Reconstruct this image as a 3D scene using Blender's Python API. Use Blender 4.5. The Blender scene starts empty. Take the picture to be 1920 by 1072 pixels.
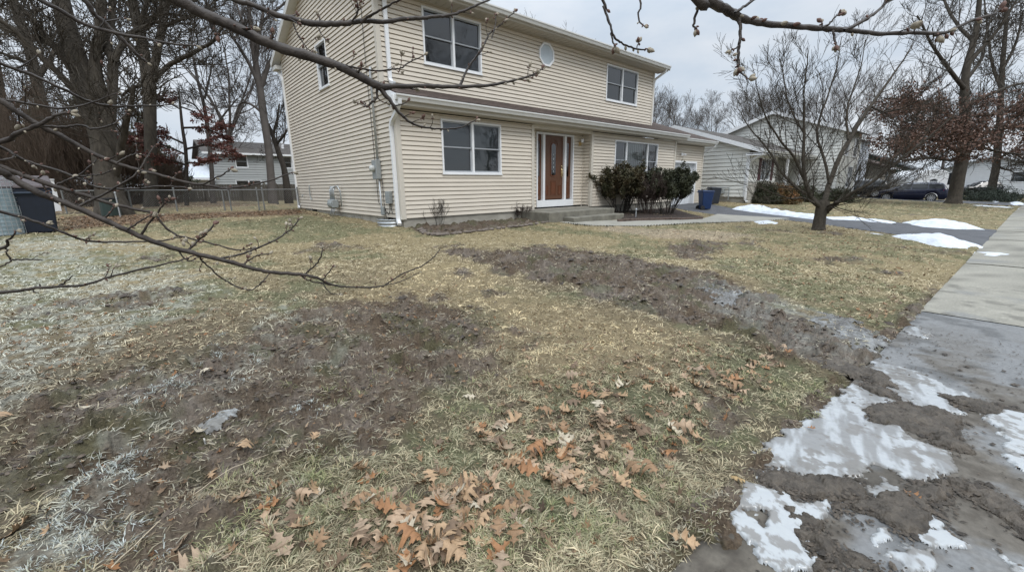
import bpy, bmesh, math, random
import numpy as np
from mathutils import Vector, Matrix
R = math.radians
S = bpy.context.scene
COL = S.collection
random.seed(7); np.random.seed(7)

# ------------------------------------------------------------------ camera
F = 775.0                                   # focal length in pixels of the 1920 wide photograph
def _d(p):
    v = np.array([(p[0]-960)/F, -(p[1]-536)/F, -1.0]); return v/np.linalg.norm(v)
_X, _Y = _d((1870, 337)), _d((272, 357))    # vanishing points of the house front and of its side
_s = _X+_Y; _s /= np.linalg.norm(_s); _t = _X-_Y; _t -= _s*(_t@_s); _t /= np.linalg.norm(_t)
_X, _Y = (_s+_t)/2**.5, (_s-_t)/2**.5
M = np.array([_X, _Y, np.cross(_X, _Y)])    # camera axes -> world
cam = bpy.data.cameras.new('camera'); co = bpy.data.objects.new('camera', cam); COL.objects.link(co)
co.matrix_world = Matrix([list(M[i])+[0] for i in range(3)]+[[0, 0, 0, 1]])
cam.sensor_width = 36; cam.lens = F/1920*36; cam.clip_start = .05; cam.clip_end = 3000
S.camera = co

# ------------------------------------------------------------------ sky, sun, exposure
SUN_EL, SUN_AZ = R(52), R(215)
W = bpy.data.worlds.new('World'); S.world = W; W.use_nodes = True
nt = W.node_tree; nt.nodes.clear()
def N(nt, t, **k):
    n = nt.nodes.new(t)
    for a, b in k.items():
        if a[0] == '_': n.inputs[int(a[1:])].default_value = b
        else: setattr(n, a, b)
    return n
def L(nt, a, b): nt.links.new(a, b)
sky = N(nt, 'ShaderNodeTexSky', sky_type='NISHITA', sun_disc=False, sun_elevation=SUN_EL, sun_rotation=SUN_AZ)
sky.air_density = 1.0; sky.dust_density = 2.0
bg1 = N(nt, 'ShaderNodeBackground', _1=.085)
L(nt, sky.outputs[0], bg1.inputs[0])
tc = N(nt, 'ShaderNodeTexCoord')
mp = N(nt, 'ShaderNodeMapping'); mp.inputs['Scale'].default_value = (1, 1, 2.6); L(nt, tc.outputs['Generated'], mp.inputs[0])
no = N(nt, 'ShaderNodeTexNoise'); no.inputs['Scale'].default_value = 3.2; no.inputs['Detail'].default_value = 5; no.inputs['Roughness'].default_value = .55
L(nt, mp.outputs[0], no.inputs['Vector'])
cr = N(nt, 'ShaderNodeValToRGB'); cr.color_ramp.elements[0].position = .36; cr.color_ramp.elements[1].position = .66
cr.color_ramp.elements[0].color = (.475, .545, .63, 1); cr.color_ramp.elements[1].color = (.63, .665, .71, 1)
L(nt, no.outputs[0], cr.inputs[0])
sx = N(nt, 'ShaderNodeSeparateXYZ'); L(nt, tc.outputs['Generated'], sx.inputs[0])
mr = N(nt, 'ShaderNodeMapRange', interpolation_type='SMOOTHSTEP'); mr.inputs[1].default_value = .25; mr.inputs[2].default_value = .95; mr.inputs[3].default_value = 1.0; mr.inputs[4].default_value = 3.1
L(nt, sx.outputs[2], mr.inputs[0])                # an overcast sky is brighter overhead
bg2 = N(nt, 'ShaderNodeBackground'); L(nt, cr.outputs[0], bg2.inputs[0]); L(nt, mr.outputs[0], bg2.inputs[1])
mx = N(nt, 'ShaderNodeMixShader', _0=.93); L(nt, bg1.outputs[0], mx.inputs[1]); L(nt, bg2.outputs[0], mx.inputs[2])
wo = N(nt, 'ShaderNodeOutputWorld'); L(nt, mx.outputs[0], wo.inputs[0])
sl = bpy.data.lights.new('sun', 'SUN'); sl.energy = 1.15; sl.angle = R(20); sl.color = (1, .97, .93)
so = bpy.data.objects.new('sun', sl); COL.objects.link(so)
SD = Vector((-math.cos(SUN_EL)*.35, -math.cos(SUN_EL)*.94, math.sin(SUN_EL)))
so.rotation_euler = SD.to_track_quat('Z', 'Y').to_euler()
S.view_settings.view_transform = 'Standard'; S.view_settings.look = 'None'
S.view_settings.exposure = .36; S.view_settings.gamma = 1.0
S.render.engine = 'CYCLES'; S.cycles.max_bounces = 6; S.cycles.transparent_max_bounces = 16

# ------------------------------------------------------------------ numeric helpers
def ss(a, b, x):
    t = np.clip((x-a)/(b-a), 0, 1); return t*t*(3-2*t)
def _h(ix, iy, s):
    n = (ix.astype(np.int64)*374761393 + iy.astype(np.int64)*668265263 + s*1274126177) & 0x7fffffff
    n = ((n ^ (n >> 13))*1274126177) & 0x7fffffff
    return ((n ^ (n >> 16)) & 0xffff)/65535.0
def vn(x, y, s=0):
    x = np.asarray(x, float); y = np.asarray(y, float)
    ix = np.floor(x).astype(np.int64); iy = np.floor(y).astype(np.int64); fx = x-ix; fy = y-iy
    fx = fx*fx*(3-2*fx); fy = fy*fy*(3-2*fy)
    a = _h(ix, iy, s); b = _h(ix+1, iy, s); c = _h(ix, iy+1, s); d = _h(ix+1, iy+1, s)
    return (a*(1-fx)+b*fx)*(1-fy)+(c*(1-fx)+d*fx)*fy
def fbm(x, y, sc, o=4, s=0, g=.5):
    v = 0; a = 1; t = 0
    for i in range(o):
        v = v+a*vn(x*sc*2**i+17.3*i, y*sc*2**i-9.1*i, s+i); t += a; a *= g
    return v/t-.5
def swe(x): return .66-.042*x               # lawn side edge of the sidewalk
def G0(x, y):
    d = y-swe(x); t = np.clip(d/9.6, 0, 1); t = t*(1-.35*(1-t)*t*2)
    z = -1.5+.5*t+.018*np.clip(y-10, 0, 14)
    z = z-.10*np.exp(-((x-17)/5.)**2)*ss(3, 9, y)-.10*ss(28, 40, x)-.25*ss(38, 50, x)
    z = z-.16*ss(3.2, 3.6, -y-.042*x)
    return z
def ray(px, py): return M@np.array([(px-960)/F, -(py-536)/F, -1.0])
_ts = np.geomspace(.3, 250, 5000)
def on(px, py, dz=0.0):
    r = ray(px, py); P = r[None]*_ts[:, None]; h = P[:, 2]-G0(P[:, 0], P[:, 1])-dz
    i = int(np.argmax(h < 0)); a = h[i-1]/(h[i-1]-h[i])
    return r*(_ts[i-1]+a*(_ts[i]-_ts[i-1]))
def at(px, py, d): return M@(np.array([(px-960)/F, -(py-536)/F, -1.0])*d)
def depth(P): return -(M.T@np.array(P, float))[2]
def polyw(pts): return np.array([on(*p)[:2] for p in pts])
def pdist(poly, x, y):
    """signed distance to a polygon, positive inside"""
    x = np.asarray(x, float).ravel(); y = np.asarray(y, float).ravel()
    best = np.full(x.shape, 1e9); ins = np.zeros(x.shape, bool); n = len(poly)
    for i in range(n):
        ax, ay = poly[i]; bx, by = poly[(i+1) % n]; ex, ey = bx-ax, by-ay
        t = np.clip(((x-ax)*ex+(y-ay)*ey)/(ex*ex+ey*ey+1e-12), 0, 1)
        best = np.minimum(best, np.hypot(x-ax-t*ex, y-ay-t*ey))
        c = (ay > y) != (by > y)
        with np.errstate(divide='ignore', invalid='ignore'):
            ins ^= c & (x < (bx-ax)*(y-ay)/(by-ay+1e-15)+ax)
    return np.where(ins, best, -best)

# ------------------------------------------------------------------ scene helpers
ORG = {}
def _props(o, label=None, cat=None, group=None, kind=None):
    if label: o['label'] = label
    if cat: o['category'] = cat
    if group: o['group'] = group
    if kind: o['kind'] = kind
    return o
def thing(name, label, cat, loc=(0, 0, 0), group=None):
    o = bpy.data.objects.new(name, None); o.empty_display_size = .2; COL.objects.link(o)
    o.location = [float(v) for v in loc]; ORG[o] = Vector(o.location)
    return _props(o, label, cat, group)
class MB:
    def __init__(s): s.v = []; s.f = []; s.m = []; s.cm = 0
    def face(s, pts):
        b = len(s.v); s.v += [tuple(float(c) for c in p) for p in pts]; s.f.append(tuple(range(b, b+len(pts)))); s.m.append(s.cm)
    def add(s, v, f):
        b = len(s.v); s.v += [tuple(p) for p in v]; s.f += [tuple(b+i for i in q) for q in f]; s.m += [s.cm]*len(f)
    def hexa(s, p):   # 8 points: bottom ring then top ring
        s.add(p, [(0, 3, 2, 1), (4, 5, 6, 7), (0, 1, 5, 4), (1, 2, 6, 5), (2, 3, 7, 6), (3, 0, 4, 7)])
    def box(s, x0, x1, y0, y1, z0, z1):
        s.hexa([(x0, y0, z0), (x1, y0, z0), (x1, y1, z0), (x0, y1, z0), (x0, y0, z1), (x1, y0, z1), (x1, y1, z1), (x0, y1, z1)])
    def obox(s, c, hx, hy, hz, rz=0, tilt=0):
        m = Matrix.Rotation(rz, 3, 'Z')@Matrix.Rotation(tilt, 3, 'Y'); c = Vector(c)
        s.hexa([c+m@Vector((a*hx, b*hy, e*hz)) for e in (-1, 1) for a, b in ((-1, -1), (1, -1), (1, 1), (-1, 1))])
    def prism(s, poly, fn, t0, t1):
        """poly: 2-D outline; fn(u,v,t) -> 3-D; extruded t0..t1"""
        n = len(poly); v = [fn(a, b, t0) for a, b in poly]+[fn(a, b, t1) for a, b in poly]
        s.add(v, [tuple(range(n))[::-1], tuple(range(n, 2*n))]+[(i, (i+1) % n, n+(i+1) % n, n+i) for i in range(n)])
    def cyl(s, a, b, r, n=10, r2=None, caps=True):
        a = Vector(a); b = Vector(b); t = (b-a).normalized(); u = t.orthogonal().normalized(); w = t.cross(u)
        r2 = r if r2 is None else r2; v = []
        for p, q in ((a, r), (b, r2)):
            v += [p+u*(math.cos(6.28318*i/n)*q)+w*(math.sin(6.28318*i/n)*q) for i in range(n)]
        f = [(i, (i+1) % n, n+(i+1) % n, n+i) for i in range(n)]
        if caps: f += [tuple(range(n))[::-1], tuple(range(n, 2*n))]
        s.add(v, f)
    def tube(s, pts, r, n=8):
        P = [Vector(p) for p in pts]; rr = r if isinstance(r, (list, tuple)) else [r]*len(P); v = []
        u = None
        for i, p in enumerate(P):
            t = (P[min(i+1, len(P)-1)]-P[max(i-1, 0)]).normalized()
            u = (t.orthogonal() if u is None else u-t*u.dot(t)).normalized(); w = t.cross(u)
            v += [p+u*(math.cos(6.28318*k/n)*rr[i])+w*(math.sin(6.28318*k/n)*rr[i]) for k in range(n)]
        f = [(i*n+k, i*n+(k+1) % n, (i+1)*n+(k+1) % n, (i+1)*n+k) for i in range(len(P)-1) for k in range(n)]
        f += [tuple(range(n))[::-1], tuple(range((len(P)-1)*n, len(P)*n))]
        s.add(v, f)
    def ell(s, c, rx, ry, rz, nu=10, nv=6, rot=None):
        c = Vector(c); v = []; f = []
        for j in range(nv+1):
            a = math.pi*j/nv
            for i in range(nu):
                b = 6.28318*i/nu; q = Vector((rx*math.sin(a)*math.cos(b), ry*math.sin(a)*math.sin(b), rz*math.cos(a)))
                v.append(c+(rot@q if rot else q))
        for j in range(nv):
            for i in range(nu): f.append((j*nu+i, (j+1)*nu+i, (j+1)*nu+(i+1) % nu, j*nu+(i+1) % nu))
        s.add(v, f)
    def build(s, name, mat, parent=None, smooth=False, bevel=0, **props):
        if not s.v: return None
        me = bpy.data.meshes.new(name)
        root = parent
        while root is not None and root not in ORG and root.parent: root = root.parent
        off = ORG.get(root, Vector((0, 0, 0))) if root is not None else Vector((0, 0, 0))
        me.from_pydata([(p[0]-off[0], p[1]-off[1], p[2]-off[2]) for p in s.v], [], s.f)
        for m in (mat if isinstance(mat, (list, tuple)) else [mat]): me.materials.append(m)
        if isinstance(mat, (list, tuple)): me.polygons.foreach_set('material_index', s.m)
        if smooth: me.polygons.foreach_set('use_smooth', [True]*len(s.f))
        me.update()
        o = bpy.data.objects.new(name, me); COL.objects.link(o)
        if parent is not None: o.parent = parent
        if bevel:
            b = o.modifiers.new('bevel', 'BEVEL'); b.width = bevel; b.segments = 2; b.limit_method = 'ANGLE'
        return _props(o, props.get('label'), props.get('cat'), props.get('group'), props.get('kind'))
def npmesh(name, V, tris, mat, parent=None, cols=None, quads=None, smooth=False, **props):
    """fast mesh from numpy arrays"""
    me = bpy.data.meshes.new(name); V = np.asarray(V, np.float32)
    root = parent
    while root is not None and root not in ORG and root.parent: root = root.parent
    if root is not None and root in ORG: V = V-np.array(ORG[root], np.float32)
    me.vertices.add(len(V)); me.vertices.foreach_set('co', V.ravel())
    parts = []; tot = []
    if tris is not None and len(tris): parts.append(np.asarray(tris, np.int32).ravel()); tot.append(np.full(len(tris), 3, np.int32))
    if quads is not None and len(quads): parts.append(np.asarray(quads, np.int32).ravel()); tot.append(np.full(len(quads), 4, np.int32))
    li = np.concatenate(parts); lt = np.concatenate(tot); ls = np.concatenate([[0], np.cumsum(lt)[:-1]]).astype(np.int32)
    me.loops.add(len(li)); me.loops.foreach_set('vertex_index', li)
    me.polygons.add(len(lt)); me.polygons.foreach_set('loop_start', ls); me.polygons.foreach_set('loop_total', lt)
    if smooth: me.polygons.foreach_set('use_smooth', np.ones(len(lt), bool))
    if cols is not None:
        a = me.color_attributes.new('col', 'FLOAT_COLOR', 'POINT')
        c = np.ones((len(V), 4), np.float32); c[:, :cols.shape[1]] = cols; a.data.foreach_set('color', c.ravel())
    me.materials.append(mat); me.update(calc_edges=True)
    o = bpy.data.objects.new(name, me); COL.objects.link(o)
    if parent is not None: o.parent = parent
    return _props(o, props.get('label'), props.get('cat'), props.get('group'), props.get('kind'))

# ------------------------------------------------------------------ materials
def mat(name, col, rough=.7, var=.0, vs=8.0, bump=.0, bs=40.0, spec=.4, metal=0, attr=False, detail=4, stretch=None, col2=None, coat=0, rvar=0, bdist=.01, trans=0, alpha=False):
    m = bpy.data.materials.new(name); m.use_nodes = True; t = m.node_tree; b = t.nodes['Principled BSDF']
    b.inputs['Roughness'].default_value = rough; b.inputs['Specular IOR Level'].default_value = spec; b.inputs['Metallic'].default_value = metal
    if coat: b.inputs['Coat Weight'].default_value = coat; b.inputs['Coat Roughness'].default_value = .06
    g = N(t, 'ShaderNodeTexCoord'); vec = g.outputs['Object']
    if stretch:
        mm = N(t, 'ShaderNodeMapping'); mm.inputs['Scale'].default_value = stretch; L(t, vec, mm.inputs[0]); vec = mm.outputs[0]
    src = None
    if attr:
        a = N(t, 'ShaderNodeAttribute', attribute_name='col'); src = a.outputs['Color']
        if alpha: L(t, a.outputs['Alpha'], b.inputs['Roughness'])
    if var > 0 or col2 is not None:
        n = N(t, 'ShaderNodeTexNoise'); n.inputs['Scale'].default_value = vs; n.inputs['Detail'].default_value = detail; n.inputs['Roughness'].default_value = .6
        L(t, vec, n.inputs['Vector'])
        mpn = N(t, 'ShaderNodeMapRange'); mpn.inputs[1].default_value = .3; mpn.inputs[2].default_value = .7; L(t, n.outputs[0], mpn.inputs[0])
        mi = N(t, 'ShaderNodeMix', data_type='RGBA')
        L(t, mpn.outputs[0], mi.inputs['Factor'])
        if attr:
            lo = N(t, 'ShaderNodeVectorMath', operation='SCALE'); lo.inputs['Scale'].default_value = 1-var; L(t, src, lo.inputs[0])
            hi = N(t, 'ShaderNodeVectorMath', operation='SCALE'); hi.inputs['Scale'].default_value = 1+var; L(t, src, hi.inputs[0])
            L(t, lo.outputs[0], mi.inputs['A']); L(t, hi.outputs[0], mi.inputs['B'])
        else:
            c2 = col2 if col2 is not None else [min(1, c*(1+var)) for c in col]
            c1 = col if col2 is not None else [c*(1-var) for c in col]
            mi.inputs['A'].default_value = (*c1, 1); mi.inputs['B'].default_value = (*c2, 1)
        src = mi.outputs['Result']
        if rvar:
            rr = N(t, 'ShaderNodeMapRange'); rr.inputs[3].default_value = rough-rvar; rr.inputs[4].default_value = rough+rvar
            L(t, mpn.outputs[0], rr.inputs[0]); L(t, rr.outputs[0], b.inputs['Roughness'])
    if src is not None: L(t, src, b.inputs['Base Color'])
    else: b.inputs['Base Color'].default_value = (*col, 1)
    if bump:
        n2 = N(t, 'ShaderNodeTexNoise'); n2.inputs['Scale'].default_value = bs; n2.inputs['Detail'].default_value = 5; L(t, vec, n2.inputs['Vector'])
        bu = N(t, 'ShaderNodeBump'); bu.inputs['Strength'].default_value = bump; bu.inputs['Distance'].default_value = bdist
        L(t, n2.outputs[0], bu.inputs['Height']); L(t, bu.outputs[0], b.inputs['Normal'])
    if trans:
        b.inputs['Subsurface Weight'].default_value = trans; b.inputs['Subsurface Radius'].default_value = (.02, .02, .025)
    m.cycles.displacement_method = 'BUMP'
    return m
def glassmat(name, tint=(.8, .85, .86), refl=1.0):
    m = bpy.data.materials.new(name); m.use_nodes = True; t = m.node_tree; t.nodes.clear()
    tr = N(t, 'ShaderNodeBsdfTransparent'); tr.inputs[0].default_value = (*tint, 1)
    gl = N(t, 'ShaderNodeBsdfGlossy'); gl.inputs['Roughness'].default_value = .03; gl.inputs[0].default_value = (refl, refl, refl, 1)
    fr = N(t, 'ShaderNodeFresnel'); fr.inputs[0].default_value = 1.85
    n2 = N(t, 'ShaderNodeTexNoise'); n2.inputs['Scale'].default_value = 2.2
    bu = N(t, 'ShaderNodeBump'); bu.inputs['Strength'].default_value = .12; bu.inputs['Distance'].default_value = .02
    L(t, n2.outputs[0], bu.inputs['Height']); L(t, bu.outputs[0], gl.inputs['Normal'])
    mm = N(t, 'ShaderNodeMixShader'); L(t, fr.outputs[0], mm.inputs[0]); L(t, tr.outputs[0], mm.inputs[1]); L(t, gl.outputs[0], mm.inputs[2])
    o = N(t, 'ShaderNodeOutputMaterial'); L(t, mm.outputs[0], o.inputs[0]); return m
m_siding = mat('cream_vinyl_siding', (.61, .552, .468), .55, .055, .9, .12, 60, .3, stretch=(1, 1, 5))
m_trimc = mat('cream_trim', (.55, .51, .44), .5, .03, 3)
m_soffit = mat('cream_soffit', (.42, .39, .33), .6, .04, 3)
m_white = mat('white_aluminium', (.74, .75, .76), .4, .04, 5)
m_gutter = mat('grey_white_gutter', (.60, .60, .58), .4, .06, 4, stretch=(1, 1, 4))
m_sash = mat('grey_sash', (.30, .32, .34), .45, .05, 8)
m_glass = glassmat('window_glass', (.62, .66, .68), 1.0)
m_dglass = glassmat('door_glass', (.35, .38, .38))
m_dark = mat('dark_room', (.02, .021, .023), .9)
m_blind = mat('grey_roller_blind', (.16, .185, .185), .8, .08, 3, .5, 260, stretch=(.1, .1, 1))
m_vblind = mat('pale_vertical_blind', (.62, .68, .63), .7, .06, 5)
m_curt = mat('navy_curtain', (.10, .14, .18), .8, .15, 5)
def shingle(name, c1, c2):
    m = mat(name, c1, .9, .2, 6, .6, 50, .2); t = m.node_tree; b = t.nodes['Principled BSDF']
    g = N(t, 'ShaderNodeTexCoord'); br = N(t, 'ShaderNodeTexBrick')
    br.inputs['Scale'].default_value = 1; br.inputs['Brick Width'].default_value = .32; br.inputs['Row Height'].default_value = .14; br.inputs['Mortar Size'].default_value = .012
    br.inputs['Color1'].default_value = (*c1, 1); br.inputs['Color2'].default_value = (*c2, 1); br.inputs['Mortar'].default_value = (*[c*.45 for c in c1], 1); br.inputs['Bias'].default_value = 0
    n = N(t, 'ShaderNodeTexNoise'); n.inputs['Scale'].default_value = 14; n.inputs['Detail'].default_value = 6; L(t, g.outputs['Object'], n.inputs['Vector'])
    mi = N(t, 'ShaderNodeMix', data_type='RGBA', blend_type='OVERLAY'); mi.inputs['Factor'].default_value = .55
    L(t, g.outputs['Object'], br.inputs['Vector']); L(t, br.outputs['Color'], mi.inputs['A']); L(t, n.outputs[0], mi.inputs['B']); L(t, mi.outputs['Result'], b.inputs['Base Color'])
    return m
m_roof = shingle('brown_shingles', (.060, .045, .038), (.095, .07, .06))
m_roof2 = shingle('grey_brown_shingles', (.075, .068, .062), (.11, .10, .092))
m_found = mat('foundation_concrete', (.33, .31, .265), .85, .22, 2.5, .4, 30, stretch=(1, 1, 2.5))
m_step = mat('step_concrete', (.17, .16, .13), .85, .3, 4, .4, 40)
m_walk = mat('front_walk_concrete', (.28, .268, .23), .85, .15, 3, .3, 40)
m_door = mat('brown_wood_door', (.105, .048, .026), .42, .22, 7, .15, 60, stretch=(14, 14, 1))
m_groove = mat('door_moulding', (.12, .042, .018), .5)
m_brass = mat('brass', (.75, .6, .33), .3, metal=1)
m_steel = mat('galvanised_steel', (.42, .44, .45), .45, .1, 10, metal=.6)
m_meter = mat('grey_painted_metal', (.27, .29, .29), .5, .1, 6)
m_black = mat('black_rubber', (.02, .02, .021), .6, .1, 10)
m_bark = mat('grey_brown_bark', (.055, .047, .037), .9, .35, 9, .9, 22, .2, stretch=(1, 1, .25), bdist=.03)
m_barkd = mat('dark_bark', (.04, .034, .028), .9, .3, 9, .8, 25, .2, stretch=(1, 1, .3), bdist=.03)
m_barkf = mat('far_grey_bark', (.095, .084, .076), .95, .2, 2, 0, 20, .1)
m_barkg = mat('green_grey_bark', (.052, .044, .034), .9, .35, 14, .8, 30, .2, bdist=.02)
m_twig = mat('young_bark', (.022, .017, .014), .6, .35, 26, .7, 120, .3, bdist=.004, col2=(.062, .050, .041))
m_screen = mat('insect_screen', (.07, .075, .08), .9, .1, 3)
m_bud = mat('fuzzy_bud', (.22, .195, .15), .85, .35, 90, .4, 300, .2, bdist=.003, col2=(.40, .35, .275))
m_fence = mat('dull_galvanised_wire', (.20, .205, .20), .6, .15, 8, metal=.4)
m_budd = mat('bud_scale', (.11, .06, .045), .7, .3, 90)
m_oakleaf = mat('russet_leaves', (.075, .042, .030), .75, .4, 1.2, col2=(.155, .088, .062))
m_attr = mat('leaf_litter', (.3, .2, .1), .75, .18, 60, .2, 150, .3, attr=True)
m_grass = mat('grass_blades', (.3, .25, .1), .85, .0, attr=True, spec=.08)
m_ground = mat('lawn_soil', (.2, .16, .1), .92, .38, 45, .9, 60, .4, attr=True, detail=8, bdist=.02, alpha=True)
m_snow = mat('old_snow', (.54, .575, .62), .6, .13, 7, .6, 18, .3, trans=.3, bdist=.03)
m_asph = mat('driveway_asphalt', (.085, .087, .093), .8, .2, 3, .4, 120, .3)
m_wood = mat('weathered_fence_wood', (.115, .10, .082), .85, .3, 5, .4, 30, stretch=(6, 6, .6))
# ------------------------------------------------------------------ ground fields (world space)
P_MUD1 = polyw([(150,745),(330,690),(450,640),(600,575),(760,545),(890,560),(950,620),(930,700),(850,760),(720,800),(650,870),(560,880),(480,950),(330,1000),(240,1066),(0,1066),(0,960),(90,810)])
P_MUD2 = polyw([(850,470),(1000,462),(1130,474),(1220,486),(1320,512),(1410,545),(1430,585),(1560,640),(1640,690),(1600,705),(1470,665),(1340,622),(1200,588),(1090,565),(1010,525),(920,495)])
P_MUD3 = polyw([(1240,462),(1300,450),(1370,462),(1360,478),(1280,480)])
P_WET = polyw([(1330,520),(1420,548),(1560,590),(1690,640),(1660,700),(1560,690),(1430,620),(1340,580)])
P_FROST = polyw([(-400,455),(60,446),(190,440),(270,500),(330,520),(330,590),(180,680),(60,760),(-300,820)])
P_FR2 = polyw([(130,870),(215,815),(285,880),(240,960),(160,1060),(60,1066),(90,960)])
P_FR3 = polyw([(560,560),(700,640),(640,700),(480,760),(300,800),(200,780),(330,680),(450,590)])
P_GREEN = polyw([(380,420),(560,402),(700,425),(640,445),(500,440)])
P_GREEN2 = polyw([(560,1066),(640,880),(820,800),(1000,740),(1150,700),(1330,690),(1400,640),(1560,650),(1620,700),(1500,820),(1370,950),(1260,1066)])
P_GREEN3 = polyw([(1250,430),(1400,420),(1530,435),(1700,455),(1840,470),(1780,500),(1600,480),(1400,450)])
P_PALE = polyw([(1120,424),(1300,432),(1420,440),(1380,452),(1240,445),(1150,436)])
P_STRAW = polyw([(640,560),(760,500),(860,490),(960,540),(1130,580),(1320,640),(1300,700),(1080,720),(950,700),(900,600)])
P_LIT = polyw([(110,432),(330,412),(560,402),(560,392),(400,398),(120,405)])
P_BED = polyw([(765,428),(795,440),(900,432),(1000,418),(1040,405),(1000,396),(780,415)])
def soft(P, x, y, w, n=.0, sc=1.0, s=3):
    return ss(-w, w, pdist(P, x, y)+n*fbm(x.ravel(), y.ravel(), sc, 4, s))
def fields(x, y):
    x = np.asarray(x, float).ravel(); y = np.asarray(y, float).ravel()
    mud = soft(P_MUD1, x, y, .42, 1.2, 1.5, 3)*(.62+.75*(fbm(x, y, 3.1, 4, 41)+.5))
    mud = np.maximum(mud, soft(P_MUD2, x, y, .34, 1.1, 1.6, 5)*(.75+.6*(fbm(x, y, 2.5, 4, 43)+.5)))
    mud = np.maximum(mud, soft(P_MUD3, x, y, .3, .9, 1.2, 6)*.9)
    mud = np.maximum(mud, soft(P_BED, x, y, .12, .2, 2, 8))
    mud = np.maximum(mud, .55*ss(.66, .8, fbm(x, y, 1.1, 4, 71)+.5))
    edge = np.abs(y-swe(x)); mud = np.maximum(mud, .8*ss(.14, .02, edge-.10*fbm(x, y, 4, 3, 9)-.03)*ss(11, 5, x))
    frost = soft(P_FROST, x, y, .7, 1.2, .8, 11)*.95
    frost = np.maximum(frost, soft(P_FR2, x, y, .07, .35, 5, 12)*.9)
    frost = np.maximum(frost, .55*soft(P_FR3, x, y, .3, .9, 1.6, 13)*ss(.38, .6, fbm(x, y, 2.2, 4, 14)+.5))
    wet = soft(P_WET, x, y, .18, .5, 2, 15)
    frost = np.maximum(frost, .6*wet)
    green = np.maximum(soft(P_GREEN, x, y, .5, .8, 1, 17), .8*soft(P_GREEN2, x, y, .25, .7, 2, 18)*ss(.3, .6, fbm(x, y, 2.6, 4, 19)+.5))
    green = np.maximum(green, .6*soft(P_GREEN3, x, y, .8, 1, .5, 20))
    green = np.maximum(green, .75*ss(.47, .62, fbm(x, y, .8, 4, 22)+.5))
    green = np.maximum(green, .5*ss(14, 20, x)*ss(.35, .55, fbm(x, y, .6, 4, 24)+.5))
    straw = soft(P_STRAW, x, y, .4, .7, 1.2, 21)
    pale = soft(P_PALE, x, y, .3, .8, 1.3, 23)
    lit = np.maximum(soft(P_LIT, x, y, .4, .8, 1.5, 25), ss(22.5, 24, y+.8*fbm(x, y, .7, 3, 26))*ss(6, 3, x)*.8)
    def brk(t, sc, s, g=2.4, w=.22): return np.clip(.35*t+.65*ss(.5-w, .5+w, np.clip(t, 0, 1)+g*fbm(x, y, sc, 5, s, .65)*(4*np.clip(t, 0, 1)*(1-np.clip(t, 0, 1))*.7+.3*(t > .03))), 0, 1)
    mud = brk(mud, 3.5, 501); frost = brk(frost, 5, 502, 3.0); green = brk(green*.8, 4, 503, 2.6); pale = brk(pale, 5, 504, 3); wet = brk(wet, 5, 505, 3)
    return dict(mud=mud, frost=frost, green=green*(1-.8*straw), straw=straw, pale=pale, lit=lit, wet=wet)
# driveway of the beige house (asphalt) as a world polygon
P_DRV = np.array([(18.8, 11.0), (17.5, 7.6), (17.3, 5.0), (16.2, 2.9), (14.45, .06), (19.7, -.17), (19.55, 2.4), (19.9, 4.9), (20.7, 7.9), (22.7, 11.0)])
P_FWALK = polyw([(1050,417),(1100,416),(1168,413),(1320,410),(1345,402),(1480,410),(1440,414),(1300,418),(1200,424),(1110,423)])
P_DRV2 = np.array([(46.6, 8.4), (46.4, 2.5), (45.4, -1.2), (53.2, -1.5), (52.2, 2.2), (51.8, 8.4)])
def hard(x, y):
    """how far inside paved areas"""
    x = np.asarray(x, float).ravel(); y = np.asarray(y, float).ravel()
    d = np.maximum(pdist(P_DRV, x, y), pdist(P_FWALK, x, y)); d = np.maximum(d, pdist(P_DRV2, x, y))
    e = swe(x)-y; d = np.maximum(d, np.minimum(e, 1.5-e))
    return np.maximum(d, np.where((x > 5) & (x < 18.6), y-10.0, -1))
def gz(x, y, fl=None):
    """surface height of the lawn with its bumps and clods"""
    x = np.asarray(x, float).ravel(); y = np.asarray(y, float).ravel()
    fl = fl or fields(x, y); m = fl['mud']
    z = G0(x, y)+.05*fbm(x, y, .5, 3, 31)+.03*fbm(x, y, 2.3, 3, 32)*(.5+m)
    z = z+(.05+.15*m)*fbm(x, y, 8, 4, 33, .6)+.05*m*np.abs(fbm(x, y, 18, 3, 34))+.05*m*ss(.06, .16, fbm(x, y, 5, 4, 37))
    z = z-.02*m
    h = hard(x, y); z = z-.06*ss(-.05, .06, h)+.012*ss(-.9, -.05, h)*ss(.02, -.08, h)*0
    return z
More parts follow.
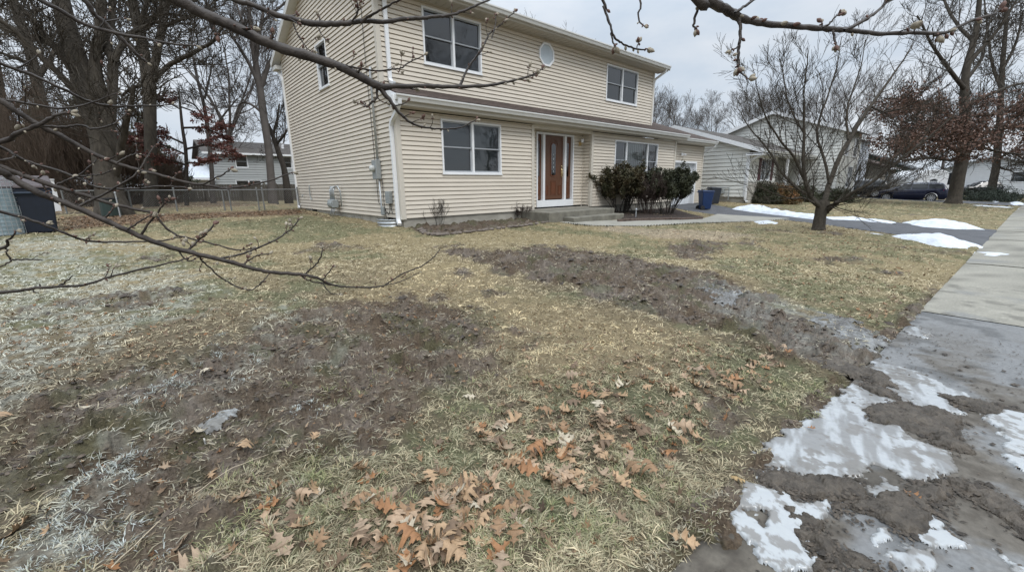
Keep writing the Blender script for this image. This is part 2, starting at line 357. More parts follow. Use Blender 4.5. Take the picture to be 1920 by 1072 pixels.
# ---- the ground sheet
ang = np.unique(np.concatenate([np.linspace(-math.pi, math.pi, 90), np.linspace(R(-22), R(112), 1150)]))
rad = np.concatenate([np.geomspace(.35, 30, 430), np.geomspace(31, 1500, 40)])
A, Rr = np.meshgrid(ang, rad); gx = (Rr*np.cos(A)).ravel(); gy = (Rr*np.sin(A)).ravel()
fl = fields(gx, gy); gzv = gz(gx, gy, fl)
far = np.hypot(gx, gy) > 60
gzv = np.where(far, np.minimum(gzv, G0(gx, gy)), gzv)
def mixc(a, b, t): return a*(1-t[:, None])+np.array(b)[None]*t[:, None]
def soilcol(x, y, fl):
    n = (fbm(x, y, 6, 4, 51)+.5)
    c = np.array([.085, .066, .040])[None]*(.7+.6*n)[:, None]  # soil base darkened to paint in the shade between grass blades
    c = mixc(c, (.20, .155, .085), .7*fl['straw']); c = mixc(c, (.25, .20, .105), .75*ss(3.5, 9, np.hypot(x, y))*(1-fl['mud'])); c = mixc(c, (.075, .085, .038), .75*fl['green'])
    c = mixc(c, (.080, .057, .037), np.clip(fl['mud']*1.15, 0, 1)); c = mixc(c, (.125, .10, .078), fl['mud']*ss(.5, .68, fbm(x, y, 5, 4, 55)+.5)*.8); c = mixc(c, (.062, .064, .028), fl['mud']*ss(.56, .68, fbm(x, y, 3.3, 4, 56)+.5)*.6); c = mixc(c, (.27, .275, .235), .65*fl['frost']*(1-.55*fl['mud'])*ss(.40, .6, fbm(x, y, 11, 4, 57)+.5))
    c = mixc(c, (.27, .215, .155), .6*fl['pale']); c = mixc(c, (.10, .052, .032), .75*fl['lit'])
    c = mixc(c, (.12, .12, .105), .5*fl['wet']*ss(.42, .6, fbm(x, y, 9, 4, 58)+.5))
    return c
gc = soilcol(gx, gy, fl); gc *= (.8+.4*(fbm(gx, gy, 14, 3, 52)+.5))[:, None]
gc = mixc(gc, (.09, .075, .055), ss(60, 90, np.hypot(gx, gy)))
na, nr = len(ang), len(rad)
I, J = np.meshgrid(np.arange(nr-1), np.arange(na-1), indexing='ij'); b0 = (I*na+J).ravel()
quads = np.stack([b0, b0+1, b0+na+1, b0+na], 1)[:, ::-1]
V = np.stack([gx, gy, gzv], 1)
gc = np.column_stack([gc, .95-.42*fl['mud']*ss(.42, .62, fbm(gx, gy, 2.5, 4, 59)+.5)-.35*fl['wet']])
V = np.vstack([V, [[0, 0, -1.53]]]); gc = np.vstack([gc, [[.1, .08, .05, .9]]])
capt = np.stack([np.arange(na-1), np.arange(1, na), np.full(na-1, len(V)-1)], 1)[:, ::-1]
npmesh('ground', V, capt, m_ground, cols=gc, quads=quads, smooth=True, kind='structure')

# ---- sheets over polygons, following the terrain
def sheet(name, poly, mat, dz, step, cols=None, amp=0, **props):
    poly = np.asarray(poly); x0, y0 = poly.min(0)-step; x1, y1 = poly.max(0)+step
    xs = np.arange(x0, x1, step); ys = np.arange(y0, y1, step); X, Y = np.meshgrid(xs, ys); d = pdist(poly, X, Y).reshape(X.shape)
    # pull outside points on the outline so the edge is clean
    Z = G0(X, Y)+dz+amp*fbm(X.ravel(), Y.ravel(), 1.2, 4, 61).reshape(X.shape)
    Z = np.where(d < 0, Z-.05*np.clip(-d/step, 0, 1), Z)
    k = d > -step*.9; I, J = np.nonzero(k[:-1, :-1] & k[1:, :-1] & k[:-1, 1:] & k[1:, 1:])
    n = X.shape[1]; b = I*n+J; q = np.stack([b, b+1, b+n+1, b+n], 1)
    used = np.unique(q); rm = np.zeros(X.size, int); rm[used] = np.arange(len(used))
    V = np.stack([X.ravel(), Y.ravel(), Z.ravel()], 1)[used]
    return npmesh(name, V, None, mat, quads=rm[q], smooth=True, kind='structure', **props)
sheet('driveway', P_DRV, m_asph, .004, .12)
sheet('front_walk', P_FWALK, m_walk, .022, .025)
sheet('neighbour_driveway', P_DRV2, m_asph, .004, .4)

# ---- public sidewalk: slabs with open joints
SA = math.atan(-.042)
m_slab = mat('sidewalk_concrete', (.36, .345, .305), .85, .16, 38, .5, 55, .35, attr=True)
def slabs():
    jx = [-4.2, -2.8, -1.3, .45, 1.98, 4.2, 6.78, 9.0, 11.5, 14.2, 16.6, 19.4, 22, 25, 28, 31, 34, 37, 40, 43, 46, 50, 54, 58, 62, 66, 70]
    V = []; Q = []; C = []
    for i in range(len(jx)-1):
        xa, xb = jx[i]+(.006 if jx[i] < 6 else .013), jx[i+1]-(.006 if jx[i] < 5 else .013)
        nx = max(3, int((xb-xa)/(.03 if xa < 9 else .3))); ny = 46 if xa < 9 else 6
        xs = np.linspace(xa, xb, nx); ys = np.linspace(0, -1.5, ny)
        X, Yv = np.meshgrid(xs, ys); sk = X-.05*Yv*0; Y = .66-.042*X+Yv
        Z = -1.5-.10*ss(28, 40, X)-.25*ss(38, 50, X)+.0035*fbm(X.ravel(), Y.ravel(), 3, 4, 77).reshape(X.shape)+random.uniform(-.004, .004)+random.uniform(-.003, .003)*(X-xa)
        ex = np.minimum(X-xa, xb-X); Z = Z-.012*(1-np.clip(ex/.012, 0, 1))-.010*(1-np.clip(-Yv/.02, 0, 1))
        wetn = ss(.36, .62, fbm(X.ravel(), Y.ravel(), 1.2, 4, 78)+.5+.22*(xa < 6.7)-.25*(xa > 6.7))
        base = np.array([.255, .243, .205]) if xa > 6.7 else np.array([.23, .225, .21])
        if -.9 < xa < 1.0: base = np.array([.19, .18, .15]); wetn = wetn*.5
        c = base[None]*(.8+.4*(fbm(X.ravel(), Y.ravel(), 9, 4, 79)+.5))[:, None]; c = mixc(c, (.15, .155, .16), .75*wetn)
        mf = ss(.44, .58, fbm(X.ravel(), Y.ravel(), 2.6, 6, 80, .62)+.5)*(xa < 6.6)*ss(7.0, 3.6, X.ravel())*(1 if xa > .4 else .35)
        c = mixc(c, (.105, .09, .07), .85*mf); c = mixc(c, (.07, .06, .048), .8*mf*ss(.5, .62, fbm(X.ravel(), Y.ravel(), 16, 4, 81)+.5))
        c = c*(1-.35*ss(.55, .7, fbm(X.ravel(), Y.ravel(), 5, 5, 82)+.5))[:, None]
        b = len(V) and sum(len(v) for v in V); n = nx
        I, J = np.meshgrid(np.arange(ny-1), np.arange(nx-1), indexing='ij'); q = (I*n+J).ravel()
        Q.append(np.stack([q, q+n, q+n+1, q+1], 1)+b); V.append(np.stack([X.ravel(), Y.ravel(), Z.ravel()], 1)); C.append(c)
    npmesh('sidewalk', np.vstack(V), None, m_slab, cols=np.vstack(C), quads=np.vstack(Q), smooth=True, kind='structure')
slabs()
# kerb and street, to the right of the frame
mb = MB()
def sy(x, o): return .66-.042*x-o
mb.hexa([(-60, sy(-60, 3.45), -1.8), (120, sy(120, 3.45), -1.8), (120, sy(120, 3.3), -1.8), (-60, sy(-60, 3.3), -1.8), (-60, sy(-60, 3.45), -1.49), (120, sy(120, 3.45), -1.49), (120, sy(120, 3.3), -1.49), (-60, sy(-60, 3.3), -1.49)])
mb.build('kerb', m_walk, kind='structure', bevel=.02)
mb = MB(); mb.face([(-60, sy(-60, 11), -1.63), (120, sy(120, 11), -1.63), (120, sy(120, 3.45), -1.63), (-60, sy(-60, 3.45), -1.63)]); mb.build('street', m_asph, kind='structure')

# ---- snow, ice and mud lying on the paving: closed height fields that sink into what is under them
def patch(name, poly, mat, h, step, edge, nsc, namp, seed, base, label, cat, group=None, holes=(), col=None, kind=None, rough=.3, sc2=6):
    poly = np.asarray(poly); x0, y0 = poly.min(0)-.12; x1, y1 = poly.max(0)+.12
    xs = np.arange(x0, x1, step); ys = np.arange(y0, y1, step); X, Y = np.meshgrid(xs, ys); x = X.ravel(); y = Y.ravel()
    d = pdist(poly, x, y)+namp*fbm(x, y, nsc, 5, seed, .6)
    for hp in holes: d = np.minimum(d, -pdist(hp, x, y)+namp*fbm(x, y, nsc*1.3, 5, seed+3, .6))
    t = np.clip(d/edge, -1, 1); prof = np.where(t > 0, 1-(1-t)**2.2, t*2.5)
    hh = h*prof*(1+rough*2*fbm(x, y, sc2, 4, seed+7)) + .12*h*fbm(x, y, sc2*5, 3, seed+9)*(t > 0)
    Z = base(x, y)+np.maximum(hh, -.02)
    k = (d > -step*2.2).reshape(X.shape); I, J = np.nonzero(k[:-1, :-1] & k[1:, :-1] & k[:-1, 1:] & k[1:, 1:])
    if len(I) == 0: return None
    n = X.shape[1]; b = I*n+J; q = np.stack([b, b+1, b+n+1, b+n], 1); used = np.unique(q); rm = np.zeros(X.size, int); rm[used] = np.arange(len(used))
    V = np.stack([x, y, Z], 1)[used]; c = col(x, y, t)[used] if col else None
    return npmesh(name, V, None, mat, quads=rm[q], smooth=True, cols=c, label=label, cat=cat, group=group, kind=kind)
flat = lambda x, y: np.full(np.shape(x), -1.5)
m_ice = mat('clouded_ice', (.6, .63, .66), .16, .0, 12, .35, 25, .6, attr=True, trans=.25, rvar=0, bdist=.008)
m_mud = mat('wet_dark_mud', (.05, .042, .033), .5, .3, 30, .9, 60, .35, attr=True, bdist=.015)
def icecol(x, y, t):
    n = fbm(x, y, 4, 5, 91)+.5; n2 = fbm(x*.45+y*.2, y*2.2-x*.6, 9, 5, 92)+.5
    c = mixc(np.tile([.20, .20, .195], (len(x), 1)), (.35, .365, .372), ss(.42, .60, n*.35+n2*.65)); c = mixc(c, (.15, .14, .125), .85*ss(.53, .62, fbm(x, y, 9, 5, 93, .65)+.5)); return mixc(c, (.14, .13, .115), .7*(1-ss(0, .45, t)))
def whitecol(x, y, t): return mixc(np.tile([.365, .38, .385], (len(x), 1)), (.17, .16, .145), .85*ss(.50, .60, fbm(x, y, 16, 5, 95, .65)+.5))
def mudcol(x, y, t):
    n = fbm(x, y, 14, 4, 96)+.5; return np.array([.068, .056, .043])[None]*(.45+1.1*n)[:, None]
ice = [
 ('broad sheet of clouded ice spread over the middle of the sidewalk slab', [(1395,852),(1500,790),(1600,720),(1625,690),(1700,700),(1760,735),(1800,770),(1740,790),(1670,790),(1700,815),(1780,850),(1795,885),(1700,900),(1640,870),(1590,905),(1520,895),(1480,875),(1440,880)], [[(1640,760),(1700,752),(1760,775),(1740,790),(1660,790)], [(1590,700),(1640,715),(1690,745),(1640,740),(1600,720)]]),
 ('crusty white snow patch with a hole, nearest to the grass edge', [(1365,940),(1400,905),(1455,925),(1510,950),(1550,945),(1555,970),(1530,985),(1505,1000),(1520,1040),(1510,1066),(1460,1066),(1420,1030),(1395,1000),(1362,985)], [[(1400,960),(1430,958),(1450,990),(1432,996),(1405,978)]]),
 ('small white ice tongue beside the soil at the grass corner', [(1415,885),(1440,862),(1460,868),(1450,885),(1425,892)], []),
 ('thin ice sliver on the far wet slab by the lawn', [(1695,618),(1720,612),(1745,625),(1735,635),(1705,628)], []),
 ('long ice streak along the lawn edge below the muddy strip', [(1640,680),(1680,685),(1760,715),(1820,742),(1800,748),(1740,730),(1670,705),(1635,695)], []),
 ('white ice tongue reaching in from the right edge of the sidewalk', [(1848,778),(1880,768),(1935,775),(1940,880),(1900,885),(1882,850),(1890,825),(1868,800)], []),
 ('triangular white ice wedge in the lower right of the sidewalk', [(1745,960),(1765,985),(1802,1018),(1795,1030),(1760,1028),(1722,1010),(1740,990)], []),
 ('small curled white ice scrap on the muddy slab', [(1625,1000),(1655,995),(1672,1010),(1650,1012),(1640,1028),(1628,1018)], []),
 ('thin grey ice film at the bottom of the sidewalk', [(1660,1040),(1700,1020),(1745,1030),(1740,1066),(1690,1066),(1680,1050)], []),
 ('white ice crust in the bottom right corner', [(1890,1045),(1925,1060),(1945,1090),(1900,1090)], []),
 ('ragged ice fringe at the lower edge of the broad sheet', [(1610,905),(1660,900),(1690,925),(1680,945),(1640,935),(1615,925)], []),
]
for i, (lab, pts, holes) in enumerate(ice):
    patch('ice_patch', polyw(pts), m_ice, .010 if i != 1 else .016, .006, .022, 13, .15, 100+i*7, flat, lab, 'ice', 'ice on the sidewalk', [polyw(h) for h in holes], whitecol if i in (1, 2, 5, 6, 7, 9) else icecol)
# frozen puddles in the lawn mud
gzf = lambda x, y: G0(x, y)+.05*fbm(x, y, .5, 3, 31)
for lab, pts in (('frozen puddle film in the mud near the middle of the lawn', [(1320,540),(1350,532),(1395,552),(1385,572),(1340,565)]),
                 ('wet ice film between muddy grass and the sidewalk', [(1540,590),(1600,600),(1660,635),(1650,660),(1590,640),(1540,615)]),
                 ('small white ice crust on bare mud at left', [(372,812),(392,776),(432,768),(436,786),(412,798),(388,822)])):
    patch('ice_patch', polyw(pts), m_ice, .008, .008, .05, 11, .30 if 'white' in lab else .46, hash(lab) % 97 if False else len(lab)*3, lambda x, y: gz(x, y)*.5+gzf(x, y)*.5+.002, lab, 'ice', 'frozen puddles in the lawn', (), lambda x, y, t: icecol(x, y, t)*(np.array([.95, .95, .93]) if 'white' in lab else np.array([.50, .485, .46])))
# mud on the paving
mudp = [[(1408,885),(1440,870),(1500,895),(1560,900),(1610,905),(1625,930),(1590,945),(1540,940),(1500,940),(1450,925),(1415,905)],
 [(1620,770),(1660,752),(1740,765),(1780,775),(1800,800),(1790,830),(1740,815),(1690,800),(1650,800),(1610,790)],
 [(1640,722),(1690,745),(1690,755),(1650,745),(1605,722)], [(1740,735),(1820,750),(1900,770),(1870,775),(1800,765)],
 [(1690,925),(1760,900),(1790,905),(1760,950),(1740,1000),(1700,1000),(1640,970),(1610,965),(1560,960),(1620,935)],
 [(1780,905),(1850,915),(1925,955),(1930,1000),(1880,970),(1820,930)], [(1500,960),(1540,985),(1530,1000),(1600,1040),(1640,1066),(1540,1066),(1515,1020),(1500,990)],
 [(1460,945),(1500,955),(1490,975),(1460,960)], [(1560,665),(1620,690),(1660,705),(1690,735),(1650,725),(1600,705),(1540,690),(1500,670)], [(1740,800),(1790,820),(1820,850),(1800,850),(1760,830)]]
for i, pts in enumerate(mudp):
    patch('mud', polyw(pts), m_mud, .030, .007, .06, 9, .17, 200+i*5, flat, 'dark crumbly mud smeared over the icy sidewalk', 'mud', None, (), mudcol, kind='stuff', rough=.9, sc2=16)
# snow banks
def snow(pts, h, label, step=.05, amp=.3, poly=None):
    h *= .52
    P = polyw(pts) if poly is None else poly
    patch('snow_bank', P, m_snow, h, step, .45, 1.6, amp, int(len(label)*5), lambda x, y: G0(x, y)-.01, label, 'snow', 'old snow banks along the driveway', rough=.9, sc2=2.6)
snow([(1368,392),(1400,386),(1430,388),(1475,400),(1530,405),(1528,412),(1460,404),(1400,397)], .24, 'white snow bank on the far driveway edge, left of the small tree')
snow([(1546,407),(1600,408),(1680,417),(1676,421),(1610,414),(1548,412)], .13, 'thin snow strip behind the trunk of the small tree')
snow([(1690,417),(1760,415),(1800,421),(1848,431),(1790,430),(1730,426)], .22, 'snow bank on the far side where the driveway meets the sidewalk')
snow([(1412,415),(1440,412),(1464,417),(1445,421),(1420,419)], .10, 'small snow remnant on the near edge of the driveway')
snow([(1665,443),(1725,441),(1780,445),(1838,461),(1815,467),(1770,465),(1720,454)], .20, 'long snow bank on the near side of the driveway by the sidewalk')
snow([(1620,434),(1662,440),(1658,442),(1620,438)], .05, 'narrow snow sliver at the lawn edge beside the driveway', .03, .05)
snow([(1825,471),(1880,472),(1910,478),(1870,482),(1835,478)], .06, 'melting snow heap lying on the sidewalk', .04, .12)
snow([(1862,375),(1868,373),(1873,379),(1864,380)], .25, 'round snow lump on the grass by the second driveway', .1, .2)
snow([(1893,380),(1912,379),(1922,383),(1900,385)], .2, 'low snow heap on the far verge beside the sidewalk', .1, .3)
snow([(1825,384),(1905,389),(1905,391),(1825,386)], .06, 'thin straight snow strip beyond the large oak', .15, .2)
# ------------------------------------------------------------------ house
def siding(mb, O, U, Nn, length, z0, z1, ops=(), H=.114, urange=None, lip=.020):
    prof = []; z = z0
    g_ = .024 if H < .13 else .032
    while z < z1:
        prof += [(z, lip), (z+H-g_, .003), (z+H-g_+.004, -.030), (z+H, -.030)]; z += H
    cuts = sorted(set([0, length]+[c for o in ops for c in o[:2] if 0 < c < length]))
    O = Vector(O); U = Vector(U); Nn = Vector(Nn)
    def P(u, z, o): q = O+U*u+Nn*o; return (q.x, q.y, z)
    for a, b in zip(cuts, cuts[1:]):
        mid = (a+b)/2; blk = [(o[2], o[3]) for o in ops if o[0] < mid < o[1]]
        for (za, oa), (zb, ob) in zip(prof, prof[1:]):
            segs = [(za, zb)] if zb > za else [(za, zb)]
            if za >= z1-1e-6: continue
            zt = min(zb, z1)
            if any(l <= (za+zb)/2 <= h for l, h in blk):
                # keep only parts outside
                ok = []
                for l, h in blk:
                    if za < l < zb: ok.append((za, l))
                    if za < h < zb: ok.append((h, zt))
                if not ok: continue
                segs = ok
            else:
                segs = [(za, zt)]
                for l, h in blk:
                    if za < l < zt: segs = [(za, l)]
                    elif za < h < zt: segs = [(h, zt)]
            for s, e in segs:
                f = (lambda q: oa if zb == za else oa+(ob-oa)*(q-za)/(zb-za))
                ua, ub = a, b
                if urange:
                    r0, r1 = urange((s+e)/2); ua, ub = max(a, r0), min(b, r1)
                    if ub <= ua: continue
                if zb == za: mb.face([P(ua, za, oa), P(ub, za, oa), P(ub, za, ob), P(ua, za, ob)])
                else: mb.face([P(ua, s, f(s)), P(ub, s, f(s)), P(ub, e, f(e)), P(ua, e, f(e))])
class Fr:
    """local frame of a wall: u along the wall, n outward, z up"""
    def __init__(s, O, U, Nn): s.O = Vector(O); s.U = Vector(U); s.N = Vector(Nn)
    def p(s, u, n, z): q = s.O+s.U*u+s.N*n; return (q.x, q.y, z)
    def box(s, mb, u0, u1, n0, n1, z0, z1):
        mb.hexa([s.p(u0, n1, z0), s.p(u1, n1, z0), s.p(u1, n0, z0), s.p(u0, n0, z0), s.p(u0, n1, z1), s.p(u1, n1, z1), s.p(u1, n0, z1), s.p(u0, n0, z1)])
    def frame(s, mb, u0, u1, z0, z1, w, n0, n1):
        s.box(mb, u0, u1, n0, n1, z0, z0+w); s.box(mb, u0, u1, n0, n1, z1-w, z1)
        s.box(mb, u0, u0+w, n0, n1, z0+w, z1-w); s.box(mb, u1-w, u1, n0, n1, z0+w, z1-w)
def sash_window(fr, par, u0, u1, z0, z1, units, back, wf=.05, split=.5, kinds=None, sill=True, grid=False):
    """frame -> sash, pane, blind. units: fractions of the width"""
    m = MB(); fr.frame(m, u0, u1, z0, z1, wf, -.09, .035)
    fr.box(m, u0-.02, u1+.02, 0, .05, z0-.03, z0-.001)
    iu0, iu1 = u0+wf, u1-wf; tot = iu1-iu0; edges = [iu0]
    for q in units[:-1]: edges.append(edges[-1]+q*tot)
    edges.append(iu1)
    for e in edges[1:-1]: fr.box(m, e-.032, e+.032, -.09, .030, z0+wf, z1-wf)
    win = m.build('window', m_white, par, bevel=.004)
    for i in range(len(units)):
        a = edges[i]+(.032 if i else 0); b = edges[i+1]-(.032 if i < len(units)-1 else 0)
        za, zb = z0+wf, z1-wf; kind = (kinds or ['dh']*len(units))[i]
        if kind == 'dh':
            zm = za+(zb-za)*split
            m = MB(); fr.frame(m, a, b, za, zm+.02, .035, -.075, -.035); fr.frame(m, a, b, zm-.02, zb, .035, -.045, .006); m.build('sash', m_sash, win, bevel=.003)
            m = MB(); 
            m.face([fr.p(a+.03, -.055, za+.03), fr.p(b-.03, -.055, za+.03), fr.p(b-.03, -.055, zm), fr.p(a+.03, -.055, zm)])
            m.face([fr.p(a+.03, -.022, zm), fr.p(b-.03, -.022, zm), fr.p(b-.03, -.022, zb-.03), fr.p(a+.03, -.022, zb-.03)]); m.build('pane', m_glass, win)
        else:
            m = MB(); m.face([fr.p(a, -.03, za), fr.p(b, -.03, za), fr.p(b, -.03, zb), fr.p(a, -.03, zb)]); m.build('pane', m_glass, win)
        if grid:
            m = MB(); c = (a+b)/2; fr.box(m, c-.012, c+.012, -.03, .012, za, zb); zz = za+(zb-za)*.5; fr.box(m, a, c-.012, -.03, .012, zz-.012, zz+.012); fr.box(m, c+.012, b, -.03, .012, zz-.012, zz+.012); m.build('muntin', m_white, win)
        bk = back[i] if isinstance(back, (list, tuple)) else back
        if bk == 'vert':
            m = MB(); n = 11
            for k in range(n):
                c = a+(b-a)*(k+.5)/n; hw = (b-a)/n*.62
                m.face([fr.p(c-hw, -.16, za-.02), fr.p(c+hw, -.19, za-.02), fr.p(c+hw, -.19, zb), fr.p(c-hw, -.16, zb)])
            m.build('vertical_blind', m_vblind, win)
        elif bk is not None:
            m = MB(); fr.box(m, a-.02, b+.02, -.15, -.13, za-.02, zb+.02); m.build('blind' if bk is m_blind else ('screen' if bk is m_screen else 'curtain'), bk, win)
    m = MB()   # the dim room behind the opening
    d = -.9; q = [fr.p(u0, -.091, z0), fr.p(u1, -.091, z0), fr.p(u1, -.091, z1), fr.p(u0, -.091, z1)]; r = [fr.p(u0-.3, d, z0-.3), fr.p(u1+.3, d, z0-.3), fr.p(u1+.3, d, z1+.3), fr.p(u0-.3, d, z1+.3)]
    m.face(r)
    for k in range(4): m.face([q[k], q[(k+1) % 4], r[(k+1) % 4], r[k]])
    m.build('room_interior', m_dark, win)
    return win
def gutter(par, x0, x1, y, zt, name='gutter'):
    """K profile gutter along X with its lip"""
    m = MB(); pr = [(0, 0), (0, -.125), (-.075, -.125), (-.085, -.10), (-.10, -.06), (-.125, -.035), (-.125, 0), (-.118, 0), (-.112, -.02), (-.01, -.02), (-.01, 0)]
    m.prism(pr, lambda a, b, t: (t, y+a, zt+b), x0, x1); return m.build(name, m_gutter, par)
def downspout(par, pts, w=.045, name='downspout', d=.032, mat=None):
    m = MB(); P = [Vector(p) for p in pts]
    m.tube(P, [w*1.0]*len(P), 4); o = m.build(name, mat or m_white, par); return o
def rect_tube(m, pts, hx, hy):
    """vertical-ish rectangular pipe"""
    P = [Vector(p) for p in pts]; v = []
    for i, p in enumerate(P):
        t = (P[min(i+1, len(P)-1)]-P[max(i-1, 0)]).normalized()
        a = Vector((1, 0, 0)); a = (a-t*a.dot(t)); a = a.normalized() if a.length > .2 else Vector((0, 0, 1)); b = t.cross(a).normalized()
        v += [p+a*hx+b*hy, p-a*hx+b*hy, p-a*hx-b*hy, p+a*hx-b*hy]
    f = [(i*4+k, i*4+(k+1) % 4, (i+1)*4+(k+1) % 4, (i+1)*4+k) for i in range(len(P)-1) for k in range(4)]+[(3, 2, 1, 0), tuple(range(4*len(P)-4, 4*len(P)))]
    m.add(v, f)

HX0, HX1, HXU, YF, YU, YB = 4.98, 18.68, 17.65, 10.02, 10.72, 19.5
ZS = -.79
H = thing('house', 'beige two-storey house with cream vinyl siding and a brown front door', 'house', (HX0, YF, -1.0))
front = Fr((HX0, YF, 0), (1, 0, 0), (0, -1, 0)); upper = Fr((HX0, YU, 0), (1, 0, 0), (0, -1, 0)); side = Fr((HX0, YB, 0), (0, -1, 0), (-1, 0, 0))
EX0, EX1, YE = 9.66, 12.62, 10.44
# windows first (their openings)
w1 = (6.24-HX0, 8.31-HX0, .345, 1.75); w3 = (14.02-HX0, 17.14-HX0, .20, 1.665)
u1 = (6.26-HX0, 8.20-HX0, 3.22, 4.60); u2 = (14.25-HX0, 16.40-HX0, 3.22, 4.52)
sw = (YB-15.30, YB-14.32, 3.14, 4.46)
m = MB(); siding(m, front.O, front.U, front.N, EX0-HX0, ZS, 1.86, [w1]); m.build('wall', m_siding, H)
m = MB(); fr2 = Fr((EX1, YF, 0), (1, 0, 0), (0, -1, 0)); siding(m, fr2.O, fr2.U, fr2.N, HX1-EX1, ZS, 1.86, [(w3[0]+HX0-EX1, w3[1]+HX0-EX1, w3[2], w3[3])]); m.build('wall', m_siding, H)
dfx0, dfx1, dz0, dz1 = 10.19, 12.09, -.74, 1.74
m = MB(); siding(m, (EX0, YE, 0), (1, 0, 0), (0, -1, 0), EX1-EX0, ZS+.06, 1.92, [(dfx0-EX0, dfx1-EX0, dz0, dz1)])
siding(m, (EX1, YF, 0), (0, 1, 0), (-1, 0, 0), YE-YF, ZS+.06, 1.92); siding(m, (EX0, YE, 0), (0, -1, 0), (1, 0, 0), YE-YF, ZS+.06, 1.92)
m.build('entry_wall', m_siding, H)
m = MB(); siding(m, upper.O, upper.U, upper.N, HXU-HX0, 2.40, 4.80, [u1, u2]); m.build('upper_wall', m_siding, H)
RS = .385; ZE = 4.87; YR = 15.11; ZR = ZE+RS*(YR-10.15)
def gab(z):
    if z < 4.75: return (0, YB-YF if z < 2.0 else (YB-YF-(z-2.0)*1.2 if z < 2.56 else YB-YU))
    h = (z-ZE)/RS; return (max(0, (h-(19.95-YB)) if h > 0 else 0)+0.0, YB-(10.15+max(0, h)))
def gabr(z):
    a, b = gab(z)
    if z >= 4.75: a = YB-(2*YR-10.15-max(0, (z-ZE)/RS)); a = max(0, a); b = min(YB-YU, b)
    return a, b
m = MB(); siding(m, side.O, side.U, side.N, YB-YF, ZS, ZR, [sw], urange=gabr); m.build('side_wall', m_siding, H)
m = MB(); siding(m, (HXU, YU, 0), (0, 1, 0), (1, 0, 0), YB-YU, 2.2, 4.8); siding(m, (HX1, YF, 0), (0, 1, 0), (1, 0, 0), 6, ZS, 1.9); siding(m, (HX0, YB, 0), (1, 0, 0), (0, 1, 0), HXU-HX0, ZS, 4.8); m.build('far_wall', m_siding, H)
# inner solid backing keeps light out
m = MB(); m.box(HX0+1.4, HX1-.2, YF+1.6, YB-.2, -1.2, 2.3); m.box(HX0+1.4, HXU-.2, YU+1.4, YB-.2, 2.3, 4.6); m.build('inner_structure', m_dark, H)
# corner boards
def ctrim(x, y, z0, z1, sx, w=.09, d=.09):
    m = MB(); q = [(-.03*sx, -.03), (w*sx, -.03), (w*sx, 0), (0, 0), (0, d), (-.03*sx, d)]
    if sx < 0: q = q[::-1]
    m.prism(q, lambda a, b, t: (x+a, y+b, t), z0, z1); m.build('corner_trim', m_trimc, H, bevel=.004)
ctrim(HX0, YF, ZS-.03, 1.87, 1); ctrim(HX0, YU, 2.45, 4.78, 1); ctrim(HX1, YF, ZS-.03, 1.87, -1); ctrim(HXU, YU, 2.45, 4.78, -1)
ctrim(EX0, YF, ZS-.03, 1.86, -1, .09, .07); ctrim(EX1, YF, ZS, 1.86, 1, .09, .07)
m = MB(); m.box(EX1-.028, EX1-.002, YE-.028, YE-.002, ZS, 1.9); m.build('corner_trim', m_trimc, H)
m = MB(); m.box(HX0-.03, HX0, YB-.09, YB+.03, ZS-.03, 4.8); m.build('corner_trim', m_trimc, H)
# foundation, with the little basement openings on the side
m = MB(); m.box(HX0+.03, HX1-.03, YF+.03, YF+.25, -1.4, ZS+.01); m.box(HX0+.03, HX0+.25, YF+.25, 10.35, -1.4, ZS+.01); m.box(HX0+.03, HX0+.25, 11.0, 17.3, -1.4, ZS+.01); m.box(HX0+.03, HX0+.25, 17.95, YB, -1.4, ZS+.01)
m.box(HX0+.12, HX0+.2, 10.35, 11.0, -1.4, ZS+.01)
m.build('foundation', m_found, H)
m = MB(); m.box(HX0+.1, HX0+.2, 17.3, 17.95, -1.2, ZS); m.build('basement_window', m_dark, H)
m = MB(); m.box(HX0+.06, HX0+.118, 10.37, 10.98, -1.25, ZS); o = m.build('basement_window', m_dark, H)
m = MB(); m.box(HX0+.045, HX0+.058, 10.64, 10.66, -1.2, ZS); m.build('frame', m_meter, o)
m = MB()   # seams of the formwork
for k in range(12):
    y = 11.6+k*.62
    if y < 17.2: m.box(HX0+.022, HX0+.03, y-.02, y+.02, -1.2, ZS)
m.build('foundation_seam', m_found, H)
# windows
sash_window(front, H, *w1, [.5, .5], m_blind)
sash_window(upper, H, *u1, [.5, .5], m_screen)
sash_window(upper, H, *u2, [.5, .5], m_screen)
sash_window(side, H, *sw, [1], m_screen)
sash_window(front, H, *w3, [.245, .51, .245], [m_curt, 'vert', m_curt], kinds=['dh', 'fix', 'dh'], split=.5)
# octagonal window
cx, cz, ro = 10.93-HX0, 4.24, .35
def oct_(r): return [(cx+r*math.cos(R(22.5+45*k))/math.cos(R(22.5)), cz+r*math.sin(R(22.5+45*k))/math.cos(R(22.5))) for k in range(8)]
a, b = oct_(ro), oct_(ro-.06); m = MB()
for k in range(8):
    j = (k+1) % 8; m.hexa([upper.p(a[k][0], 0, a[k][1]), upper.p(a[j][0], 0, a[j][1]), upper.p(b[j][0], 0, b[j][1]), upper.p(b[k][0], 0, b[k][1]), upper.p(a[k][0], .05, a[k][1]), upper.p(a[j][0], .05, a[j][1]), upper.p(b[j][0], .04, b[j][1]), upper.p(b[k][0], .04, b[k][1])])
ow = m.build('octagonal_window', m_white, H)
m = MB(); m.face([upper.p(u, .026, z) for u, z in b]); m.build('pane', mat('frosted_pane', (.42, .47, .50), .12, .1, 4, spec=.6), ow)
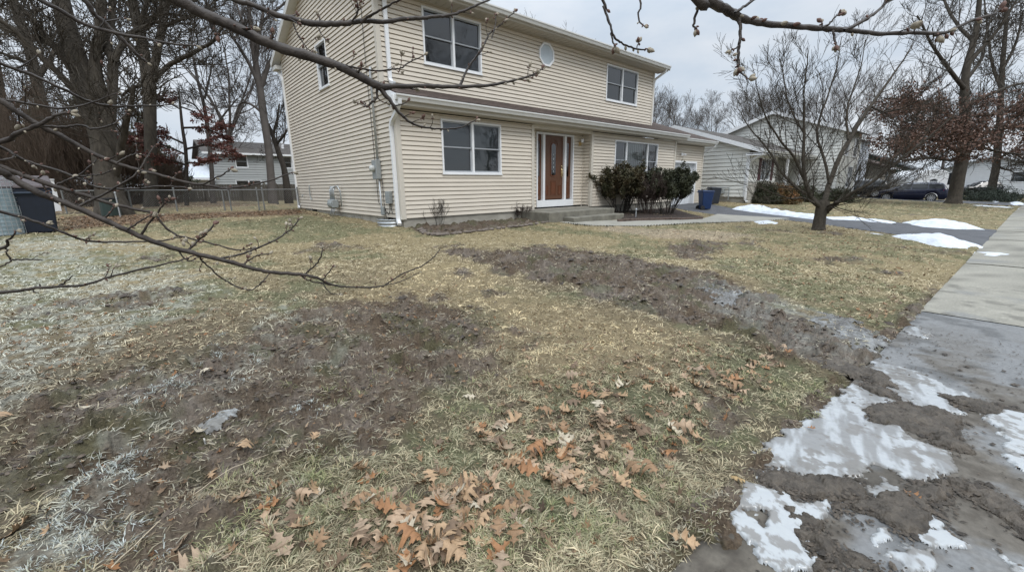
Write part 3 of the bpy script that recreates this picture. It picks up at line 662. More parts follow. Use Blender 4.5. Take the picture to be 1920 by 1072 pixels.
# entry: header, soffit, door
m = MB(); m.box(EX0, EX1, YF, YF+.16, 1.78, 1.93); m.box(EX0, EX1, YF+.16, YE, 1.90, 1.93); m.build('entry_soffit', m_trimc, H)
efr = Fr((0, YE, 0), (1, 0, 0), (0, -1, 0))
m = MB()
efr.box(m, dfx0, dfx1, -.12, .04, dz1-.06, dz1); efr.box(m, dfx0, dfx0+.06, -.12, .04, dz0+.24, dz1-.06); efr.box(m, dfx1-.06, dfx1, -.12, .04, dz0+.24, dz1-.06)
efr.box(m, dfx0, dfx1, -.12, .055, dz0, dz0+.23)
sx0, sx1 = 10.51, 11.60
for s_ in (sx0, sx1): efr.box(m, s_, s_+.10, -.12, .03, dz0+.23, dz1-.06)
D = m.build('front_door', m_white, H, bevel=.005)
dx0, dx1, db, dt = sx0+.10, sx1, dz0+.24, dz1-.07
m = MB(); efr.box(m, dx0, dx1, -.10, -.06, db+.02, dt)
leaf = m.build('door_leaf', m_door, D)
def ring(m, fr, pts_o, pts_i, n0, n1):
    n = len(pts_o)
    for k in range(n):
        j = (k+1) % n
        m.hexa([fr.p(pts_o[k][0], n0, pts_o[k][1]), fr.p(pts_o[j][0], n0, pts_o[j][1]), fr.p(pts_i[j][0], n0, pts_i[j][1]), fr.p(pts_i[k][0], n0, pts_i[k][1]),
                fr.p(pts_o[k][0], n1, pts_o[k][1]), fr.p(pts_o[j][0], n1, pts_o[j][1]), fr.p(pts_i[j][0], n1, pts_i[j][1]), fr.p(pts_i[k][0], n1, pts_i[k][1])])
def capsule(cu, w, z0, z1, n=8):
    P = []
    for k in range(n+1): a = math.pi*k/n; P.append((cu+w*math.cos(a), z1-w+w*math.sin(a)))
    for k in range(n+1): a = math.pi+math.pi*k/n; P.append((cu+w*math.cos(a), z0+w*.4+w*.4*math.sin(a)))
    return P
cu = (dx0+dx1)/2; co_, ci_ = capsule(cu, .15, db+.80, dt-.22), capsule(cu, .115, db+.835, dt-.255)
m = MB(); ring(m, efr, co_, ci_, -.06, -.045)
c2, c3 = capsule(cu, .24, db+.92, dt-.12), capsule(cu, .228, db+.93, dt-.135); ring(m, efr, c2[:9]+c2[:1], c3[:9]+c3[:1], -.06, -.052)
def panel(m, fr, u0, u1, z0, z1, w=.018, n=-.06):
    fr.frame(m, u0, u1, z0, z1, w, n, n+.010); fr.box(m, u0+w+.02, u1-w-.02, n, n+.008, z0+w+.02, z1-w-.02)
panel(m, efr, cu-.13, cu+.13, db+.16, db+.66); panel(m, efr, dx0+.07, dx0+.24, db+.16, db+.50); panel(m, efr, dx1-.24, dx1-.07, db+.16, db+.50)
m.build('door_moulding', m_groove, D)
m = MB(); m.face([efr.p(u, -.048, z) for u, z in ci_]); m.build('door_glass', m_dglass, D)
m = MB()   # leaded ornament
for k in range(5): m.ell(efr.p(cu, -.045, db+.98+k*.14), .016+.012*(k % 2), .002, .04, 8, 5)
m.build('leaded_ornament', m_steel, D)
for a_, b_ in ((dfx0+.06, sx0), (sx1+.10, dfx1-.06)):
    m = MB(); efr.box(m, a_, b_, -.10, -.07, db+.02, dt); sl_ = m.build('sidelight', m_door, D)
    c = (a_+b_)/2; m = MB(); m.face([efr.p(c-.055, -.066, db+.80), efr.p(c+.055, -.066, db+.80), efr.p(c+.055, -.066, dt-.2), efr.p(c-.055, -.066, dt-.2)]); m.build('glass', m_dglass, sl_)
    m = MB(); efr.frame(m, c-.075, c+.075, db+.78, dt-.18, .02, -.07, -.06); panel(m, efr, c-.075, c+.075, db+.16, db+.60, .015, -.07); m.build('moulding', m_groove, sl_)
m = MB(); m.ell(efr.p(dx1-.07, -.03, db+1.02), .03, .03, .03, 10, 6); m.ell(efr.p(dx1-.07, -.04, db+1.16), .028, .015, .028, 10, 6); m.box(dx1-.09, dx1-.05, YE+.035, YE+.06, db+.80, db+1.1)
m.tube([efr.p(dx1-.07, -.04, db+1.0), efr.p(dx1-.07, .01, db+.96), efr.p(dx1-.07, .01, db+.82), efr.p(dx1-.07, -.04, db+.76)], .009, 6); m.build('door_handle', m_brass, D, smooth=True)
# lower (pent) roof with gutter, fascia, soffit
GY, GZ = 9.66, 2.15; PR = .36
def rooftop(m, x0, x1, y0, z0, y1, s, th=.05):
    z1 = z0+s*(y1-y0); m.hexa([(x0, y0, z0-th), (x1, y0, z0-th), (x1, y1, z1-th), (x0, y1, z1-th), (x0, y0, z0), (x1, y0, z0), (x1, y1, z1), (x0, y1, z1)])
m = MB(); rooftop(m, 4.86, HXU, GY-.06, GZ+.0, YU+.0, PR); rooftop(m, HXU, 19.0, GY-.06, GZ, 14.8, PR); m.build('porch_roof', m_roof, H)
gutter(H, 4.80, 19.02, GY-.005, GZ-.03)
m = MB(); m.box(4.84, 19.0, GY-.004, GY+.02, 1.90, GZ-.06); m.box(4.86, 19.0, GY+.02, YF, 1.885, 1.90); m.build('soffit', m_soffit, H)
m = MB()   # white boxed end of the eave and its rake board
pr = [(GY-.13, 1.88), (YF+.02, 1.88), (YF+.02, 1.95), (YU, 2.38), (YU, 2.54), (GY-.06, GZ-.005), (GY-.13, GZ-.02)]
m.prism([(GY-.02, 1.87), (YF-.03, 1.87), (YF+.05, 2.10), (YU, 2.40), (YU, 2.53), (GY-.02, GZ-.02)], lambda a, b, t: (t, a, b), 4.83, 4.855)
m.prism([(GY-.02, 1.87), (YF-.12, 1.87), (YF-.12, 2.1), (GY-.02, 2.1)], lambda a, b, t: (t, a, b), 4.75, 4.825)
m.build('eave_return', m_white, H)
# garage: set back, low roof of its own
GF = 10.55; garage = Fr((HX1, GF, 0), (1, 0, 0), (0, -1, 0)); GX1 = 22.6
gd = (19.35-HX1, 21.85-HX1, -1.25, 1.0)
m = MB(); siding(m, garage.O, garage.U, garage.N, GX1-HX1, -1.0, 1.85, [gd]); siding(m, (GX1, GF, 0), (0, 1, 0), (1, 0, 0), 6.5, -1.0, 2.2); m.build('garage_wall', m_siding, H)
m = MB(); m.box(HX1, GX1-.02, GF+.3, GF+6, -1.3, 1.85); m.build('inner_structure', m_dark, H)
m = MB(); garage.box(m, gd[0]-.10, gd[0], -.2, .03, -1.2, 1.10); garage.box(m, gd[1], gd[1]+.10, -.2, .03, -1.2, 1.10); garage.box(m, gd[0], gd[1], -.2, .03, 1.0, 1.10)
g = m.build('garage_door', m_white, H)
m = MB()
for k in range(4):
    z = -1.16+k*.54; garage.box(m, gd[0], gd[1], -.2, -.16, z, z+.53)
    for j in range(4):
        u = gd[0]+.1+j*.61; garage.frame(m, u, u+.5, z+.08, z+.45, .03, -.16, -.145)
m.build('door_panel', mat('garage_door_paint', (.66, .68, .70), .45, .03, 4), g, bevel=.006)
m = MB(); m.box(GX1-.08, GX1+.03, GF-.03, GF, -1.0, 1.86); m.box(GX1, GX1+.03, GF, GF+.08, -1.0, 1.86); m.build('corner_trim', m_trimc, H)
m = MB(); m.box(GX1-.65, GX1-.02, GF+.02, GF+.28, -1.4, -.99); m.box(HX1, HX1+.57, GF+.02, GF+.28, -1.4, -.99); m.build('foundation', m_found, H)
m = MB(); rooftop(m, 19.0, 22.95, 10.04, 2.12, 15.2, PR); m.build('garage_roof', m_roof, H)
gutter(H, 19.03, 22.98, 10.09, 2.09)
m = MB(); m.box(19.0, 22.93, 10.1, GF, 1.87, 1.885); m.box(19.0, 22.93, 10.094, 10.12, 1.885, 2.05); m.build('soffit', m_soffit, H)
m = MB(); rect_tube(m, [(22.85, 10.05, 1.97), (22.85, 10.1, 1.85), (22.68, 10.5, 1.6), (22.66, 10.6, 1.4), (22.66, 10.6, -1.1)], .04, .03); m.build('downspout', m_white, H)
m = MB(); m.tube([garage.p(1.55, .02, 1.42), garage.p(1.55, .08, 1.42)], .05, 8)
for s_ in (-.12, .12): m.cyl(garage.p(1.55+s_, .06, 1.42), garage.p(1.55+s_*1.5, .18, 1.36), .035, 10, .06)
m.build('flood_light', m_white, H)
# coach light by the door
m = MB(); m.box(12.38, 12.46, YE-.06, YE-.005, 1.40, 1.54); m.tube([(12.42, YE-.05, 1.47), (12.42, YE-.12, 1.45), (12.42, YE-.14, 1.52)], .012, 6); lt = m.build('coach_light', m_brass, H)
m = MB(); m.cyl((12.42, YE-.14, 1.5), (12.42, YE-.14, 1.62), .045, 10, .06); m.build('lamp_glass', m_white, lt)
m = MB(); m.box(9.80, 9.90, YE-.03, YE-.005, 1.35, 1.55); m.box(9.83, 9.87, YE-.05, YE-.03, 1.38, 1.50); m.build('wall_bracket', m_steel, H)
# upper gutter, soffit, main roof
gutter(H, 4.9, 17.95, 10.22, 4.89)
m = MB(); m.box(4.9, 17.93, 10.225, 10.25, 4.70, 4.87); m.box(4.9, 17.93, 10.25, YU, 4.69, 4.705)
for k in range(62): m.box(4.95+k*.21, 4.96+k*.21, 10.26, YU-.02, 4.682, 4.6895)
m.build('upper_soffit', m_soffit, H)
m = MB(); XR0, XR1 = 4.72, 17.95
rooftop(m, XR0, XR1, 10.15, ZE+.03, YR, RS, .08); m.hexa([(XR0, YR, ZR-.05), (XR1, YR, ZR-.05), (XR1, 20.05, ZE-.05), (XR0, 20.05, ZE-.05), (XR0, YR, ZR+.03), (XR1, YR, ZR+.03), (XR1, 20.05, ZE+.03), (XR0, 20.05, ZE+.03)]); m.build('roof', m_roof, H)
m = MB()
for X0, X1 in ((XR0-.02, XR0+.0), (XR1, XR1+.02)):
    for ya, yb in ((10.15, YR), (20.05, YR)):
        m = MB(); m.hexa([(X0, ya, ZE-.16), (X1, ya, ZE-.16), (X1, yb, ZR-.16), (X0, yb, ZR-.16), (X0, ya, ZE+.04), (X1, ya, ZE+.04), (X1, yb, ZR+.04), (X0, yb, ZR+.04)]); m.build('rake_board', m_gutter, H)
m = MB()
m.hexa([(XR0, 10.25, ZE-.13), (HX0, 10.25, ZE-.13), (HX0, YR, ZR-.12), (XR0, YR, ZR-.12), (XR0, 10.25, ZE-.11), (HX0, 10.25, ZE-.11), (HX0, YR, ZR-.10), (XR0, YR, ZR-.10)])
m.hexa([(XR0, 20.0, ZE-.13), (HX0, 20.0, ZE-.13), (HX0, YR, ZR-.12), (XR0, YR, ZR-.12), (XR0, 20.0, ZE-.11), (HX0, 20.0, ZE-.11), (HX0, YR, ZR-.10), (XR0, YR, ZR-.10)])
m.box(4.74, HX0, 19.52, 20.05, ZE-.28, ZE-.14)
m.build('rake_soffit', m_gutter, H)
# downspouts
m = MB(); rect_tube(m, [(5.22, 10.18, 4.76), (5.22, 10.22, 4.66), (5.22, 10.62, 4.50), (5.22, 10.665, 4.40), (5.22, 10.665, 2.68), (5.22, 10.6, 2.60), (5.25, 10.5, 2.56)], .045, .032); m.build('downspout', m_white, H)
m = MB(); rect_tube(m, [(4.90, 9.60, 2.03), (4.90, 9.62, 1.93), (4.90, 9.80, 1.75), (4.905, 10.1, 1.58), (4.91, 10.16, 1.46), (4.91, 10.16, -.72), (4.90, 10.14, -.84), (4.86, 10.0, -.93)], .045, .035); m.build('downspout', m_white, H)
m = MB(); rect_tube(m, [(4.92, 19.9, 4.68), (4.92, 19.62, 4.4), (4.93, 19.46, 4.2), (4.93, 19.46, -.55), (4.92, 19.42, -.68), (4.85, 19.2, -.78)], .045, .035); m.build('downspout', m_white, H)
m = MB(); rect_tube(m, [(17.74, 10.2, 4.76), (17.74, 10.25, 4.66), (17.74, 10.7, 4.45), (17.74, 10.76, 4.3), (17.74, 10.76, 2.66)], .045, .032); m.build('downspout', m_white, H)
m = MB(); m.box(5.15, 5.36, 10.42, 10.60, 2.475, 2.52); m.build('splash_block', m_dark, H)
# things on the side wall
X = HX0
m = MB(); m.box(X-.16, X-.02, 11.06, 11.34, .22, .72); em = m.build('electric_meter', m_meter, H, bevel=.01)
m = MB(); m.cyl((X-.16, 11.2, .50), (X-.24, 11.2, .50), .085, 16); m.ell((X-.24, 11.2, .50), .05, .083, .083, 12, 8); m.build('meter_dial', mat('meter_glass', (.45, .46, .44), .15, .1, 8), em, smooth=True)
m = MB(); m.tube([(X-.07, 11.12, .72), (X-.07, 11.12, 2.9), (X-.05, 11.12, 3.0)], .032, 8); m.tube([(X-.07, 11.12, .22), (X-.07, 11.12, -.62), (X-.05, 11.10, -.75)], .025, 8); m.build('conduit', m_steel, H, smooth=True)
m = MB(); m.tube([(X-.035, 11.42, 4.9), (X-.035, 11.43, 3.0), (X-.03, 11.40, 1.2), (X-.035, 11.38, -.4), (X-.035, 11.2, -.5)], .008, 5); m.tube([(X-.04, 11.0, .22), (X-.04, 11.0, -.65)], .008, 5)
m.tube([(X-.05, 10.64, -.40), (X-.06, 10.62, -.6), (X-.05, 10.75, -.72), (X-.05, 10.95, -.60)], .010, 5); m.tube([(X-.05, 10.60, -.40), (X-.05, 10.5, -.7)], .01, 5); m.tube([(X-.05, 10.95, -.7), (X-.06, 10.8, -1.0)], .008, 5); m.build('cable', m_black, H)
for q in ((X-.12, X-.02, 10.50, 10.74, -.42, -.10), (X-.10, X-.02, 11.0, 11.14, -.74, -.52)): m = MB(); m.box(*q); m.build('utility_box', m_meter, H, bevel=.01)
m = MB(); m.box(X-.30, X-.10, 14.45, 14.90, -.64, -.38); m.cyl((X-.2, 14.5, -.52), (X-.2, 14.84, -.52), .15, 14); gm = m.build('gas_meter', m_meter, H, bevel=.02)
m = MB()
for yy, zt in ((14.5, -.02), (14.62, .05), (14.74, .05), (14.86, -.02)): m.tube([(X-.2, yy, -.40), (X-.2, yy, zt-.05), (X-.16, yy, zt)], .024, 8)
m.tube([(X-.16, 14.5, .02), (X-.16, 14.9, .04), (X-.12, 14.25, .02)][:2], .026, 8); m.tube([(X-.16, 14.5, .04), (X-.15, 14.2, .05), (X-.1, 14.15, -.1), (X-.1, 14.15, -.6)], .022, 8)
for yy in (14.5, 14.65, 14.8): m.tube([(X-.2, yy, -.6), (X-.28, yy+.08, -.95)], .018, 6)
m.build('gas_pipe', m_steel, gm, smooth=True)
m = MB(); m.tube([(X-.04, 17.6, .1), (X-.07, 17.6, .12), (X-.07, 17.62, -.3), (X-.07, 17.5, -.45)], .02, 6); m.tube([(X-.04, 18.6, -.25), (X-.1, 18.6, -.27), (X-.1, 18.6, -.36)], .02, 6); m.tube([(X-.02, 15.6, -.43), (X-.07, 15.6, -.43), (X-.07, 15.5, -.47)], .012, 6); m.build('tap', m_meter, H)
# corrugated window well
ww = thing('window_well', 'corrugated steel window well at the base of the side wall', 'window well', (4.9, 10.67, -1.0)); m = MB()
nn = 18; zz = [(-1.12+.0125*k, .014*math.sin(k*.9)) for k in range(25)]
v = []
for z_, o_ in zz:
    for k in range(nn+1): a = math.pi*(.5+k/nn); v.append((X-.02+(.36+o_)*math.cos(a), 10.67+(.40+o_)*math.sin(a), z_))
m.add(v, [(i*(nn+1)+k, i*(nn+1)+k+1, (i+1)*(nn+1)+k+1, (i+1)*(nn+1)+k) for i in range(len(zz)-1) for k in range(nn)])
o = m.build('corrugated_shell', m_steel, ww, smooth=True); sm = o.modifiers.new('s', 'SOLIDIFY'); sm.thickness = .006
# steps
ST = thing('front_steps', 'two grey concrete front steps leading up to the brown door', 'steps', (9.1, 8.3, -1.1))
m = MB(); m.box(9.12, 12.42, 8.76, YE-.02, -1.3, -.80); m.build('landing', m_step, ST, bevel=.02)
m = MB(); m.box(9.75, 12.38, 8.33, 8.759, -1.3, -.97); m.build('step', m_step, ST, bevel=.02)
# ------------------------------------------------------------------ trees
def tubes(lines, sides=None):
    """lines: list of (pts list, radii list). Vectorised tubes -> V, Q, T"""
    groups = {}
    for P, r in lines: groups.setdefault((len(P), 3 if max(r) < .012 else (5 if max(r) < .05 else 10)), []).append((P, r))
    Vs = []; Qs = []; off = 0
    for (n, k), g in groups.items():
        P = np.array([q[0] for q in g], float); r = np.array([q[1] for q in g], float)
        T = np.empty_like(P); T[:, 1:-1] = P[:, 2:]-P[:, :-2]; T[:, 0] = P[:, 1]-P[:, 0]; T[:, -1] = P[:, -1]-P[:, -2]
        T /= np.linalg.norm(T, axis=2, keepdims=True)+1e-12
        ref = np.where(np.abs(T[:, :1, 2:3]) > .8, np.array([1., .1, 0]), np.array([.05, .1, 1.]))
        ref = np.broadcast_to(ref, T.shape); U = np.cross(T, ref); U /= np.linalg.norm(U, axis=2, keepdims=True)+1e-12; Wv = np.cross(T, U)
        a = np.arange(k)*2*np.pi/k
        V = P[:, :, None]+r[:, :, None, None]*(U[:, :, None]*np.cos(a)[None, None, :, None]+Wv[:, :, None]*np.sin(a)[None, None, :, None])
        K = len(g); base = off+np.arange(K)[:, None, None]*n*k+np.arange(n-1)[None, :, None]*k; j = np.arange(k)[None, None]; j2 = (j+1) % k
        Q = np.stack([base+j, base+j2, base+k+j2, base+k+j], -1).reshape(-1, 4)
        Vs.append(V.reshape(-1, 3)); Qs.append(Q); off += K*n*k
    return np.vstack(Vs), np.vstack(Qs)
def V3(p): return Vector((float(p[0]), float(p[1]), float(p[2])))
def smooth_line(P, r, sub=3, wob=0.0, rng=random):
    """Catmull-Rom through the traced points"""
    P = [V3(p) for p in P]; o = []; rr = []
    for i in range(len(P)-1):
        p0 = P[max(i-1, 0)]; p1 = P[i]; p2 = P[i+1]; p3 = P[min(i+2, len(P)-1)]
        for k in range(sub):
            t = k/sub; q = .5*((2*p1)+(p2-p0)*t+(2*p0-5*p1+4*p2-p3)*t*t+(-p0+3*p1-3*p2+p3)*t**3)
            if wob and (i or k): q = q+Vector([rng.uniform(-wob, wob) for _ in range(3)])
            o.append(q); rr.append(r[i]*(1-t)+r[i+1]*t)
    o.append(P[-1]); rr.append(r[-1]); return o, rr
def grow(out, p, d, ln, r, lev, mx, rng, spread=.75, up=.18, nch=5, lr=.62, kink=.16, rmin=.004, seg=5, minln=.12):
    P = [p.copy()]; rr = [r]; q = p.copy(); dd = d.normalized(); n = seg if lev < mx else 4
    for i in range(n):
        dd = (dd+Vector((rng.gauss(0, kink), rng.gauss(0, kink), rng.gauss(0, kink)))+Vector((0, 0, up*.35))).normalized()
        q = q+dd*(ln/n); P.append(q.copy()); rr.append(max(rmin, r*(1-.78*(i+1)/n)))
    out.append((P, rr, lev))
    if lev >= mx or ln < minln: return
    k = max(2, int(nch*rng.uniform(.75, 1.25)))
    for c in range(k):
        t = .22+.75*(c+rng.random()*.8)/k; t = min(t, .98); x = t*n; i = min(int(x), n-1); f = x-i
        pp = P[i].lerp(P[i+1], f); rad = rr[i]*(1-f)+rr[i+1]*f; tg = (P[i+1]-P[i]).normalized()
        s = tg.orthogonal().normalized(); s = Matrix.Rotation(rng.uniform(0, 6.283), 3, tg)@s
        nd = (tg*math.cos(spread)+s*math.sin(spread)*rng.uniform(.7, 1.2)+Vector((0, 0, up))).normalized()
        grow(out, pp, nd, ln*lr*rng.uniform(.75, 1.15)*(1.15-.5*t), max(rmin, rad*.58), lev+1, mx, rng, spread, up, nch, lr, kink, rmin, seg, minln)
def sprout(out, P, rr, rng, n, ln, lev, mx, t0=.2, **k):
    """side shoots along a traced limb"""
    m = len(P)-1; sp = k.get('spread', .8)
    for c in range(n):
        t = t0+(1-t0)*(c+rng.random())/n; x = min(t*m, m-.001); i = int(x); f = x-i
        pp = P[i].lerp(P[i+1], f); rad = rr[i]*(1-f)+rr[i+1]*f; tg = (P[i+1]-P[i]).normalized()
        s = Matrix.Rotation(rng.uniform(0, 6.283), 3, tg)@tg.orthogonal().normalized()
        nd = (tg*math.cos(sp)+s*math.sin(sp)+Vector((0, 0, k.get('up', .15)))).normalized()
        grow(out, pp, nd, ln*rng.uniform(.6, 1.2)*(1.1-.55*t), max(k.get('rmin', .005), min(rad*.5, ln*.0105)), lev, mx, rng, **k)
def emit(root, out, trunk_lines, m, name='crown', minr=0):
    npm = [(P, r) for P, r in trunk_lines]
    if npm:
        V, Q = tubes(npm); npmesh('trunk', V, None, m, root, quads=Q, smooth=True)
    if out:
        V, Q = tubes([(o[0], o[1]) for o in out]); return npmesh(name, V, None, m, root, quads=Q, smooth=True)
def traced(pts, d0, d1=None, R0=1.0):
    """pts: (px, py, radius px); real distance d0..d1 metres"""
    d1 = d0 if d1 is None else d1; n = len(pts)-1; P = []; r = []
    for i, (x, y, w) in enumerate(pts):
        d = d0+(d1-d0)*i/n; P.append(V3(at(x, y, d))); r.append(w/F*d*R0)
    return P, r
def flare(P, r, k=1.5):
    return P, [r[0]*k]+list(r[1:])
def gtree(label, base, h, seed, m=m_barkf, spread=.55, mx=4, nch=5, name='bare_tree', group=None, lean=(0, 0), r0=None, rmin=.012, up=.28, forks=3, cat='tree', trunkf=.35):
    """free-grown bare tree"""
    rng = random.Random(seed); b = Vector((base[0], base[1], float(G0(base[0], base[1]))-.1)); T = thing(name, label, cat, b, group)
    r0 = r0 or h*.018; P = [b.copy()]; rr = [r0*1.35]; q = b.copy(); d = Vector((lean[0], lean[1], 1)).normalized(); n = 6; ht = h*trunkf
    for i in range(n):
        d = (d+Vector((rng.gauss(0, .05), rng.gauss(0, .05), 0))).normalized(); q = q+d*(ht/n); P.append(q.copy()); rr.append(r0*(1-.3*(i+1)/n))
    out = []
    for k in range(forks):
        a = 6.283*k/forks+rng.uniform(-.5, .5); s = Vector((math.cos(a), math.sin(a), 0))
        nd = (d+s*rng.uniform(.25, .55)).normalized(); grow(out, q-d*.1, nd, h*(1-trunkf)*rng.uniform(.7, .95), rr[-1]*.6, 1, mx, rng, spread, up, nch, .66, .12, rmin)
    sprout(out, P, rr, rng, 3, h*.3, 2, mx, t0=.55, spread=.9, up=.2, nch=nch, lr=.6, rmin=rmin)
    emit(T, out, [(P, rr)], m); return T
def dup(root, loc, rotz, sc, label, group=None):
    r = root.copy(); COL.objects.link(r); r.location = loc; r.rotation_euler = (0, 0, rotz); r.scale = (sc, sc, sc*1.0); r['label'] = label
    if group: r['group'] = group
    for ch in list(root.children):
        c = ch.copy(); COL.objects.link(c); c.parent = r
        for g_ in ch.children: g2 = g_.copy(); COL.objects.link(g2); g2.parent = c
    return r
def leafmass(pts, n, spread, size, rng, flat=.6):
    """small curled leaf faces hung around the given twig points"""
    K = len(pts); idx = rng.integers(0, K, n); C = pts[idx]+rng.normal(0, spread, (n, 3))*np.array([1, 1, flat]); a = rng.normal(0, 1, (n, 3)); a /= np.linalg.norm(a, axis=1, keepdims=True)
    b = np.cross(a, rng.normal(0, 1, (n, 3))); b /= np.linalg.norm(b, axis=1, keepdims=True)+1e-9; s = size*rng.uniform(.6, 1.3, (n, 1))
    a = a*s; b = b*s*.55; nn = np.cross(a, b)/(s+1e-9)*.35
    V = np.stack([C-a, C-b*.9+nn*.3, C+a, C+b*.9+nn*.3, C+nn*.0], 1).reshape(-1, 3)
    k = np.arange(n)*5; T = np.concatenate([np.stack([k, k+1, k+4], 1), np.stack([k+1, k+2, k+4], 1), np.stack([k+2, k+3, k+4], 1), np.stack([k+3, k, k+4], 1)])
    return V, T

# ---- the small low-forked tree on the lawn by the driveway
rng = random.Random(11); b = on(1537, 431); d0 = depth(b)
T = thing('ornamental_tree', 'small bare spreading tree forking low above the lawn beside the driveway', 'tree', b)
trk = traced([(1534, 433, 12.5), (1535, 425, 10.5), (1538, 405, 9.5), (1542, 388, 10.5), (1546, 378, 9)], d0)
limbs = [
 ([(1540, 390, 7), (1522, 374, 6), (1512, 345, 5), (1506, 305, 4.4), (1508, 250, 3.6), (1507, 190, 2.6), (1512, 135, 1.7), (1516, 95, .9)], d0, d0-.8),
 ([(1545, 383, 7.5), (1553, 350, 6.5), (1571, 300, 5.6), (1597, 255, 5), (1628, 205, 4.2), (1660, 160, 3), (1695, 112, 1.8), (1712, 80, .9)], d0, d0+1.4),
 ([(1549, 398, 6.5), (1562, 386, 5.8), (1590, 366, 4.8), (1630, 345, 3.8), (1680, 306, 3), (1735, 262, 2.2), (1800, 205, 1.2)], d0, d0-1.8),
 ([(1538, 386, 5), (1520, 368, 4.4), (1490, 350, 3.6), (1462, 318, 3), (1440, 280, 2.3), (1404, 238, 1.4), (1385, 205, .8)], d0, d0+1.0),
 ([(1510, 340, 4), (1490, 296, 3.4), (1462, 262, 2.8), (1434, 216, 2), (1420, 165, 1.2), (1412, 130, .7)], d0-.2, d0-1.5),
 ([(1556, 345, 4), (1544, 295, 3.6), (1532, 245, 3), (1548, 190, 2.4), (1568, 130, 1.6), (1578, 70, .9)], d0, d0+.6),
 ([(1548, 392, 4), (1562, 382, 3), (1585, 376, 2.2), (1605, 366, 1.6), (1625, 348, .9)], d0, d0-1.4),
 ([(1533, 384, 4), (1508, 372, 3), (1480, 372, 2.2), (1450, 362, 1.5), (1420, 345, .8)], d0, d0-1.6),
 ([(1590, 262, 3.4), (1588, 210, 2.8), (1602, 160, 2), (1618, 110, 1.2), (1622, 75, .8)], d0+.4, d0+1.2),
 ([(1508, 250, 3), (1480, 200, 2.2), (1470, 150, 1.5), (1462, 110, .8)], d0-.3, d0+.5),
 ([(1635, 200, 3), (1660, 210, 2.2), (1700, 200, 1.6), (1740, 180, .9)], d0+.9, d0-.4)]
out = []; tl = [smooth_line(*trk)]
for pts, a, c in limbs:
    P, r = smooth_line(*traced(pts, a, c, .68), 3, .012, rng); out.append((P, r, 0)); sprout(out, P, r, rng, 13, 1.5, 2, 4, t0=.12, spread=.62, up=.17, nch=5, lr=.64, kink=.11, rmin=.0042)
print('small tree branches', len(out)); emit(T, out, tl, m_barkg)

# ---- large oak with russet leaves right of the drive
nrng = np.random.default_rng(5)
def oakish(label, trunkpts, limbpts, d, seed, nlv, m=m_bark, name='oak_tree', leaf=None, n=11, ln=2.6, rmin=.016, boxz=None, mx=4, lsz=.075, rs=1.0, lsp=.10):
    trunkpts = [(a, b_, c*rs) for a, b_, c in trunkpts]; limbpts = [([(a, b_, c*rs) for a, b_, c in l[0]], l[1], l[2]) for l in limbpts]
    rng = random.Random(seed); P0, r0_ = smooth_line(*flare(*traced(trunkpts, d), 1.22)); b = P0[0].copy(); P0 = [b-Vector((0, 0, .5))]+P0; r0_ = [r0_[0]*1.1]+r0_; T = thing(name, label, 'tree', b); out = []
    for pts, a, c in limbpts:
        P, r = smooth_line(*traced(pts, a, c), 3, .02, rng); out.append((P, r, 0)); sprout(out, P, r, rng, n, ln, 2, mx, t0=.15, spread=.72, up=.10, nch=6, lr=.62, kink=.13, rmin=rmin)
    sprout(out, P0, r0_, rng, 7, ln*1.2, 2, mx, t0=.35, spread=1.1, up=.0, nch=5, lr=.6, kink=.15, rmin=rmin)
    emit(T, out, [(P0, r0_)], m)
    if nlv:
        pts = np.array([list(p) for o in out if o[2] >= 3 for p in o[0][1:]]); 
        if boxz: pts = pts[(pts[:, 2] > boxz[0]) & (pts[:, 2] < boxz[1]+nrng.normal(0, .5, len(pts)))]
        if len(pts):
            V, Tt = leafmass(pts, nlv, lsp, lsz, nrng, .35); npmesh('dead_leaves', V, Tt, leaf or m_oakleaf, T)
    return T
bo = on(1790, 382); dk = depth(bo)
oakish('large oak with a leaning trunk and hanging russet leaves beside the parked navy car',
 [(1786, 384, 19), (1790, 370, 16), (1797, 330, 15), (1806, 290, 14), (1812, 240, 13), (1808, 190, 11), (1812, 130, 9), (1830, 60, 7), (1838, -20, 5)],
 [([(1806, 292, 7), (1770, 268, 5), (1720, 258, 3.6), (1670, 262, 2)], dk, dk-3), ([(1810, 270, 7), (1850, 250, 5), (1900, 238, 4), (1960, 235, 2)], dk, dk-2),
  ([(1812, 240, 7), (1770, 210, 5), (1720, 190, 3.6), (1660, 185, 2)], dk, dk+1), ([(1809, 200, 6), (1850, 180, 4.5), (1900, 160, 3.5), (1960, 150, 2)], dk, dk+2),
  ([(1810, 170, 6), (1780, 130, 5), (1745, 80, 3.5), (1720, 30, 2)], dk, dk-2), ([(1815, 120, 6), (1860, 70, 4.5), (1895, 20, 3), (1920, -30, 2)], dk, dk-1),
  ([(1804, 300, 5), (1780, 300, 4), (1740, 296, 3), (1690, 300, 1.5)], dk, dk-5), ([(1812, 260, 6), (1830, 270, 4), (1870, 285, 3), (1930, 290, 1.5)], dk, dk-6),
  ([(1812, 232, 6), (1780, 240, 4), (1750, 235, 3), (1700, 225, 1.5)], dk, dk-5), ([(1826, 80, 5), (1790, 40, 4), (1770, 0, 3), (1750, -40, 2)], dk, dk+3),
  ([(1812, 150, 5), (1840, 110, 4), (1850, 60, 3), (1870, 10, 2)], dk, dk+3), ([(1810, 215, 5), (1860, 215, 4), (1910, 195, 3), (1960, 190, 2)], dk, dk+4)],
 dk, 31, 17000, boxz=(1.1, 5.0), n=15, ln=2.9, rmin=.010, lsz=.08, rs=.64, lsp=.22)
b2 = on(1858, 375); d2 = depth(b2)
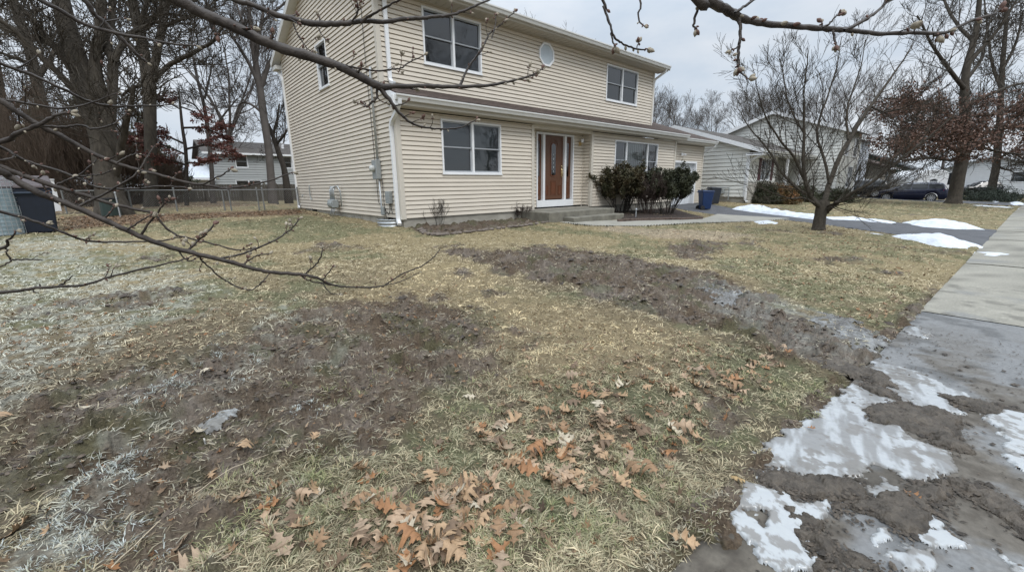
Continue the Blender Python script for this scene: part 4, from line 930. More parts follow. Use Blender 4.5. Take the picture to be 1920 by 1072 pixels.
oakish('second street oak with a slender trunk behind the large oak, by the dark hedge', [(1856, 376, 11), (1860, 350, 9), (1868, 310, 8.5), (1872, 260, 8), (1876, 200, 6.5), (1880, 120, 5.5), (1886, 50, 4.5), (1890, -20, 3)],
 [([(1871, 270, 5), (1850, 240, 4), (1830, 220, 3), (1800, 200, 2)], d2, d2), ([(1872, 250, 5), (1900, 220, 4), (1940, 200, 3)], d2, d2-2), ([(1870, 300, 3.5), (1895, 285, 3), (1925, 280, 1.5)], d2, d2-3), ([(1878, 170, 4.5), (1860, 120, 3.5), (1852, 60, 2.5), (1846, 0, 1.5)], d2, d2+1), ([(1880, 130, 4), (1905, 80, 3), (1918, 20, 2)], d2, d2), ([(1869, 310, 3), (1885, 318, 2.2), (1905, 316, 1.2)], d2, d2-1)],
 d2, 32, 6000, boxz=(1.8, 6), n=9, ln=3.2, rmin=.014, rs=.66, lsp=.3)

# ---- left background: the big vine-covered clump and its neighbours
bl = on(215, 402); dl = depth(bl)
oakish('massive vine-covered multi-stemmed tree at the left edge of the back yard',
 [(215, 404, 26), (207, 370, 22), (198, 310, 19), (190, 250, 19), (168, 190, 18), (148, 125, 17), (128, 60, 15), (112, -10, 13), (100, -60, 10)],
 [([(205, 330, 14), (205, 270, 13), (192, 210, 12), (178, 130, 10), (185, 70, 8.5), (190, 0, 8), (188, -50, 6)], dl, dl), ([(205, 280, 9), (208, 190, 8), (212, 120, 8), (200, 85, 7), (208, 40, 6), (214, -10, 5)], dl, dl+.5),
  ([(212, 115, 6), (232, 80, 5), (252, 58, 4), (300, 40, 2)], dl, dl+1), ([(190, 240, 8), (150, 180, 6), (90, 120, 5), (30, 60, 4), (-30, 20, 3)], dl, dl-2), ([(165, 180, 7), (120, 110, 5), (70, 50, 4), (20, -10, 3)], dl, dl-1),
  ([(215, 330, 7), (228, 270, 6), (240, 220, 5), (252, 160, 3)], dl, dl-1), ([(150, 130, 6), (110, 90, 5), (60, 70, 4), (0, 40, 2)], dl, dl+2)],
 dl, 41, 0, m=m_bark, name='vine_covered_tree', n=12, ln=2.2, rmin=.011)
bb = on(283, 388); db_ = depth(bb)
oakish('tall grey tree dividing into three stems left of the house, behind the reddish leaves',
 [(284, 390, 10.5), (283, 330, 9.5), (282, 260, 9.5), (281, 200, 10), (279, 160, 11), (272, 115, 9.5), (262, 60, 9), (250, 10, 8), (244, -40, 7)],
 [([(281, 150, 7.5), (292, 110, 7), (303, 60, 6.5), (311, 5, 6), (315, -40, 5)], db_, db_), ([(288, 152, 4.5), (312, 126, 4.2), (345, 108, 3.8), (380, 90, 3.2), (402, 75, 2.8), (417, 52, 2)], db_, db_-1),
  ([(265, 60, 5), (285, 40, 4.5), (305, 12, 4), (322, -10, 3)], db_, db_+1), ([(262, 55, 5), (272, 20, 4.5), (285, -20, 4)], db_, db_-.5), ([(268, 108, 5), (235, 75, 4), (205, 45, 3.2), (165, 0, 2.5)], db_, db_+1),
  ([(308, 50, 3.5), (345, 35, 3), (380, 28, 2.2), (405, 10, 1.4)], db_, db_+.5), ([(275, 160, 3.5), (250, 165, 3), (230, 180, 2)], db_, db_+1)],
 db_, 42, 0, m=m_bark, name='three_stemmed_tree', n=11, ln=2.6, rmin=.013)
d3 = 26
oakish('grey trunk leaning left beyond the vine-covered clump', [(100, 400, 12), (90, 300, 10), (82, 225, 9.5), (68, 150, 8.5), (52, 80, 8), (30, 20, 7), (14, -30, 6)],
 [([(70, 150, 5), (95, 110, 4), (115, 82, 3.2), (170, 78, 1.5)], d3, d3+1), ([(55, 90, 5), (20, 60, 4), (-30, 40, 3)], d3, d3), ([(62, 120, 4), (30, 110, 3), (-20, 90, 2)], d3, d3-2)], d3, 43, 0, name='leaning_tree', n=10, ln=2.4, rmin=.013)
oakish('dark stubby trunk at the far left edge of the yard', [(22, 400, 9), (16, 300, 8), (8, 230, 7), (4, 190, 6), (-6, 120, 5)], [([(8, 220, 4), (40, 190, 3), (60, 170, 2)], 27, 27), ([(4, 190, 4), (-20, 150, 3), (-40, 100, 2)], 27, 27)], 27, 44, 0, name='leaning_tree', n=9, ln=2.2, rmin=.013)
oakish('slender grey tree with a thin forked top left of the tall bare tree', [(399, 372, 4), (397, 320, 3.6), (391, 255, 3.6), (383, 200, 3), (374, 165, 2.4), (364, 120, 1.8), (357, 70, 1.2)],
 [([(384, 185, 2), (392, 150, 1.6), (398, 118, 1)], 23, 23), ([(392, 255, 2), (420, 215, 1.6), (445, 185, 1)], 23, 23.5), ([(388, 230, 2), (368, 200, 1.4), (350, 190, 1)], 23, 22)], 23, 45, 0, name='slender_tree', n=9, ln=1.6, rmin=.009, m=m_barkf)
oakish('tall bare tree with a forked trunk close to the rear corner of the house', [(513, 386, 7.5), (508, 330, 6.5), (503, 275, 6.2), (494, 215, 6.5), (487, 160, 6), (478, 110, 4.8), (470, 50, 4), (464, -10, 3)],
 [([(489, 165, 4.5), (500, 130, 4), (516, 100, 3), (528, 72, 2)], 22, 22), ([(486, 160, 4), (468, 120, 3), (452, 95, 2.6), (430, 60, 1.8)], 22, 21), ([(480, 115, 3.2), (488, 60, 2.6), (496, 10, 2)], 22, 22), ([(495, 215, 2.5), (470, 195, 2), (450, 195, 1.5), (438, 225, 1)], 22, 22), ([(476, 95, 3), (490, 45, 2.5), (515, 22, 2), (540, 0, 1.4)], 22, 22.5), ([(474, 80, 2.5), (455, 40, 2), (440, 0, 1.4)], 22, 22)], 22, 46, 0, name='forked_tree', n=12, ln=2.0, rmin=.009, m=m_barkf)
oakish('dark leaning tree right beside the rear corner of the house', [(541, 372, 6), (533, 318, 5), (526, 296, 5), (517, 270, 4), (508, 245, 3.4), (500, 228, 2)], [([(518, 272, 2.5), (535, 250, 2), (545, 235, 1.2)], 23, 23), ([(512, 255, 2.5), (520, 225, 2), (524, 195, 1.2)], 23, 23)], 23, 47, 0, name='dark_leaning_tree', n=7, ln=1.3, rmin=.009, m=m_barkd)
# young oak with red-brown leaves, left
bq = traced([(350, 402, 3.5), (350, 330, 3), (348, 280, 3), (342, 240, 2.5), (338, 200, 2), (335, 170, 1)], 20)
T = thing('young_oak', 'young oak keeping dark red dry leaves in front of the grey neighbour house', 'tree', bq[0][0]); out = []; rng = random.Random(5)
for pts, a, c in (([(348, 290, 2), (300, 270, 1.6), (262, 268, 1.2), (232, 262, .8)], 20, 19), ([(346, 270, 2), (300, 250, 1.6), (268, 245, 1)], 20, 20), ([(348, 280, 2), (385, 272, 1.6), (415, 275, 1.2), (440, 290, .7)], 20, 19),
                  ([(342, 240, 2), (380, 240, 1.5), (410, 252, 1.1), (430, 262, .7)], 20, 20), ([(338, 200, 1.6), (365, 210, 1.3), (395, 225, 1), (424, 238, .7)], 20, 19.5), ([(338, 205, 1.5), (310, 190, 1.2), (285, 180, .7)], 20, 20), ([(349, 310, 2), (320, 300, 1.5), (280, 295, .8)], 20, 19), ([(349, 305, 2), (380, 305, 1.3), (400, 298, .8)], 20, 19)):
    P, r = smooth_line(*traced(pts, a, c)); out.append((P, r, 0)); sprout(out, P, r, rng, 9, .55, 3, 4, spread=.6, up=0, nch=4, rmin=.006)
emit(T, out, [smooth_line(*bq)], m_barkd)
pts = np.array([list(p) for o in out if o[2] >= 3 for p in o[0][1:]]); V, Tt = leafmass(pts, 6500, .10, .062, nrng, .3); npmesh('dead_leaves', V, Tt, mat('dark_red_leaves', (.115, .046, .036), .7, .4, 3), T)

m_brush = mat('brown_brush', (.085, .062, .045), .9, .3, 3)
# ---- conifers and thicket behind the clump
m_needle = mat('dark_spruce_needles', (.040, .052, .030), .85, .45, 2.2, col2=(.085, .092, .055))
def spruce(label, px, d, h, rad_, seed, n=1500):
    rng = np.random.default_rng(seed); p = at(px, 380, d); b = np.array([p[0], p[1], float(G0(p[0], p[1]))]); T = thing('spruce_tree', label, 'tree', b)
    lines = [([b+np.array([0, 0, h*k/5]) for k in range(6)], [.16*(1-k/5.5) for k in range(6)])]
    out = []; C = []
    for k in range(130):
        t = k/130; z = h*(.04+.94*t); L_ = rad_*(1-t)**.85*rng.uniform(.65, 1.1)+.15; a = rng.uniform(0, 6.283); P = []
        for j in range(5): s = j/4; P.append(b+np.array([math.cos(a)*L_*s, math.sin(a)*L_*s, z-.25*L_*s+.12*L_*s*s]))
        out.append((P, [.025*(1-t)*(1-j/5)+.006 for j in range(5)], 1))
        for s in np.linspace(.2, 1, max(4, int(L_*8))): C.append(b+np.array([math.cos(a)*L_*s, math.sin(a)*L_*s, z-.25*L_*s+.12*L_*s*s]))
    emit(T, out, lines, m_barkd, 'branches')
    C = np.array(C); V, Tt = leafmass(C, n*4, .11, .10, rng, .6); npmesh('needles', V, Tt, m_needle, T)
spruce('dark spruce standing behind the tall three-stemmed tree', 300, 26, 5.4, 2.6, 1)
spruce('dark spruce half hidden behind the vine-covered tree', 190, 27, 6.5, 2.8, 2)
spruce('dark spruce in the gap left of the vine-covered tree', 110, 26, 5.8, 2.6, 3)
spruce('low dark spruce at the far left behind the white fence panels', 30, 27, 4.6, 2.6, 4)
def thicket(label, px, py, d, w, h, seed, n=46, m=m_bark, name='bare_thicket', cat='shrub', rmin=.006, lev=2, base=None, up=.35):
    rng = random.Random(seed)
    p = at(px, py, d) if base is None else np.array(base); b = Vector((p[0], p[1], float(G0(p[0], p[1]))-.02)); T = thing(name, label, cat, b); out = []
    for k in range(n):
        a = rng.uniform(0, 6.283); q = b+Vector((math.cos(a), math.sin(a), 0))*rng.uniform(0, w*.4); nd = Vector((math.cos(a)*rng.uniform(.1, .9), math.sin(a)*rng.uniform(.1, .9), 1.3)).normalized()
        grow(out, q, nd, h*rng.uniform(.6, 1.1), .012 if h > 1 else .005, 1, 1+lev, rng, .6, up, 5, .6, .16, rmin)
    V, Q = tubes([(o[0], o[1]) for o in out]); npmesh('stems', V, None, m, T, quads=Q); return T, out
for k, (px, d, w, h, lab) in enumerate([(130, 22, 3, 3.9, 'tangle of bare brown shrubs left of the big clump, behind the dark bin'), (180, 20.5, 3, 4.2, 'dense tangle of bare stems at the foot of the vine-covered tree'), (245, 22.5, 3, 3.2, 'brushy bare shrub between the vine-covered and three-stemmed trees'), (320, 24, 2.4, 2.2, 'low bare shrub right of the three-stemmed tree'), (60, 23, 2.6, 3.4, 'bare shrub behind the white fence at far left')]):
    thicket(lab, px, 390, d, w, h, 60+k, 62, m=m_brush, lev=3, rmin=.005, up=.5)

# ---- tree line beyond the houses: a few kinds, then copies
protos = [gtree('bare tree rising behind the roof of the low white house', (38, 30), 12.5, 101, mx=5, nch=5, rmin=.009, spread=.62, up=.12, name='bare_tree'),
          gtree('pale bare tree with a rounded crown right of the house roof end', (31.5, 31), 14.0, 102, mx=5, nch=5, rmin=.009, spread=.58, up=.14, forks=5, name='bare_tree'),
          gtree('bare tree showing above the main roof ridge', (23.5, 42), 20, 103, mx=5, nch=5, rmin=.012, spread=.58, forks=5, up=.15)]
for t in protos: t['group'] = 'bare trees on the skyline'
spots = [(34, 36, 1.0), (42, 33, .95), (46, 40, 1.05), (50, 34, .9), (44, 27, .8), (54, 30, .85), (60, 26, .9), (66, 24, 1.0), (74, 22, 1.0), (82, 18, 1.1), (90, 12, 1.1), (58, 40, 1.1), (70, 34, 1.1), (86, 30, 1.2), (38, 44, 1.1),
         (6, 44, 1.0), (12, 52, .9), (-13, 33, 1), (98, 20, 1.2), (94, 6, 1.0), (50, 46, 1.2), (64, 44, 1.2), (78, 42, 1.2)]
rng = random.Random(3)
for i, (x, y, s) in enumerate(spots):
    pr = protos[i % 2] if i > 1 else protos[1]; left = x < 16
    lab = 'grey bare tree in the wood behind the left back yard' if left else 'grey bare tree in the tree line beyond the neighbouring houses'
    dup(pr, (x, y, float(G0(x, y))-.1), rng.uniform(0, 6.28), s*rng.uniform(.9, 1.1), lab, 'bare wood behind the left yard' if left else 'tree line beyond the houses')
# trees across the street, seen in the upper windows
for i, (x, y, s) in enumerate([(-2, -20, 1.0), (7, -19, 1.1), (15, -21, 1.05), (24, -20, 1.1), (33, -22, 1.1), (-11, -22, 1)]):
    dup(protos[i % 2], (x, y, -1.6), i*1.3, s, 'bare tree on the far side of the street', 'bare trees across the street')
# ------------------------------------------------------------------ budding tree whose branches hang across the view
# trunk stands left of the camera, branches are rooted on limbs outside the frame
TB = np.array(M@np.array([-2.9, 0, -.35])); TBz = float(G0(TB[0], TB[1]))
BT = thing('budding_tree', 'budding magnolia-like tree whose bare branches hang across the foreground', 'tree', (TB[0], TB[1], TBz))
trunkP = [V3((TB[0], TB[1], TBz-.2)), V3((TB[0]+.02, TB[1], TBz+.6)), V3((TB[0]+.06, TB[1]+.03, TBz+1.3)), V3((TB[0]+.03, TB[1]+.1, TBz+2.2)), V3((TB[0]-.05, TB[1]+.1, TBz+3.4)), V3((TB[0]-.02, TB[1]+.2, TBz+4.6))]
tp, tr = smooth_line(trunkP, [.13, .10, .09, .08, .055, .02]); V, Q = tubes([(tp, tr)]); npmesh('trunk', V, None, m_bark, BT, quads=Q, smooth=True)
def tk(z):
    return V3((TB[0]+.03, TB[1]+.06, TBz+z))
frng = random.Random(77); NB = [0]
def budmesh(m, p, d, s):
    """one fuzzy bud: a scale-covered spindle"""
    d = d.normalized(); q = d.to_track_quat('Z', 'Y').to_matrix(); n = 7; prof = [(0, .25), (.18, .62), (.42, .95), (.62, .9), (.82, .55), (1, .08)]; v = []
    for t, r in prof:
        for k in range(n): a = 6.283*k/n+t; v.append(p+q@Vector((math.cos(a)*r*s*.30, math.sin(a)*r*s*.30, t*s)))
    f = [(i*n+k, i*n+(k+1) % n, (i+1)*n+(k+1) % n, (i+1)*n+k) for i in range(len(prof)-1) for k in range(n)]; m.add(v, f)
def branch(pts, d0, d1, root=None, buds=0, tipbuds=3, bs=.022, twigs=0, tl=.10, knob=.12):
    """pts (px,py,radius px) traced, real distance d0..d1; root: extra world points from the trunk"""
    P, r = traced(pts, d0, d1)
    n0 = 0
    if root: r = [r[0]*1.5]*len(root)+list(r); P = root+P; n0 = len(root)
    P, r = smooth_line(P, r, 5, .0012*d0, frng)
    r = [q*(1+knob*math.sin(i*1.9+q*900)*frng.random()) for i, q in enumerate(r)]
    mm, ms, tw = [], [], []
    lo = n0*5
    def cluster(p, d, n):
        for k in range(n):
            s = Matrix.Rotation(frng.uniform(0, 6.283), 3, d)@d.orthogonal().normalized(); dd = (d+s*frng.uniform(.2, .95)).normalized()
            b = bs*frng.uniform(.6, 1.1); (mm if frng.random() < .7 else ms).append((p, dd, b))
        for k in range(2):
            s = Matrix.Rotation(frng.uniform(0, 6.283), 3, d)@d.orthogonal().normalized(); ms.append((p-d*.006, (d*.3+s).normalized(), bs*.4))
    if tipbuds: cluster(P[-1], (P[-1]-P[-2]).normalized(), tipbuds)
    for k in range(buds+twigs):
        i = frng.randint(lo+2, len(P)-3) if len(P)-3 > lo+2 else lo+1; t = (P[i+1]-P[i-1]).normalized()
        s = Matrix.Rotation(frng.uniform(0, 6.283), 3, t)@t.orthogonal().normalized()
        if k < twigs:
            ln = tl*frng.uniform(.4, 1.2); dd = (t*.7+s*.8+Vector((0, 0, .25))).normalized(); q = [P[i]]
            for j in range(4): dd = (dd+Vector([frng.gauss(0, .16) for _ in range(3)])+Vector((0, 0, .07))).normalized(); q.append(q[-1]+dd*ln/4)
            tw.append((q, [max(.0011, r[i]*.45)*(1-.13*j) for j in range(5)])); cluster(q[-1], dd, frng.randint(1, 3))
            if frng.random() < .5: ms.append((q[2], (dd+s).normalized(), bs*.5))
        else:
            (ms if frng.random() < .6 else mm).append((P[i]+s*r[i]*.6, (t*.5+s).normalized(), bs*frng.uniform(.4, .75)))
    V, Q = tubes([(P, r)]+tw); o = npmesh('branch', V, None, m_twig, BT, quads=Q, smooth=True)
    rest = MB()
    for lst, mt in ((mm, m_bud), (ms, m_budd)):
        for q in lst:
            if NB[0] < 98 and q[2] > .012: k = MB(); budmesh(k, *q); k.build('bud', mt, o, smooth=True); NB[0] += 1
            else: rest.cm = 0 if mt is m_bud else 1; budmesh(rest, *q)
    if rest.v: rest.build('buds', [m_bud, m_budd], o, smooth=True, kind='stuff')
    return o
A0 = lambda *p: V3(at(*p))
# the branch hanging in from the top right
branch([(1300,-10,9.4),(1320,0,9.4),(1340,8,9.2),(1365,20,8.8),(1385,32,8.4),(1410,41,6.2),(1450,47,5.8),(1505,51,5.2),(1555,55,5.2),(1583,57,4.6),(1620,61,4.2),(1655,64,4),(1720,62,3.6),(1766,63,3.2),(1792,53,2.8),(1826,37,2.5),(1860,28,2.1),(1877,17,1.6)], .95, 1.25, [tk(3.4), A0(-500,-1900,1.5), A0(500,-1150,1.3), A0(1120,-260,1.0)], 12, 6, .026, 3, .03)
branch([(1385,34,4.2),(1388,60,3.4),(1385,90,3),(1383,115,2.8),(1386,131,2),(1395,143,1.7),(1404,148,1.2)], 1.0, 1.02, None, 5, 5, .019)
branch([(1384,112,2.6),(1384,121,3),(1384,128,2)], 1.0, 1.0, None, 0, 6, .02); branch([(1386,86,1.8),(1378,92,1.5),(1370,95,1)], 1.0, 1.0, None, 0, 3, .018)
branch([(1320,-8,3.4),(1306,25,2.8),(1300,48,2.4),(1305,55,1.8)], .97, .97, None, 2, 4, .018); branch([(1378,24,3.2),(1400,10,2.8),(1422,-6,2.6)], .98, 1.0, None, 1, 1)
branch([(1583,57,4),(1615,42,3.6),(1645,22,3.2),(1665,4,2.8),(1688,-8,2.4)], 1.05, 1.1, None, 2, 1); branch([(1655,12,2),(1662,-2,1.8)], 1.08, 1.08, None, 0, 1)
branch([(1543,52,2.4),(1558,42,2),(1566,32,1.8),(1577,24,1.5)], 1.04, 1.04, None, 2, 4, .022); branch([(1541,50,1.6),(1541,42,1.2)], 1.03, 1.03, None, 0, 3, .018)
branch([(1561,58,2.6),(1564,74,2.4),(1567,86,1.8)], 1.04, 1.04, None, 0, 6, .021); branch([(1714,61,1.6),(1716,54,1.4)], 1.13, 1.13, None, 0, 3, .022); branch([(1750,64,2),(1760,68,1.8)], 1.15, 1.15, None, 0, 5, .022)
branch([(1125,-10,3.2),(1132,12,2.8),(1142,42,2.6),(1151,68,2.4),(1165,80,2.2),(1180,87,2.1),(1200,93,1.8),(1214,92,1.4)], 1.0, 1.0, [tk(3.5), A0(-200,-1900,1.5), A0(500,-1100,1.2), A0(1000,-280,1.0)], 5, 4, .018); branch([(1146,62,1.8),(1149,78,1.8),(1153,88,1.4)], 1.0, 1.0, None, 0, 5, .02)
branch([(1194,90,1.4),(1197,80,1.2)], 1.0, 1.0, None, 0, 3, .017)
branch([(1198,-8,2),(1197,25,1.8),(1199,42,1.7),(1208,50,1.2)], 1.0, 1.0, [A0(1150,-200,1.0)], 1, 3, .015)

branch([(320,-6,11),(370,22,11),(430,47,10.5),(480,72,10),(530,92,10),(580,107,9.5),(640,127,8.5),(680,147,8),(712,163,7.5),(735,163,5),(785,162,4.2),(830,163,4),(880,163,3.4),(930,158,2.6),(968,150,2.2),(1000,140,1.8),(1018,128,1.2)], 1.25, 1.75, [tk(1.9), A0(-700,-560,1.0), A0(60,-130,1.2)], 16, 3, .024, 9, .06)
branch([(706,158,6),(735,193,4),(752,215,3.2),(775,232,2.5),(800,239,2.1),(825,242,1.9),(860,240,1.5),(893,225,1)], 1.50, 1.6, None, 7, 3, .02, 5, .07)
branch([(862,162,3),(880,125,2.3),(905,90,2),(918,65,1.8),(940,45,1.3),(965,22,1)], 1.63, 1.7, None, 7, 2, .02, 4, .05)
branch([(922,72,1.6),(928,50,1.3),(930,28,1)], 1.66, 1.7, None, 2, 3, .022)
branch([(708,165,3.6),(707,183,2.8),(697,193,2.2),(688,201,1.8),(681,194,1.2)], 1.5, 1.52, None, 3, 3, .018, 3, .04)
branch([(590,110,2.6),(630,119,2.3),(660,126,2),(705,132,1.8),(735,130,1.7),(752,128,1.6),(768,117,1.3),(795,104,.9)], 1.42, 1.5, None, 6, 1, .018, 6, .05)
branch([(640,130,1.6),(665,140,1.4),(690,147,1.2),(712,155,.9)], 1.45, 1.5, None, 3, 1, .014, 2, .03)
branch([(430,-4,5),(470,8,5),(510,26,5.4),(550,37,5.6),(582,44,6),(620,46,5.6),(650,44,5),(675,41,4.6),(727,41,4.2),(757,37,4),(787,35,3.5),(820,32,3.2),(845,29,2.8),(870,20,2.4),(895,10,2),(922,-2,1.6)], 1.5, 1.75, [tk(2.2), A0(-500,-560,1.3), A0(300,-90,1.45)], 8, 1, .022, 8, .06)
branch([(676,42,3.6),(700,26,2.8),(730,10,2.2),(752,-2,1.8)], 1.6, 1.6, None, 2, 2, .02, 1)
branch([(660,40,2),(672,20,1.6),(668,0,1.4),(680,-12,1)], 1.6, 1.55, None, 4, 2, .022, 6, .06)
branch([(550,45,1.8),(562,70,1.4),(575,90,1.2),(588,98,1)], 1.55, 1.5, None, 4, 3, .02, 3, .05)
branch([(595,50,1.4),(604,68,1.2),(612,76,.9)], 1.57, 1.55, None, 1, 3, .016)
# left-hand spray
branch([(-8,318,6.5),(18,331,6.2),(73,362,6.2),(96,371,6),(146,390,5.6),(204,416,5.2),(262,442,5),(320,463,4.6),(373,477,4.5),(437,492,4),(462,500,3.8),(495,508,3.6),(527,512,3.5),(562,514,3.2),(593,520,2.8),(611,529,2.2),(628,535,1.9),(659,538,1.7),(711,537,1.6),(731,528,1.4),(753,514,1.3),(781,503,1.3),(801,492,1.2),(816,479,1),(827,465,.8)], 1.15, 1.75, [tk(.9), A0(-900,150,.75), A0(-250,225,1.0)], 14, 0, .018, 5, .05)
branch([(565,516,1.8),(580,526,1.6),(610,532,1.5),(640,538,1.3)], 1.55, 1.6, None, 3, 0, .016)
branch([(711,537,1),(735,532,1.0),(760,524,.9),(787,510,.7)], 1.67, 1.7, None, 1, 1, .01)
branch([(571,514,1.8),(590,498,1.6),(601,482,1.5),(605,466,1.3)], 1.5, 1.5, None, 3, 3, .02, 2, .03)
branch([(604,526,1.5),(615,512,1.3),(623,501,1)], 1.55, 1.55, None, 1, 4, .014)
branch([(603,529,1.3),(615,545,1.1),(628,552,1),(638,551,.9)], 1.55, 1.55, None, 1, 3, .012)
branch([(373,478,2),(380,489,1.8),(395,503,1.6),(412,518,1.5),(432,531,1.5),(460,543,1.4),(478,540,1.3),(495,525,1.2),(507,512,1)], 1.35, 1.5, None, 5, 3, .014, 4, .04)
branch([(331,466,1.8),(341,480,1.6),(355,490,1.5),(368,483,1.1)], 1.33, 1.35, None, 2, 1, .014, 1)
branch([(353,470,2.4),(370,452,2.1),(385,440,2),(401,421,1.6)], 1.36, 1.4, None, 5, 4, .020, 4, .03)
branch([(405,485,2.6),(440,480,2.2),(470,470,2.1),(500,458,1.9),(525,445,1.7),(545,430,1.5),(562,410,1.2)], 1.4, 1.5, None, 9, 1, .017, 5, .03)
branch([(455,497,1.8),(470,486,1.5),(485,478,1.4),(505,476,1)], 1.42, 1.45, None, 3, 3, .016, 1, .03)
branch([(264,441,2.6),(278,420,2.2),(290,404,2),(304,386,1.7),(318,373,1.2)], 1.3, 1.3, None, 3, 2, .018, 3, .04)
branch([(238,430,2),(262,415,1.7),(284,402,1.5)], 1.28, 1.3, None, 2, 1, .014)
branch([(-8,309,5),(44,329,4.6),(102,349,4.3),(146,362,3.7),(204,380,3.2),(248,391,2.9),(286,400,2.5),(305,421,2),(328,439,1.8),(352,446,1.7),(377,452,1.6),(410,460,1.5),(443,468,1.4),(473,466,1.1)], 1.3, 1.6, [tk(1.1), A0(-900,120,.8), A0(-250,225,1.1)], 12, 1, .02, 6, .05)
branch([(-8,186,5.4),(35,212,5.2),(73,235,4.8),(117,256,4.6),(175,288,4),(219,307,3.6),(262,320,3.1),(306,330,2.8),(350,342,2.6),(394,349,2.3),(423,353,2.1),(467,348,1.8),(510,337,1.5),(549,323,1)], 1.25, 1.7, [tk(1.3), A0(-900,-80,.8), A0(-250,70,1.1)], 10, 1, .022, 4, .05)
branch([(378,346,1.8),(400,336,1.6),(420,325,1.5),(432,318,1.2)], 1.5, 1.5, None, 1, 4, .022)
branch([(423,353,1.2),(433,358,1),(441,363,.8)], 1.55, 1.55, None, 0, 0)
branch([(-8,272,3.6),(29,292,3.3),(58,305,3),(96,316,2.8),(140,332,2.5),(175,349,2.4),(210,354,2.2),(262,353,2.1),(309,349,1.9),(352,353,1.2)], 1.35, 1.6, [tk(1.2), A0(-900,90,.9), A0(-250,170,1.15)], 12, 4, .017, 8, .05)
branch([(-8,268,5),(29,252,4.5),(73,235,4),(102,218,3),(120,213,2.4),(133,212,1.8)], 1.3, 1.3, [tk(1.15), A0(-900,200,.8), A0(-250,290,1.1)], 2, 4, .022)
branch([(73,235,2.6),(117,238,2.4),(150,235,2.2),(175,242,2.1),(205,236,1.9),(225,224,1.6),(240,208,1.1)], 1.3, 1.4, None, 4, 1, .016, 2)
branch([(-8,115,3.8),(58,140,3.4),(117,166,3.1),(160,187,2.8),(198,198,2.5),(248,199,2),(322,196,1.2)], 1.5, 1.8, [tk(1.7), A0(-900,-200,1.0), A0(-250,10,1.3)], 4, 1, .018, 2)
branch([(58,-8,4.4),(117,23,4),(160,47,3.5),(219,63,3.1),(262,71,2.7),(320,82,2.2),(368,86,1.4)], 1.5, 1.8, [tk(2.1), A0(-900,-450,1.1), A0(-250,-160,1.35)], 4, 1, .02, 2)
branch([(148,-8,4.6),(175,25,4.4),(205,52,4),(232,78,3.6),(256,102,3),(275,118,2)], 1.7, 1.9, [tk(2.3), A0(-700,-600,1.2), A0(-60,-180,1.5)], 3, 1, .02, 2)
branch([(-8,184,2.8),(58,195,2.5),(117,203,2.2),(160,196,1.9),(222,174,1.1)], 1.45, 1.6, [tk(1.5), A0(-900,0,.9), A0(-250,140,1.2)], 2, 1, .016, 2)
branch([(-8,395,3.4),(58,413,3),(122,437,2.6),(155,449,2.3),(190,454,2.1),(248,453,1.8),(306,451,1.5),(342,444,1)], 1.2, 1.5, [tk(.75), A0(-900,300,.7), A0(-250,345,1.0)], 8, 1, .016, 5, .035)
branch([(-8,549,3.8),(66,540,3.2),(115,537,2.9),(158,534,2.6),(197,522,2.3),(246,509,2.1),(312,494,1.8),(345,486,1.5),(366,479,1.1)], 1.1, 1.35, [tk(.5), A0(-900,560,.65), A0(-250,552,.95)], 6, 1, .014, 2, .03)
branch([(75,541,2),(74,532,1.3)], 1.15, 1.15, None, 0, 0); branch([(108,537,2),(122,529,1.6),(136,517,1)], 1.17, 1.17, None, 0, 0)
branch([(60,541,1.3),(66,548,1.2),(72,548,.9)], 1.15, 1.15, None, 0, 0)
branch([(-8,468,3.4),(15,450,2.4),(31,433,1.4)], 1.1, 1.1, [A0(-250,520,.95)], 1, 2, .014)
branch([(-8,462,2),(12,476,1.8),(24,487,2),(50,486,1.6),(80,488,.9)], 1.1, 1.15, [A0(-250,430,.95)], 2, 0, .01, 1); branch([(24,487,1.8),(10,496,1.6),(-8,503,1.4)], 1.1, 1.1, None, 0, 0)
branch([(146,388,2.8),(168,376,2.4),(190,366,2.3),(233,342,2),(257,323,1.8),(270,305,1.6),(279,289,1.4),(292,272,1)], 1.28, 1.4, None, 4, 1, .016, 3, .05)
branch([(102,348,2.4),(125,338,2),(146,330,1.8),(168,312,1.5),(187,296,1)], 1.35, 1.4, None, 3, 2, .018, 2, .04)
branch([(140,332,1.8),(165,329,1.6),(190,327,1.4),(212,318,1)], 1.42, 1.45, None, 2, 2, .014, 2, .04)
branch([(219,306,2),(238,294,1.7),(258,289,1.4),(275,292,1)], 1.38, 1.42, None, 2, 1, .014, 1)
branch([(-8,300,2.6),(12,300,2.2),(29,292,1.8)], 1.3, 1.35, None, 0, 0)
